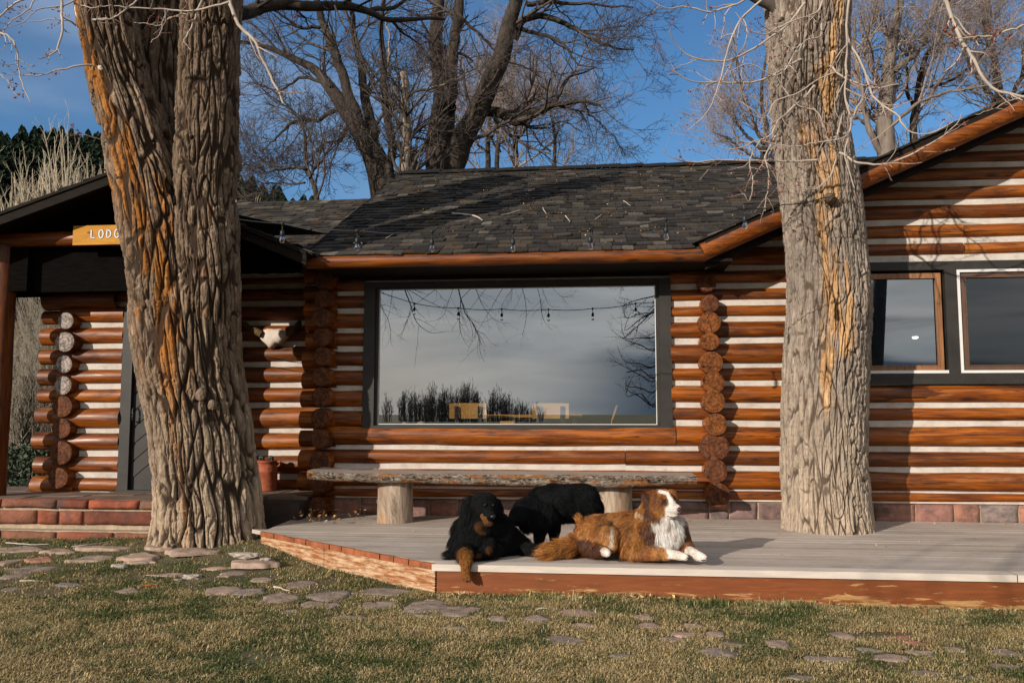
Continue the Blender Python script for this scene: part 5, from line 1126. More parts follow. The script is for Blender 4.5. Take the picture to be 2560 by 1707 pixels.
# pale multi-stem shrubs at the left in front of the pine hill
def clump(label, cx, base_y, top_y, spread, n, Y, seed, tf, mat=TWIG_PALE, r0=.035, group='pale bare shrubs below the pine hill', sub=(7, 5), name='bare_shrub', lens=((.15, .5), (.3, .7)), rmin=.006):
    g_ = np.random.default_rng(seed); P, R = [], []
    for k in range(n):
        f = g_.uniform(-1, 1); tx = cx+spread*f*1.0+g_.normal()*spread*.1; bx = cx+spread*f*(.35 if name == 'bare_shrub' else .9); ty = top_y+(base_y-top_y)*(abs(f)**1.5*.30+g_.uniform(0, .35)); mid = ((bx*.6+tx*.4)+g_.normal()*6, base_y*.55+ty*.45)
        Yk = Y+g_.uniform(-.5, .5)*spread*K/F_PX*Y
        W = [tf(bx*K, base_y*K, Yk), tf(mid[0]*K, mid[1]*K, Yk), tf(tx*K, ty*K, Yk+g_.normal()*.3)]; p, r = resample(W, [r0, r0*.7, r0*.2], 12); P.append(p+np.cumsum(g_.normal(size=p.shape)*.01*(Y/20), 0)); R.append(r)
    P, R = np.array(P), np.array(R); root = empty(name, (P[:, 0, 0].mean(), P[:, 0, 1].mean(), P[:, 0, 2].min()), label, 'shrub', group)
    mb = MB(); mb.add(*tubes(P, R, 5)); cur = (P, R)
    for j, (m_, ln) in enumerate(zip(sub, lens)):
        C, r = spawn(cur[0], cur[1], m_, ln, (.2, .6), .12, .10, 6, .55, .2, seed=seed+j, rmin=rmin); mb.add(*tubes(C, r, 3)); cur = (C, r)
    mb.build('stems', mat, root); return root
onYf = lambda x, y, Y: onY(x, y, Y)
TWIG_LIT = m_plain('sunlit_willow_stems', (.34, .28, .20), .8, .25, .3, 4, 0)
for k, (cx, ty, sp, nn) in enumerate(((145, 275, 75, 34), (30, 360, 70, 30), (85, 330, 50, 24), (205, 330, 50, 20), (252, 330, 26, 12), (-50, 340, 60, 20), (545, 400, 60, 20))):
    clump(['tall pale bare shrub with the highest stems under the pine hill at left', 'broad pale bare shrub at the left edge above the porch roof', 'pale bare shrub between the broad one and the tallest one', 'pale bare shrub just above the porch roof ridge', 'small pale bare shrub tucked against the left trunk', 'pale bare shrub cut by the left picture edge', 'tan bare shrub low between the left trunk and the lower roof ridge'][k], cx, 620, ty, sp, int(nn*.8), 24+k*.8, 400+k*7, onYf, TWIG_LIT, r0=.055, sub=(5, 3))
# shrubs and dry grass seen under the porch roof at far left
DRYS = m_plain('dry_grey_stalks', (.20, .17, .13), .9, .2, .4, 5, 0); SAGE = m_plain('grey_green_leaves', (.075, .095, .060), .85, .2, .4, 5, 0)
for k, (cx, by, ty, sp, Y) in enumerate(((70, 1110, 640, 55, 15), (110, 1100, 700, 40, 14), (60, 1100, 800, 40, 12.5))):
    clump(['grey bare thicket seen past the porch post', 'grey bare stems beside the log buttress', 'low dry stems at the foot of the thicket by the porch'][k], cx, by, ty, sp, 46, Y, 500+k*11, onYf, DRYS, r0=.016, group='dry thicket seen past the porch', sub=(8, 6), lens=((.2, .6), (.3, .8)), rmin=.004)
def leafy_bush(label, c, rx, rz, n, size, mat, seed, name='leafy_shrub'):
    g_ = np.random.default_rng(seed); d = g_.normal(size=(n, 3)); d /= np.linalg.norm(d, axis=1, keepdims=True); rr = g_.uniform(.3, 1, n)**.5*(1+.3*fbm(d[:, 0]*3, d[:, 1]*3, d[:, 2]*3, seed, 2)); c_ = np.array(c)+d*rr[:, None]*[rx, rx*.7, rz]
    a = g_.normal(size=(n, 3)); a /= np.linalg.norm(a, axis=1, keepdims=True); b = np.cross(a, g_.normal(size=(n, 3))); b /= np.linalg.norm(b, axis=1, keepdims=True)
    V = np.stack([c_-a*size, c_+b*size*.35, c_+a*size, c_-b*size*.35], 1).reshape(-1, 3); mb = MB(); mb.add(V, np.arange(4*n).reshape(n, 4)); root = empty(name, (c[0], c[1], c[2]-rz), label, 'shrub'); mb.build('leaves', mat, root)
    st = MB(); bb = np.array([[c[0], c[1], c[2]-rz*1.1]]); ends = c_[g_.integers(0, n, 40)]; Ps = np.stack([np.repeat(bb, 40, 0)+g_.normal(size=(40, 3))*.03, (bb+ends)/2+g_.normal(size=(40, 3))*.05, ends], 1); st.add(*tubes(Ps, np.tile([.01, .007, .003], (40, 1)), 4)); st.build('stems', DRYS, root)
p = dY(66, 1100, 11.2); leafy_bush('grey green leafy shrub low behind the porch post', p+[0, 0, .1], .5, .45, 2600, .045, SAGE, 7)

# ------------------------------------------------------------------ pine hill
def conifers(name, spots, label, mat, seed):
    g_ = np.random.default_rng(seed); V, F = [], []; tot = 0
    for (x, y, z, h) in spots:
        n = 200; t = g_.uniform(.02, 1, n)**.8; ang = g_.uniform(0, 2*np.pi, n); rr = (1-t)**.7*h*.24*g_.uniform(.6, 1.25, n)+.15; zz = z+h*t
        d = np.stack([np.cos(ang), np.sin(ang), np.zeros(n)], 1); c = np.array([x, y, 0])+np.array([0, 0, 1])*zz[:, None]; tip = c+d*rr[:, None]-[0, 0, 1]*(rr*.35)[:, None]; w_ = np.stack([-d[:, 1], d[:, 0], d[:, 2]], 1)*(rr*.28+.1)[:, None]
        v = np.stack([c+[0, 0, .25], tip+w_, tip*1.0-[0, 0, .25], tip-w_], 1).reshape(-1, 3); V.append(v); F.append(np.arange(4*n).reshape(n, 4)+tot); tot += 4*n
    mb = MB(); mb.add(np.concatenate(V), np.concatenate(F)); o = mb.build(name, mat); tag(o, label, 'forest', None, 'stuff'); return o
sp = []
for k in range(1000):
    Y = rng.uniform(70, 110); px = rng.uniform(-500, 900); y_top = np.interp(px, [-500, 0, 120, 260, 330, 560, 900], [270, 322, 312, 330, 345, 425, 520])
    e = rng.random(); yt = y_top+6+e**1.3*160+rng.normal()*5; p = onY(px, yt, Y); h = rng.uniform(5, 9); sp.append((p[0], Y, p[2]-h, h))
PINE = m_plain('dark_pine_needles', (.020, .032, .018), .9, .1, .4, .3, 0)
conifers('pine_forest', sp, 'dark pine forest covering the hill behind the left of the lodge', PINE, 5)
hv, hq = grid(np.linspace(-110, 20, 60), np.linspace(70, 140, 20), lambda X, Y: np.array([[onY(0, np.interp((x/y_+.1)*F_PX+CX, [-500, 0, 260, 560, 900], [400, 425, 440, 520, 620])+40, y_)[2]-7 for x in X[0]] for y_ in Y[:, 0]])+2*fbm(X*.1, Y*.1, 0, 5, 3))
h = MB(); h.add(hv, hq); o = h.build('hillside', m_plain('dark_hill_soil', (.035, .036, .022), .95, .1, .4, .2, 0), smooth=True); tag(o, kind='structure')

# ------------------------------------------------------------------ what the window mirrors: trees and thicket behind the camera
YGL = YW+.02
def refl(px, py, Yt):
    p = onY(px, py, 2*YGL-Yt); return np.array([p[0], Yt, p[2]])
c4 = lambda x, y, Y: refl(900+x/2.94, 680+y/2.94, Y)
lst = [([(120,20),(140,150),(150,240),(200,330),(225,420),(230,520),(250,545)], .022, .004, -4, -3.6), ([(290,0),(330,140),(375,260),(400,340),(440,400),(520,450),(620,440)], .034, .005, -4, -3.8),
 ([(240,100),(235,200),(220,300),(160,420)], .012, .004, -4, -4.2), ([(700,0),(725,130),(750,220),(780,310),(830,370),(860,440),(880,520),(885,600),(920,670)], .038, .005, -4, -3.8), ([(740,200),(735,300),(735,420),(760,500),(800,560)], .020, .004, -4, -3.9),
 ([(820,60),(860,150),(900,240),(960,320),(1030,370),(1120,385)], .018, .004, -3.9, -3.7), ([(375,260),(340,380),(310,450),(270,480)], .012, .004, -3.9, -3.8), ([(690,120),(650,220),(620,310),(560,350),(480,360)], .012, .004, -3.9, -3.8),
 ([(780,310),(860,370),(940,360),(960,330)], .010, .003, -3.9, -3.8), ([(1180,60),(1210,180),(1225,300),(1215,400),(1195,470)], .018, .004, -4.2, -4), ([(1290,60),(1320,200),(1340,330),(1380,400),(1420,430)], .016, .004, -4.2, -4), ([(1120,80),(1110,200),(1050,300)], .010, .003, -4.2, -4),
 ([(1180,60),(1080,180),(1040,260)], .010, .003, -4.2, -4), ([(1330,90),(1380,230),(1460,260)], .010, .003, -4.2, -4), ([(540,100),(600,180),(640,220)], .008, .003, -4, -4), ([(1400,90),(1480,180),(1560,170),(1590,120)], .008, .003, -4.2, -4), ([(860,440),(820,500),(780,440)], .006, .003, -3.8, -3.8)]
P, R = px_paths(lst, c4); R = R*.6
OT = empty('cottonwood_tree', (-2.5, -6.2, 0), 'bare tree behind the viewer whose drooping branches are mirrored across the picture window', 'tree')
twig_mesh('drooping_branch', P, R, OT, TWIG_DARK, [(8, (.25, .75), (.4, 1.1), -.06, .16, 6, .55, .12), (3, (.10, .30), (.5, 1.0), .06, .2, 4, .65, .3), (2, (.05, .14), (.5, 1.0), .08, .2, 3, .7, .3)], 611, buds=False)
tk = [P[i, 0] for i in range(len(P))]
top_ = np.array([-1.2, -4.6, 6.4]); conn = np.array([resample([p, (p+top_)/2+[0, 0, .35], top_], [R[i, 0], R[i, 0], .02], 14)[0] for i, p in enumerate(tk)]); cr_ = np.array([np.linspace(R[i, 0]*.7, .018, 14) for i in range(len(tk))])
mb = MB(); mb.add(*tubes(conn, cr_, 6)); P_, r_ = resample([(4.6, -9.0, 0), (4.3, -8.8, 2.5), (3.4, -8.0, 5.0), (1.6, -6.4, 6.3), top_], [.35, .30, .20, .08, .03], 30); mb.add(*tubes(P_[None], r_[None], 14)); mb.build('limb', TWIG_DARK, OT, True)
OT.location = (4.6, -9.0, 0)
for ch in OT.children: ch.location = ch.location - (Vector((4.6, -9.0, 0)) - Vector((-2.5, -6.2, 0)))
lst = [([(2300,y0),(2180,y0+a),(2060,y0+b),(1950,y0+c_),(x1,y1)], .03, .005, -9, -8.6) for y0, a, b, c_, x1, y1 in ((0,40,60,90,1920,140),(80,90,120,160,1930,270),(160,130,150,180,1940,200),(300,260,230,190,1850,420),(350,330,320,300,1900,555),(420,360,330,270,1825,620),(460,400,390,370,2000,745),(520,440,400,330,2010,800),(240,220,240,240,1920,350),(560,420,330,340,2060,640),(380,380,340,360,2080,720),(100,180,250,330,1990,300),(50,200,330,430,1960,500))]
P, R = px_paths(lst, c4)
OT2 = empty('cottonwood_tree', (9.5, -11, 0), 'denser bare tree behind the viewer mirrored at the right side of the picture window', 'tree')
twig_mesh('drooping_branch', P, R, OT2, TWIG_DARK, [(9, (.4, 1.2), (.4, 1.1), .03, .16, 6, .5, .08), (5, (.2, .6), (.5, 1.0), .10, .2, 5, .65, .2), (3, (.08, .25), (.5, 1.0), .10, .2, 3, .7, .3)], 651, buds=False)
cn = np.array([P[i, 0] for i in range(len(P))]); hub = np.array([9.5, -10.5, 4.5]); conn = np.array([np.linspace(p, hub, 6) for p in cn]); mb = MB(); mb.add(*tubes(conn, np.tile(np.linspace(.03, .10, 6), (len(cn), 1)), 6)); P_, r_ = resample([(9.5, -11, 0), (9.4, -10.8, 2.5), (9.5, -10.5, 4.6), (9.8, -10.2, 8)], [.4, .33, .27, .15], 24); mb.add(*tubes(P_[None], r_[None], 14)); mb.build('limb', TWIG_DARK, OT2, True)
DKT = m_plain('dark_willow_thicket', (.16, .13, .10), .9, .15, .4, 2, 0)
rfy = lambda x, y, Y: refl(x/K*K, y, Y)
for k, (cx, ty, sp, nn) in enumerate(((200, 890, 35, 12), (340, 870, 55, 34), (400, 880, 50, 30), (540, 840, 60, 46), (640, 845, 60, 46), (790, 820, 75, 70), (700, 870, 60, 40), (860, 880, 50, 36), (1000, 865, 70, 60), (1080, 900, 45, 34), (1180, 950, 60, 40), (480, 900, 60, 40), (1290, 985, 60, 30))):
    f = lambda x, y, Y: refl(900+x/K/2.94, 680+y/K/2.94, Y)
    clump(['thin bare shrub mirrored at the window left end', 'dark willow mirrored left of the chairs', 'dark willow mirrored behind the first', 'tall dark willow mirrored above the left chair', 'tall dark willow mirrored beside the peak', 'tallest dark willow mirrored at the peak of the thicket', 'dark willow mirrored under the peak', 'dark willow mirrored right of the peak', 'dark willow mirrored between the two chairs', 'dark willow mirrored near the right chair', 'low willow mirrored behind the right chair', 'low willow mirrored at lower left', 'lowest willow mirrored at the right end'][k], cx, 1100, ty, sp, nn, -46-k*.7, 700+k*5, f, DKT, r0=.028, group='willow thicket behind the viewer', sub=(7, 4), name='willow_shrub', rmin=.009)
# ------------------------------------------------------------------ flagstones
FLAG = m_stone('lawn_flagstone', [(0, (.22, .175, .15)), (.3, (.33, .24, .18)), (.55, (.38, .265, .20)), (.8, (.40, .22, .16)), (1, (.50, .19, .12))], .35)
FLAGC = {}
STN = []
def flagstone(px, py, w, h, tint, kind, seed, th=.03, lift=.003):
    w *= 1.15; h *= 1.25
    z0 = float(ground_z(*onZ(px, py, 0)[:2])); c = onZ(px, py, z0)
    a = onZ(px-w/2, py, z0); b = onZ(px+w/2, py, z0); d0 = onZ(px, py-h/2, z0); d1 = onZ(px, py+h/2, z0); rx = (b[0]-a[0])/2; ry = max(.05, (d0[1]-d1[1])/2)
    g_ = np.random.default_rng(seed); n = 40; k = int(g_.integers(5, 8)); base = np.sort(g_.uniform(0, 2*np.pi, k)+0); base = np.linspace(0, 2*np.pi, k, endpoint=False)+g_.uniform(-.35, .35, k)
    vr = g_.uniform(.55, 1.25, k); cor = np.stack([np.cos(base)*vr, np.sin(base)*vr], 1); pts = []
    for i in range(k):
        for t in np.linspace(0, 1, n//k, endpoint=False): pts.append(cor[i]*(1-t)+cor[(i+1) % k]*t)
    pts = np.array(pts); pts += .14*np.stack([fbm(pts[:, 0]*3+seed, pts[:, 1]*3, 0, 3, 3), fbm(pts[:, 0]*3, pts[:, 1]*3+seed, 9, 3, 3)], 1)
    m = len(pts); rows = []
    for f, dz in ((1.0, -th), (1.0, lift-.008), (.965, lift), (.7, lift+.002), (.35, lift+.003), (.04, lift+.003)):
        x = c[0]+pts[:, 0]*rx*f; y = c[1]+pts[:, 1]*ry*f; z = z0+dz+.010*fbm(x*5+seed, y*5, 0, 13, 4)*(dz > 0)
        rows.append(np.stack([x, y, z], 1))
    V = np.concatenate(rows); i = np.arange(len(V)).reshape(len(rows), m); nx = np.roll(i, -1, 1); mb = MB(); mb.add(V, np.stack([i[:-1], nx[:-1], nx[1:], i[1:]], -1).reshape(-1, 4), 0, tint=tint)
    o = mb.build('flagstone', FLAG, None, True); FLAGC.setdefault('l', []).append((c[0], c[1], rx, ry))
    lab, grp = kind; tag(o, lab, 'flagstone', grp); STN.append((o, px, py, w, tint)) if lab in (G1[0], G2[0]) else None; return o
G1 = ('flat grey brown flagstone sunk in the lawn left of the deck', 'flagstones left of the deck'); G2 = ('dull pinkish grey flagstone half covered by lawn in front of the deck', 'flagstones in front of the deck')
c8 = lambda x, y: (x/1.96, 1250+y/1.96)
L8 = [(110,240,230,34,.35),(200,292,170,26,.9),(450,288,220,30,.3),(40,302,110,30,.3),(690,270,170,26,.5),(920,246,290,34,.45),(1240,304,230,34,.5),(1130,362,190,42,.25),(170,335,230,40,.1),(330,415,150,30,.0),(60,375,120,40,.1),(840,366,190,18,.5),
 (1100,440,190,42,.45),(1225,452,190,36,.1),(640,446,150,28,.3),(1375,482,190,50,.4),(1480,415,150,30,.2),(1280,390,130,30,.35),(1620,468,240,56,.2),(1530,512,140,36,.3),(1420,546,100,24,.2),(1880,446,250,48,.15),(1850,515,190,48,.25),(2070,520,230,76,.2),(2250,545,200,60,.3),(1700,575,230,22,.3),(1635,518,90,30,.15),(520,230,330,20,.4),(800,222,200,22,.4),(300,248,160,16,.45),(1060,330,120,16,.6),(700,300,150,16,.4),(40,440,90,22,.2)]
special = {1: 'small orange red flagstone near the foot of the steps', 5: 'largest pale tan flagstone at the base of the forked tree', 6: 'pale tan flagstone beside the left corner of the deck', 0: 'wide grey flagstone slab just below the stone steps', 23: 'broad brown flagstone just left of the deck front corner', 18: 'broad grey flagstone below the ridged deck edge', 27: 'long narrow flagstone against the foot of the steps'}
for j, (x, y, w_, h_, t_) in enumerate(L8):
    px, py = c8(x, y); flagstone(px, py, w_/1.96, h_/1.96, t_, (special.get(j, G1[0]), G1[1]), 900+j, lift=.014 if j == 6 else .004)
m1_ = lambda x, y: (1050+x/2.94, 1450+y/2.94); m2_ = lambda x, y: (1800+x/3.095, 1420+y/3.095)
LA = [(60,160,200,60,.3),(290,215,380,80,.35),(560,280,200,50,.5),(860,285,220,60,.35),(1170,240,330,60,.6),(1220,335,240,40,.45),(1650,275,180,50,.55),(1680,335,220,60,.6),(1990,335,200,40,.5),(1930,395,200,55,.6),(1870,440,220,45,.3),(2170,400,190,50,.5),(2270,470,150,50,.3),(1080,445,330,60,.15),(1490,560,230,40,.1),(2170,530,300,60,.15),(260,355,270,30,.3),(1080,128,130,26,.65),(30,270,200,30,.3)]
LB = [(120,590,200,50,.3),(470,590,210,60,.55),(820,700,430,55,.15),(960,525,230,60,.45),(1340,520,400,60,1.0),(1520,585,260,40,.95),(1150,640,250,40,.2),(1530,655,240,50,.4),(1320,700,330,60,.45),(1850,635,220,50,.1),(2220,660,270,60,.15),(2210,760,250,50,.2),(1570,810,280,50,.25),(1890,845,200,40,.15),(620,840,270,60,.2),(210,370,170,26,.8),(700,305,160,26,.4),(60,660,200,60,.1)]
spA = {4: 'mauve flagstone forming the highest hump in the lawn before the deck', 13: 'dark bluish flagstone sunk in the grass below the brown dog', 1: 'large grey flagstone near the deck front left corner'}
spB = {4: 'bright red flagstone in the dry grass at right', 2: 'long dark blue grey flagstone curving across the lawn at right', 5: 'red flagstone tail end just right of the bright red one'}
for lst, tf, sp_, k0, sc in ((LA, m1_, spA, 2000, 2.94), (LB, m2_, spB, 3000, 3.095)):
    for j, (x, y, w_, h_, t_) in enumerate(lst):
        px, py = tf(x, y); flagstone(px, py, w_/sc, h_/sc, t_, (sp_.get(j, G2[0]), G2[1]), k0+j, lift=.002)
zones = [(160, 'at the left picture edge below the steps'), (420, 'below the stone steps'), (680, 'near the foot of the forked trunk'), (900, 'beside the ridged deck edge'), (1120, 'before the deck corner'), (1400, 'in the lawn below the black dogs'), (1760, 'in the lawn below the brown dog'), (2180, 'in the lawn below the pale trunk'), (9999, 'in the lawn at far right')]
bk_ = {}
for o, px, py, w, t in STN:
    zn = next(n for lim, n in zones if px < lim); colr = 'dark grey' if t < .15 else 'grey brown' if t < .35 else 'tan' if t < .5 else 'pinkish' if t < .7 else 'reddish'
    bk_.setdefault(((('large ' if w > 100 else 'small ' if w < 62 else '')+colr), zn), []).append((py, px, o))
for (a_, zn), l_ in bk_.items():
    l_.sort(key=lambda q: q[0]); nm = [''] if len(l_) == 1 else ['farther ', 'nearer '] if len(l_) == 2 else ['farthest ', 'second farthest ', 'third farthest ', 'fourth farthest ', 'fifth farthest '][:len(l_)-1]+['nearest ']
    for (py, px, o), q in zip(l_, nm): o['label'] = (q+a_+' flagstone '+zn).strip()
# loose stones and scraps
RK = m_plain('pale_rough_rock', (.36, .31, .26), .85, .2, .3, 14, .7)
def rock(px, py, rx, rz, label, mat=RK, seed=0, name='rock', cat='rock'):
    p = onZ(px, py, float(ground_z(*onZ(px, py, 0)[:2]))); u = np.linspace(0, np.pi, 22); v = np.linspace(0, 2*np.pi, 34, endpoint=False); U, W = np.meshgrid(u, v, indexing='ij')
    rr = 1+.75*fbm(np.sin(U)*np.cos(W)*2.4+seed, np.sin(U)*np.sin(W)*2.4, np.cos(U)*2.4, seed, 5); V = np.stack([p[0]+rx*rr*np.sin(U)*np.cos(W), p[1]+rx*.6*rr*np.sin(U)*np.sin(W), p[2]+rz*.15+rz*np.clip(rr*np.cos(U), -1, .62+.2*fbm(U*2, W, 0, seed, 3))], -1).reshape(-1, 3); i = np.arange(22*34).reshape(22, 34); nx = np.roll(i, -1, 1)
    h = MB(); h.add(V, np.stack([i[:-1], i[1:], nx[1:], nx[:-1]], -1).reshape(-1, 4)); o = h.build(name, mat, None, True); tag(o, label, cat); return o
rock(*c8(590, 330), .075, .035, 'smooth pale oval stone lying in the grass left of the trunk', RK, 3); rock(*c8(945, 380), .085, .032, 'crusty whitish rock on the lawn below the forked tree', RK, 5); rock(*c8(868, 396), .04, .02, 'small grey white rock chip beside the crusty rock', RK, 6)
rock(*c8(1195, 270), .12, .03, 'rough white rock lying between the trunk and the deck corner', RK, 8); rock(*c8(1300, 292), .045, .02, 'small pinkish rock on the tan flagstone by the deck', RK, 9)
STK = m_plain('bleached_stick', (.48, .40, .33), .8, .2, .3, 12, 0); STO = m_plain('orange_stick', (.45, .16, .03), .7, .2, .3, 12, 0)
def stick(pts, tf, r, label, mat=STK, zf=None):
    W = []
    for x, y in pts:
        px, py = tf(x, y); q = onZ(px, py, 0); W.append(onZ(px, py, float(ground_z(q[0], q[1]))+.018) if zf is None else zf(px, py))
    P_, r_ = resample(W, np.linspace(r, r*.5, len(W)), 24); P_ = P_+np.cumsum(rng.normal(size=P_.shape)*.0012, 0); h = MB(); h.add(*tubes(P_[None], r_[None], 7)); o = h.build('stick', mat, None, True); tag(o, label, 'stick', 'fallen sticks')
stick([(100,395),(160,392),(220,393)], c8, .010, 'pale straight stick in the grass at lower left'); stick([(692,423),(740,418),(782,412)], c8, .010, 'short orange stick in the grass below the trunk', STO); stick([(1340,425),(1375,428),(1395,437),(1412,438)], c8, .008, 'pale crooked stick left of the deck'); stick([(30,208),(120,214),(240,212)], c8, .007, 'long thin yellow stick at the foot of the steps')
stick([(350,228),(450,215),(600,190),(750,168)], c8, .007, 'long bleached twig running to the base of the trunk'); stick([(860,212),(900,207),(938,204)], m1_, .006, 'thin pale twig in the lawn before the deck')
# sticks on the roof
def onroof(px, py):
    d = ray(px, py); o_ = pB(0, 0); n_ = np.cross(pB(1, 0)-o_, pB(0, 1)-o_); t = ((o_+n_*.0-CAM)@n_)/(d@n_); p = CAM+d*t; return p+n_/np.linalg.norm(n_)*.035*np.sign(n_[2])
c6r = lambda x, y: (600+x/2.138, y/2.138)
stick([(1135,1155),(1200,1160),(1255,1168),(1290,1185),(1300,1195)], c6r, .013, 'bleached curved branch lying on the bay roof shingles', STK, onroof)
for j, pts in enumerate(([(1400,1165),(1450,1155),(1500,1140)], [(1540,1035),(1580,1020)], [(1620,1125),(1640,1160)], [(1900,1190),(1935,1165)], [(2050,1090),(2090,1115)], [(780,1290),(830,1262)], [(1740,1170),(1760,1200)])):
    stick(pts, c6r, .006, ['thin twig right of the bleached branch on the roof', 'small twig high on the roof middle', 'tiny twig mid roof', 'small pale twig near the roof lower right', 'small twig at the roof right', 'thin twig on the roof lower left edge of the shade', 'tiny pale twig low on the roof'][j], STK, onroof)

# ------------------------------------------------------------------ grass
g = np.random.default_rng(77)
def blades(n, xr, yr, hmin, hmax, keep, seed, lean=1.25, wid=.0027):
    g = np.random.default_rng(seed); x = g.uniform(*xr, n); y = g.uniform(*yr, n)
    vis = (np.abs((x*math.cos(YAW)+y*math.sin(YAW))/(np.maximum(.1, -x*math.sin(YAW)+y*math.cos(YAW)))) < .68)
    x, y = x[vis], y[vis]; k = keep(x, y, g); x, y = x[k], y[k]
    inst = np.zeros(len(x), bool)
    for (cx_, cy_, rx, ry) in FLAGC['l']:
        d = ((x-cx_)/rx)**2+((y-cy_)/ry)**2; inst |= (d < .55+.40*g.random(len(x)))
    s = ~inst | (g.random(len(x)) < .05); x, y = x[s], y[s]; n = len(x); z = ground_z(x, y)-.004
    a = g.uniform(0, 2*np.pi, n)+.9*fbm(x*3, y*3, 0, 5, 2)*3; h = g.uniform(hmin, hmax, n)*(1+.35*fbm(x*1.4, y*1.4, 0, 6, 2)); le = g.uniform(.2, 1, n)*lean
    dx, dy = np.cos(a), np.sin(a); B = np.stack([x, y, z], 1); D = np.stack([dx, dy, np.zeros(n)], 1); W = np.stack([-dy, dx, np.zeros(n)], 1)*(wid*g.uniform(.6, 1.3, n))[:, None]
    M = B+D*(h*le*.45)[:, None]+[0, 0, 1]*(h*.62)[:, None]; T = B+D*(h*le*1.25)[:, None]+[0, 0, 1]*(h*(1-.35*le))[:, None]
    V = np.stack([B-W, B+W, M+W*.8, M-W*.8, T], 1).reshape(-1, 3); i = np.arange(n)[:, None]*5
    gp = .55*fbm(x*1.1, y*1.1, 0, 91, 3)+.75*fbm(x*6, y*6, 0, 92, 3)+.30*g.normal(size=n)+.20*sstep(-x, .0, 3)*sstep(y, 5, 7)
    t = sstep(gp, -.22, .44); dry = np.array([.30, .215, .090]); dry2 = np.array([.52, .40, .22]); grn = np.array([.058, .080, .022]); r_ = g.random(n)[:, None]
    r2 = r_**1.6*(.75+.5*fbm(x*9, y*9, 0, 99, 2))[:, None]; col = (dry*(1-r2)+dry2*r2)*(.75+.5*g.random((n, 1)))*(1-t[:, None])+grn*(.6+.9*r_)*t[:, None]
    return V, np.concatenate([i+[0, 1, 2, 3]]), np.concatenate([i+[3, 2, 4]]), np.repeat(col, 5, 0)
def dens(x, y, g):
    base = .50+.50*fbm(x*3.2, y*3.2, 0, 93, 3)+.30*fbm(x*9, y*9, 0, 94, 2); left = sstep(-x, 1.2, 2.6)*sstep(y, 5.6, 6.4); base = base-.36*left
    in_deck = (y > 6.235) & (x > diagx(y)-.02); porch = (y > 8.2) & (x < -3.6); trunk = ((x+3.95)**2+(y-8.1)**2) < .62**2
    return (g.random(len(x)) < np.clip(base*1.5, .06, 1)) & ~in_deck & ~porch & ~trunk
GR = vcol_mat('grass_blades', .8, .2); mb = MB()
for args in ((600000, (-4.6, 4.6), (3.4, 6.4), .012, .036, dens, 1), (130000, (-6.5, -1.0), (6.2, 8.3), .014, .038, dens, 2)):
    V, q, t3, col = blades(*args); nb = mb.n; mb.v.append(V); mb.f.append(q+nb); mb.f.append(t3+nb); mb.mi += [np.zeros(len(q), int), np.zeros(len(t3), int)]; mb.n += len(V); mb.at.setdefault('tone', []).append((nb, col))
# taller tufts along the deck edge
def edge_keep(x, y, g): return (g.random(len(x)) < np.clip(.02+1.1*fbm(x*3.7, y*2, 0, 95, 3), .03, 1)) & (y < 6.235)
V, q, t3, col = blades(26000, (-1.2, 4.6), (6.0, 6.24), .02, .065, edge_keep, 3, .7); nb = mb.n; mb.v.append(V); mb.f.append(q+nb); mb.f.append(t3+nb); mb.mi += [np.zeros(len(q), int), np.zeros(len(t3), int)]; mb.n += len(V); mb.at['tone'].append((nb, col*np.array([.8, .9, .8])))
gr_ = mb.build('grass', GR); tag(gr_, 'patchy green and straw coloured lawn grass', 'grass', None, 'stuff')
# dead leaves
LF = vcol_mat('dead_leaves', .75, .3)
def leaves(n, gen, size, seed, label):
    g = np.random.default_rng(seed); P = gen(n, g); n = len(P); a = g.normal(size=(n, 3)); a[:, 2] *= .5; a /= np.linalg.norm(a, axis=1, keepdims=True); b = np.cross(a, np.array([0, 0, 1.])+g.normal(size=(n, 3))*.6); b /= np.linalg.norm(b, axis=1, keepdims=True); c = np.cross(a, b)
    s = size*g.uniform(.6, 1.3, n)[:, None]; V = np.stack([P-a*s, P-a*s*.2+b*s*.6+c*s*.25, P+a*s, P-a*s*.2-b*s*.6+c*s*.3, P], 1).reshape(-1, 3); i = np.arange(n)[:, None]*5
    col = np.array([[.46, .27, .09], [.34, .15, .05], [.55, .40, .22], [.20, .10, .05]])[g.integers(0, 4, n)]*g.uniform(.7, 1.2, n)[:, None]
    mb = MB(); mb.add(V, np.concatenate([i+[0, 1, 4], i+[1, 2, 4], i+[2, 3, 4], i+[3, 0, 4]]), 0, tone=np.repeat(col, 5, 0)); o = mb.build('dead_leaves', LF); tag(o, label, 'leaves', None, 'stuff')
def gen1(n, g):
    x = g.uniform(-1.1, 4.6, n); x = x[(fbm(x*2, 1, 0, 96, 2) > -.2)]; y = 6.21-np.abs(g.normal(size=len(x)))*.06; return np.stack([x, y, ground_z(x, y)+g.uniform(.005, .03, len(x))], 1)
leaves(420, gen1, .022, 5, 'dry tan leaves drifted along the foot of the deck edge')
def gen2(n, g):
    x = g.uniform(-3, 5, n); y = np.where(g.random(n) < .6, YW-.02-np.abs(g.normal(size=n))*.18, g.uniform(6.5, 9, n)); k = x > diagx(y)+.1; return np.stack([x[k], y[k], np.full(k.sum(), ZD+.007)], 1)
leaves(170, gen2, .010, 6, 'scattered leaf litter and crumbs on the deck boards')
def gen3(n, g):
    x = g.uniform(-3.2, -2.5, n); y = g.uniform(8.3, 9.0, n); return np.stack([x, y, ZD+.02+g.uniform(0, .08, n)], 1)
leaves(90, gen3, .022, 8, 'heap of dry leaves in the shaded corner between steps and deck')
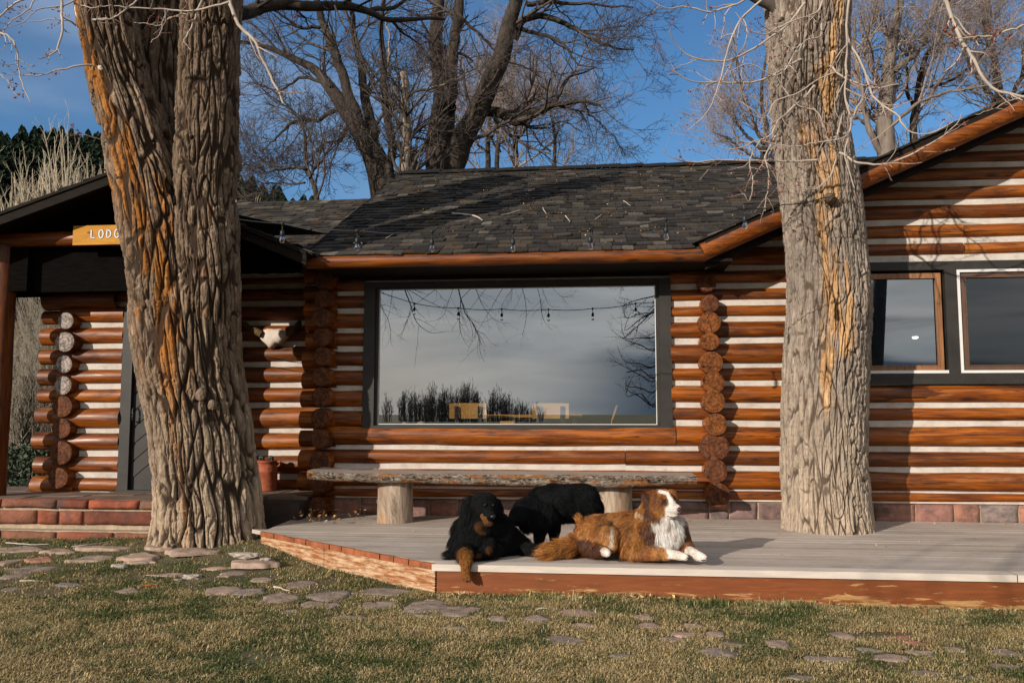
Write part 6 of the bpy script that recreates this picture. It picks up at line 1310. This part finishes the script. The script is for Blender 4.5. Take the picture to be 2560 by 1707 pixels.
def gen4(n, g):
    x = g.uniform(-6, -1.5, n); y = g.uniform(6.2, 8.2, n); k = x < diagx(y)-.05; x, y = x[k], y[k]; return np.stack([x, y, ground_z(x, y)+.012], 1)
def gen5(n, g):
    u = g.uniform(.3, Lb-.2, n); s_ = g.uniform(.1, SLB-.2, n); k = (fbm(u*2, s_*2, 0, 97, 3) > -.12) & (u+e0[0] < x1c+.1+(s_/SLB)*(Lb+e0[0]-x1c)*.9); u, s_ = u[k], s_[k]; s_ = np.round(s_/.155)*.155-.03+g.uniform(0, .05, len(s_))
    b_ = pB(0, 0); U_ = pB(1, 0)-b_; S_ = pB(0, 1)-b_; return b_+u[:, None]*U_+s_[:, None]*S_+np.array([0, -.02, .042])
leaves(1500, gen5, .011, 10, 'tan leaf litter caught between the shingles of the bay roof')
leaves(700, gen4, .010, 9, 'crumbled leaves and bark chips on the ground left of the deck')
# ------------------------------------------------------------------ dogs
def capsule(p0, r0, p1, r1, n=20):
    p0, p1 = np.array(p0, float), np.array(p1, float); d = p1-p0; L_ = np.linalg.norm(d)
    if L_ < 1e-6: d = np.array([0, 0, 1.]); L_ = 1e-6
    d = d/np.linalg.norm(d); ref = np.array([0, 0, 1.]) if abs(d[2]) < .9 else np.array([1., 0, 0]); A = np.cross(d, ref); A /= np.linalg.norm(A); B = np.cross(d, A)
    rings = []
    for a in np.linspace(-np.pi/2+.05, 0, 6): rings.append((p0+d*r0*math.sin(a), r0*math.cos(a)))
    for t in (.25, .5, .75): rings.append((p0+(p1-p0)*t, r0+(r1-r0)*t))
    for a in np.linspace(0, np.pi/2-.05, 6): rings.append((p1+d*r1*math.sin(a), r1*math.cos(a)))
    th = np.arange(n)*2*np.pi/n; V = np.concatenate([c+r*(np.cos(th)[:, None]*A+np.sin(th)[:, None]*B) for c, r in rings]); i = np.arange(len(V)).reshape(len(rings), n); nx = np.roll(i, -1, 1)
    q = [list(r) for r in np.stack([i[:-1], i[1:], nx[1:], nx[:-1]], -1).reshape(-1, 4)]
    return V, q, list(i[0]), list(i[-1][::-1])
def body_from(prims, voxel, smooth_it=8):
    vs_, fs, n = [], [], 0
    for p0, r0, p1, r1, *_ in prims:
        V, q, c0, c1_ = capsule(p0, r0, p1, r1); vs_.append(V); fs += [[a+n for a in f] for f in q+[c0, c1_]]; n += len(V)
    me = bpy.data.meshes.new('tmp'); me.from_pydata(np.concatenate(vs_).tolist(), [], [[int(a) for a in f] for f in fs]); o = link(bpy.data.objects.new('tmp', me))
    m = o.modifiers.new('r', 'REMESH'); m.mode = 'VOXEL'; m.voxel_size = voxel
    s = o.modifiers.new('s', 'SMOOTH'); s.iterations = smooth_it; s.factor = .6
    dg = bpy.context.evaluated_depsgraph_get(); me2 = bpy.data.meshes.new_from_object(o.evaluated_get(dg)); bpy.data.objects.remove(o); return me2
def mesh_arrays(me):
    n = len(me.vertices); V = np.empty(n*3, np.float32); me.vertices.foreach_get('co', V); Nn = np.empty(n*3, np.float32); me.vertices.foreach_get('normal', Nn)
    return V.reshape(-1, 3).astype(float), Nn.reshape(-1, 3).astype(float)
def nearest(prims, X):
    best = np.full(len(X), 1e9); idx = np.zeros(len(X), int); dirs = np.zeros_like(X)
    for k, (p0, r0, p1, r1, *rest) in enumerate(prims):
        p0, p1 = np.array(p0, float), np.array(p1, float); d = p1-p0; L2 = max(d@d, 1e-9); t = np.clip((X-p0)@d/L2, 0, 1); dist = np.linalg.norm(X-(p0+t[:, None]*d), axis=1)-(r0+(r1-r0)*t)
        b = dist < best; best = np.where(b, dist, best); idx = np.where(b, k, idx)
    return idx
def project(V):
    d = V-CAM; z = d@Fv; return CX+F_PX*(d@Rv)/z, CY-F_PX*(d@Uv)/z
def make_dog(root, prims, cols, voxel, nfur, seed, paint=None, furmat=None, lenmap=None, furw=.0011, comb_down=.35, ground=None, body_rough=.9, colvar=.35, clumpy=.5, smooth_it=8):
    """prim: (p0, r0, p1, r1, colour key, fur length, comb direction or None)"""
    me = body_from(prims, voxel, smooth_it); V, Nn = mesh_arrays(me); g = np.random.default_rng(seed)
    wob = np.stack([fbm(V[:, 0]*28, V[:, 1]*28, V[:, 2]*28, seed+k, 3) for k in range(3)], 1)*.022
    idx = nearest(prims, V+wob)
    keys = [p[4] for p in prims]; ca = np.array([cols[k] for k in keys]); C = ca[idx]
    if paint: C = paint(V, C.copy(), Nn)
    if ground is not None:
        V[:, 2] = np.where((V[:, 2] < ground+.002) & (V[:, 1] > 6.235), ground+.002, V[:, 2])
    me.vertices.foreach_set('co', V.astype(np.float32).ravel()); a = me.attributes.new('tone', 'FLOAT_COLOR', 'POINT'); shade = 1+colvar*fbm(V[:, 0]*18, V[:, 1]*18, V[:, 2]*9, seed+5, 3)[:, None]
    a.data.foreach_set('color', np.concatenate([C*shade, np.ones((len(V), 1))], 1).astype(np.float32).ravel()); me.polygons.foreach_set('use_smooth', np.ones(len(me.polygons), bool)); me.materials.clear(); me.materials.append(FURB)
    me.name = 'body'; o = link(bpy.data.objects.new('body', me)); o.parent = root; o.location = -np.array(root.location)
    # fur strands
    me.calc_loop_triangles(); tri = np.empty(len(me.loop_triangles)*3, np.int32); me.loop_triangles.foreach_get('vertices', tri); tri = tri.reshape(-1, 3)
    A, B, Cc = V[tri[:, 0]], V[tri[:, 1]], V[tri[:, 2]]; ar = np.linalg.norm(np.cross(B-A, Cc-A), axis=1); fl = np.array([p[5] for p in prims]); tl = fl[idx[tri[:, 0]]]; w_ = ar*(tl > 0)*(tl > .0)*np.clip(.03/np.maximum(tl, .008), .6, 2.5)
    pick = g.choice(len(tri), nfur, p=w_/w_.sum()); u, v = g.random(nfur), g.random(nfur); fl_ = u+v > 1; u[fl_], v[fl_] = 1-u[fl_], 1-v[fl_]; u, v = u[:, None], v[:, None]
    X = A[pick]*(1-u-v)+B[pick]*u+Cc[pick]*v; nn = np.cross(B[pick]-A[pick], Cc[pick]-A[pick]); nn /= np.linalg.norm(nn, axis=1, keepdims=True)+1e-12
    vi = tri[pick, 0]; k = idx[vi]; s = np.sign((nn*Nn[vi]).sum(1, keepdims=True)); nn *= np.where(s == 0, 1, s)
    comb = np.array([(np.array(p[6], float) if len(p) > 6 and p[6] is not None else np.array([0, 0, -1.])) for p in prims])[k]; comb = comb/np.linalg.norm(comb, axis=1, keepdims=True)
    # clumping: nearby strands share a direction offset
    cell = 26.0; ln_boost = 1+.8*sstep(fbm(X[:, 0]*9, X[:, 1]*9, X[:, 2]*9, seed+60, 2), .1, .5); cl = np.stack([fbm(X[:, 0]*cell, X[:, 1]*cell, X[:, 2]*cell, seed+20+j, 2) for j in range(3)], 1)*1.6*clumpy; comb = comb+cl+g.normal(size=X.shape)*.12
    comb -= (comb*nn).sum(1, keepdims=True)*nn; comb /= np.linalg.norm(comb, axis=1, keepdims=True)+1e-9
    ln = fl[k]*g.uniform(.55, 1.15, nfur)*(1+.5*fbm(X[:, 0]*14, X[:, 1]*14, X[:, 2]*14, seed+30, 2)); ln = (ln*ln_boost)[:, None]
    p1 = X+nn*ln*.26+comb*ln*.38; p2 = X+nn*ln*.34+comb*ln*.95+np.array([0, 0, -1.])*ln*comb_down*.35
    if ground is not None:
        for p in (p1, p2): p[:, 2] = np.where((p[:, 2] < ground+.003) & (p[:, 1] > 6.23), ground+.003, p[:, 2])
    wd = np.cross(comb, nn+g.normal(size=X.shape)*.5); wd /= np.linalg.norm(wd, axis=1, keepdims=True)+1e-9; wd = wd*furw*g.uniform(.6, 1.4, nfur)[:, None]
    VV = np.stack([X-wd, X+wd, p1+wd*.9, p1-wd*.9, p2], 1).reshape(-1, 3); i = np.arange(nfur)[:, None]*5
    cc = C[vi]*(1+colvar*1.6*g.normal(size=(nfur, 1))*.5)*(1+colvar*fbm(X[:, 0]*22, X[:, 1]*22, X[:, 2]*10, seed+40, 3)[:, None]); cc = np.clip(cc, .002, 1)
    mb = MB(); nb = 0; mb.v.append(VV); mb.f += [i+[0, 1, 2, 3], i+[3, 2, 4]]; mb.mi += [np.zeros(nfur, int)]*2; mb.n = len(VV); mb.at['tone'] = [(0, np.repeat(cc, 5, 0))]
    f_ = mb.build('coat', furmat or FURS, root); return o
FURK = vcol_mat('black_fur_strands', .75, .10)
FURB = vcol_mat('pelt_skin', .9, .15); FURS = vcol_mat('fur_strands', .55, .35)
EYE = MT('dog_eye', .08, .6); EYE.col((.015, .008, .005)); NOSEB = MT('dog_nose_brown', .35, .5); NOSEB.col((.085, .028, .022)); NOSEK = MT('dog_nose_black', .3, .5); NOSEK.col((.012, .012, .013))
def ball(c, r, mat, name, parent, sq=(1, 1, 1)):
    V, q = lathe([(r*math.sin(a), -r*math.cos(a)) for a in np.linspace(.02, np.pi-.02, 14)], (0, 0, 0), 18); h = MB(); h.add(V*np.array(sq)+np.array(c), q); return h.build(name, mat, parent, True)
# ---- brown and white dog lying on the front edge
def b3(x, y, Y): return onY(1350+x/5.227, 1180+y/5.227, Y)
RD, DR, WH, CR, TAN = 'red', 'dark', 'white', 'cream', 'tan'
cols = dict(red=(.27, .095, .022), dark=(.085, .030, .012), white=(.74, .66, .58), cream=(.55, .38, .22), tan=(.40, .17, .045), gold=(.33, .135, .028))
def C_(a, ra, b, rb, key, fl, comb=None): return (b3(*a), ra, b3(*b), rb, key, fl, comb)
bk = (-1, 0, -.25); dn_ = (-.3, 0, -1)
dog = [
 C_((690, 800, 6.74), .135, (1000, 790, 6.72), .150, RD, .045, bk), C_((1000, 790, 6.72), .150, (1330, 770, 6.66), .160, 'gold', .045, bk), C_((1100, 720, 6.66), .110, (1500, 680, 6.62), .125, RD, .05, bk),
 C_((1330, 800, 6.64), .155, (1560, 800, 6.60), .150, RD, .05, dn_),
 C_((700, 850, 6.64), .125, (880, 840, 6.60), .110, TAN, .04, dn_), C_((900, 800, 6.54), .07, (930, 960, 6.50), .045, TAN, .03, (0, 0, -1)), C_((640, 930, 6.60), .09, (760, 980, 6.55), .075, DR, .04, dn_),
 C_((760, 1020, 6.45), .045, (830, 1035, 6.42), .035, DR, .02, (1, 0, -.3)), C_((835, 1035, 6.41), .035, (880, 1055, 6.36), .027, WH, .008, (1, 0, 0)),
 C_((560, 900, 6.66), .075, (380, 985, 6.58), .055, RD, .085, (-1, 0, -.35)), C_((380, 985, 6.58), .055, (180, 1010, 6.52), .04, 'gold', .095, (-1, 0, -.2)), C_((180, 1010, 6.52), .04, (60, 1040, 6.48), .022, TAN, .08, (-1, 0, 0)),
 C_((1450, 720, 6.60), .120, (1560, 560, 6.56), .105, DR, .065, (-.2, 0, -1)), C_((1400, 640, 6.58), .085, (1480, 520, 6.55), .080, RD, .06, (-.4, 0, -1)),
 C_((1590, 800, 6.50), .085, (1640, 950, 6.46), .075, WH, .050, (0, -.2, -1)), C_((1560, 680, 6.50), .075, (1640, 620, 6.47), .070, WH, .050, (0, -.2, -1)), C_((1700, 700, 6.50), .075, (1720, 880, 6.47), .070, WH, .050, (.1, -.2, -1)),
 C_((1800, 720, 6.56), .065, (1850, 900, 6.53), .060, DR, .055, (.2, 0, -1)), C_((1420, 760, 6.50), .07, (1500, 920, 6.47), .06, DR, .055, (0, 0, -1)),
 C_((1260, 880, 6.54), .100, (1240, 1000, 6.46), .075, TAN, .050, (-.2, 0, -1)), C_((1240, 1040, 6.44), .052, (1460, 1060, 6.40), .048, RD, .030, (1, 0, -.3)), C_((1460, 1060, 6.40), .048, (1640, 1070, 6.37), .040, TAN, .022, (1, 0, -.2)),
 C_((1670, 1070, 6.36), .036, (1800, 1085, 6.33), .031, WH, .008, (1, 0, 0)), C_((1800, 1088, 6.32), .034, (1895, 1108, 6.30), .026, WH, .007, (1, 0, 0)),
 C_((1860, 930, 6.56), .060, (1930, 1020, 6.46), .042, RD, .040, (.3, 0, -1)), C_((1960, 1040, 6.42), .038, (2050, 1080, 6.35), .032, WH, .010, (1, 0, -.3)), C_((2060, 1092, 6.34), .036, (2135, 1118, 6.31), .027, WH, .007, (1, 0, -.2)),
 # head
 C_((1560, 370, 6.53), .082, (1620, 360, 6.49), .080, RD, .020, (-.8, .3, -.3)), C_((1600, 500, 6.48), .062, (1580, 560, 6.49), .055, RD, .030, (-.3, 0, -1)), C_((1620, 420, 6.46), .062, (1560, 480, 6.47), .06, RD, .020, (-.5, 0, -.8)),
 C_((1720, 300, 6.49), .045, (1745, 370, 6.49), .040, RD, .014, (.3, 0, -.5)),
 C_((1625, 262, 6.445), .016, (1680, 300, 6.42), .020, WH, .008, (-.5, 0, .6)), C_((1680, 300, 6.42), .021, (1722, 400, 6.395), .030, WH, .008, (-.4, 0, .8)),
 C_((1690, 455, 6.41), .050, (1785, 482, 6.355), .034, WH, .008, (-1, 0, -.2)), C_((1680, 530, 6.42), .040, (1785, 545, 6.37), .022, WH, .010, (-1, 0, -.4)), C_((1650, 600, 6.46), .05, (1640, 560, 6.45), .05, WH, .03, (0, 0, -1)),
 # near ear, folded, feathered; far ear
 C_((1455, 275, 6.52), .020, (1385, 300, 6.50), .026, RD, .022, (-.2, 0, -1)), C_((1385, 300, 6.50), .028, (1375, 400, 6.49), .026, DR, .035, (-.2, 0, -1)), C_((1375, 400, 6.49), .026, (1330, 490, 6.50), .016, 'gold', .045, (-.6, 0, -1)), C_((1440, 300, 6.50), .024, (1430, 420, 6.49), .028, DR, .03, (-.2, 0, -1)),
 C_((1430, 480, 6.50), .04, (1440, 560, 6.50), .05, DR, .05, (-.2, 0, -1)), C_((1330, 520, 6.52), .03, (1290, 545, 6.53), .02, CR, .04, (-.8, 0, -.6)),
 C_((560, 690, 6.72), .05, (510, 600, 6.70), .018, 'gold', .045, (-.3, 0, .8))]
d1 = empty('dog', b3(1250, 1080, 6.6), 'brown and white long haired dog lying on the deck edge facing right', 'dog')
def paint_brown(V, C, Nn):
    px, py = project(V); x = (px-1350)*5.227; y = (py-1180)*5.227
    x = x+14*fbm(V[:, 0]*45, V[:, 1]*45, V[:, 2]*45, 301, 3); y = y+14*fbm(V[:, 0]*45, V[:, 1]*45, V[:, 2]*45, 305, 3); near = V[:, 1] < 6.62
    def ell(cx, cy, rx, ry, ang, col, soft=.35, amt=1.0, m=None):
        a = R_(ang); dx, dy = x-cx, y-cy; u = (dx*math.cos(a)+dy*math.sin(a))/rx; v = (-dx*math.sin(a)+dy*math.cos(a))/ry; w = (1-sstep(np.hypot(u, v), 1-soft, 1+soft))*amt*near
        if m is not None: w = w*m
        C[:] = C*(1-w[:, None])+np.array(col)*w[:, None]
    red, gold, dark, white, tan = (.27, .092, .020), (.36, .145, .030), (.075, .026, .010), (.76, .68, .61), (.42, .19, .055)
    for e in ((860, 640, 120, 60, -30, dark, .6, .6), (960, 640, 50, 150, 10, dark, .6, .7), (1180, 760, 60, 120, 0, dark, .7, .5), (1110, 900, 70, 130, 0, red, .6, .6), (1300, 640, 120, 60, 0, gold, .6, .6), (1050, 620, 90, 60, 0, gold, .6, .6), (680, 700, 90, 60, -30, gold, .6, .6),
              (720, 800, 60, 120, 0, red, .6, .7), (1380, 900, 80, 120, 20, dark, .6, .65), (1470, 800, 70, 150, -20, dark, .5, .75), (1300, 900, 60, 80, 0, gold, .6, .5), (830, 900, 60, 100, 0, tan, .6, .7), (930, 870, 26, 130, 6, (.62, .50, .38), .4, .9), (1500, 1000, 120, 40, 5, gold, .6, .6)): ell(*e)
    hd = (V[:, 2] > b3(1600, 640, 6.5)[2]).astype(float)*(x > 1440)
    ell(1580, 430, 170, 260, 0, red, .1, 1, hd); ell(1560, 540, 70, 70, 0, (.40, .17, .04), .5, .9, hd); ell(1500, 330, 50, 90, 0, (.17, .055, .014), .5, .8, hd); ell(1640, 385, 52, 38, 0, dark, .4, .95, hd); ell(1560, 620, 90, 45, 20, dark, .5, .9, hd)
    ell(1620, 262, 66, 24, 22, white, .25, 1, hd); ell(1690, 315, 24, 66, -22, white, .25, 1, hd); ell(1722, 400, 34, 70, -12, white, .25, 1, hd); ell(1740, 500, 108, 76, 12, white, .18, 1, hd); ell(1660, 590, 80, 50, -20, white, .3, 1, hd); ell(1752, 352, 16, 30, -20, dark, .4, .9, hd)
    ell(1640, 690, 175, 80, -8, white, .3, 1); ell(1690, 850, 110, 190, -6, white, .25, 1)
    return C
make_dog(d1, dog, cols, .0068, 120000, 5, furw=.0009, ground=ZD, smooth_it=8, paint=paint_brown, clumpy=.9, colvar=.5)
ball(b3(1640, 385, 6.408), .0105, EYE.m, 'eye', d1); ball(b3(1752, 350, 6.445), .009, EYE.m, 'eye', d1)
ball(b3(1812, 486, 6.335), .021, NOSEB.m, 'nose', d1, (1, 1, .85))
mo = MB(); P_, r_ = resample([b3(1660, 570, 6.385), b3(1730, 590, 6.358), b3(1795, 572, 6.345), b3(1835, 548, 6.35)], [.0025, .003, .003, .002], 16); mo.add(*tubes(P_[None], r_[None], 6)); mo.build('mouth', NOSEB.m, d1, True)
for (x, y, Yc) in ((1925, 1118, 6.283), (1905, 1126, 6.281), (2172, 1128, 6.292), (2150, 1146, 6.285), (2120, 1150, 6.283)): ball(b3(x, y, Yc), .006, NOSEB.m, 'claw', d1, (1.4, 1, .8))
# ---- black and tan dog lying with one paw over the edge
def k2(x, y, Y): return onY(1100+x/5.227, 1180+y/5.227, Y)
def Q_(a, ra, b, rb, key, fl, comb=None): return (k2(*a), ra, k2(*b), rb, key, fl, comb)
colk = dict(black=(.0075, .008, .0085), tan=(.26, .105, .028), dtan=(.085, .035, .014), face=(.17, .075, .026), soft=(.014, .013, .013))
BK = 'black'; TN = 'tan'
dogk = [
 Q_((430, 820, 6.54), .165, (520, 720, 6.54), .145, BK, .05, (-.2, 0, -1)), Q_((400, 900, 6.52), .135, (560, 940, 6.54), .125, BK, .055, (-.1, 0, -1)), Q_((340, 780, 6.52), .105, (300, 940, 6.48), .095, BK, .06, (-.3, 0, -1)),
 Q_((600, 700, 6.56), .125, (760, 760, 6.62), .120, BK, .045, (.3, 0, -1)), Q_((640, 880, 6.6), .14, (860, 930, 6.72), .115, BK, .05, (1, 0, -.4)), Q_((860, 930, 6.72), .115, (1060, 980, 6.78), .080, BK, .05, (1, 0, -.4)), Q_((900, 860, 6.76), .09, (1030, 930, 6.8), .07, BK, .05, (1, 0, -.5)),
 Q_((1080, 1000, 6.7), .055, (1280, 1045, 6.62), .025, BK, .055, (1, 0, -.1)),
 Q_((560, 560, 6.50), .105, (560, 680, 6.50), .12, BK, .05, (0, 0, -1)),
 # head
 Q_((540, 400, 6.47), .085, (620, 410, 6.45), .083, BK, .012, (-.2, .4, -.6)), Q_((580, 480, 6.43), .075, (620, 500, 6.42), .07, BK, .012, (0, 0, -1)),
 Q_((620, 520, 6.38), .045, (672, 580, 6.315), .034, BK, .007, (0, .3, .5)), Q_((570, 560, 6.385), .027, (595, 615, 6.34), .022, 'face', .010, (-.3, 0, -1)), Q_((610, 640, 6.37), .030, (660, 665, 6.325), .020, 'dtan', .010, (0, 0, -1)), Q_((520, 700, 6.39), .035, (560, 740, 6.40), .035, 'dtan', .03, (0, 0, -1)), Q_((600, 690, 6.40), .04, (610, 740, 6.41), .04, BK, .03, (0, 0, -1)),
 # ears
 Q_((420, 380, 6.48), .042, (370, 520, 6.45), .046, BK, .045, (-.2, 0, -1)), Q_((370, 520, 6.45), .046, (310, 680, 6.45), .034, BK, .06, (-.3, 0, -1)), Q_((740, 400, 6.50), .03, (765, 500, 6.48), .033, BK, .035, (.2, 0, -1)), Q_((765, 500, 6.48), .033, (760, 570, 6.48), .025, BK, .04, (.1, 0, -1)),
 # legs
 Q_((330, 1000, 6.42), .065, (335, 1075, 6.27), .050, BK, .045, (-.3, 0, -1)), Q_((338, 1085, 6.235), .044, (340, 1180, 6.190), .036, TN, .030, (-.1, 0, -1)), Q_((340, 1180, 6.185), .034, (338, 1300, 6.180), .030, TN, .022, (0, 0, -1)), Q_((338, 1300, 6.178), .031, (355, 1375, 6.165), .028, TN, .014, (0, 0, -1)),
 Q_((320, 1320, 6.172), .014, (310, 1375, 6.155), .011, TN, .010, (0, 0, -1)), Q_((375, 1340, 6.160), .014, (385, 1400, 6.150), .011, TN, .008, (0, 0, -1)),
 Q_((640, 940, 6.42), .050, (640, 1010, 6.38), .036, BK, .03, (0, 0, -1)), Q_((640, 1000, 6.355), .02, (640, 1030, 6.35), .018, 'dtan', .02, (0, 0, -1)), Q_((560, 1060, 6.38), .036, (460, 1085, 6.35), .032, BK, .03, (-1, 0, -.3)), Q_((520, 1085, 6.335), .018, (450, 1100, 6.32), .016, 'dtan', .015, (-1, 0, -.3)), Q_((700, 1000, 6.46), .06, (560, 1030, 6.44), .06, BK, .045, (0, 0, -1)),
 Q_((240, 1040, 6.46), .045, (120, 1075, 6.44), .026, BK, .06, (-1, 0, -.1))]
d2 = empty('dog', k2(500, 1100, 6.5), 'black and tan long eared dog lying with a tan paw over the deck edge', 'dog')
make_dog(d2, dogk, colk, .0068, 80000, 15, furw=.0010, ground=ZD, colvar=.25, smooth_it=7, furmat=FURK)
ball(k2(588, 428, 6.352), .0115, EYE.m, 'eye', d2); ball(k2(690, 430, 6.375), .0105, EYE.m, 'eye', d2); ball(k2(688, 578, 6.285), .019, NOSEK.m, 'nose', d2, (1.1, 1, .8))
for (x, y, Yc) in ((312, 1405, 6.147), (350, 1425, 6.143), (388, 1425, 6.142)): ball(k2(x, y, Yc), .006, NOSEK.m, 'claw', d2, (.8, 1, 1.5))
# ---- black dog standing behind, head lowered to the left
dogs = [
 Q_((1330, 440, 7.08), .140, (1560, 400, 7.16), .150, BK, .045, (1, 0, -.5)), Q_((1560, 400, 7.16), .150, (1850, 400, 7.26), .155, BK, .05, (1, 0, -.5)), Q_((1850, 400, 7.26), .155, (1930, 470, 7.28), .125, BK, .06, (.5, 0, -1)), Q_((1960, 500, 7.28), .10, (1990, 620, 7.28), .07, BK, .07, (.3, 0, -1)),
 Q_((1330, 520, 7.04), .135, (1300, 600, 7.0), .115, BK, .06, (0, 0, -1)), Q_((1480, 470, 7.14), .125, (1800, 450, 7.24), .12, BK, .045, (.3, 0, -1)), Q_((1220, 480, 7.0), .115, (1120, 520, 6.94), .100, BK, .05, (-.3, 0, -1)), Q_((1200, 620, 6.98), .08, (1130, 660, 6.94), .06, BK, .06, (0, 0, -1)),
 Q_((1070, 520, 6.90), .085, (1040, 560, 6.88), .080, BK, .02, (.5, 0, -.8)), Q_((1000, 600, 6.84), .055, (950, 640, 6.80), .036, BK, .008, (.6, 0, .3)), Q_((1100, 480, 6.9), .04, (1120, 640, 6.88), .035, BK, .06, (.2, 0, -1)), Q_((1000, 560, 6.86), .05, (965, 560, 6.84), .04, BK, .01, (.5, 0, .5)), Q_((930, 560, 6.82), .02, (920, 620, 6.8), .018, 'soft', .01, (0, 0, -1)),
 Q_((1310, 660, 6.98), .070, (1300, 800, 6.98), .045, BK, .045, (.2, 0, -1)), Q_((1300, 800, 6.98), .040, (1285, 930, 6.96), .028, BK, .030, (.4, 0, -1)), Q_((1275, 950, 6.94), .030, (1260, 965, 6.90), .024, BK, .012, (-1, 0, 0)),
 Q_((1480, 640, 7.14), .065, (1495, 780, 7.14), .042, BK, .045, (.3, 0, -1)), Q_((1495, 780, 7.14), .038, (1495, 870, 7.12), .028, BK, .030, (.5, 0, -1)), Q_((1490, 880, 7.11), .028, (1470, 890, 7.07), .023, BK, .012, (-1, 0, 0)),
 Q_((1900, 580, 7.20), .085, (1880, 720, 7.16), .055, BK, .05, (.5, 0, -1)), Q_((1880, 720, 7.16), .045, (1930, 830, 7.18), .030, BK, .03, (.5, 0, -1)), Q_((1930, 830, 7.18), .026, (1915, 905, 7.14), .024, BK, .02, (0, 0, -1)), Q_((1905, 915, 7.12), .026, (1885, 925, 7.08), .020, BK, .01, (-1, 0, 0)),
 Q_((1930, 580, 7.36), .085, (1950, 700, 7.36), .055, BK, .05, (.5, 0, -1)), Q_((1950, 700, 7.36), .042, (1990, 800, 7.38), .028, BK, .03, (.5, 0, -1)), Q_((1990, 800, 7.38), .026, (1980, 870, 7.35), .024, BK, .02, (0, 0, -1)), Q_((1970, 885, 7.33), .026, (1950, 892, 7.29), .020, BK, .01, (-1, 0, 0))]
d3 = empty('dog', k2(1600, 900, 7.15), 'shaggy black dog standing behind the others with its head lowered to the left', 'dog')
make_dog(d3, dogs, colk, .008, 60000, 25, furw=.0012, ground=ZD, colvar=.25, smooth_it=5, furmat=FURK)
ball(k2(985, 590, 6.80), .008, EYE.m, 'eye', d3); ball(k2(925, 655, 6.775), .017, NOSEK.m, 'nose', d3)
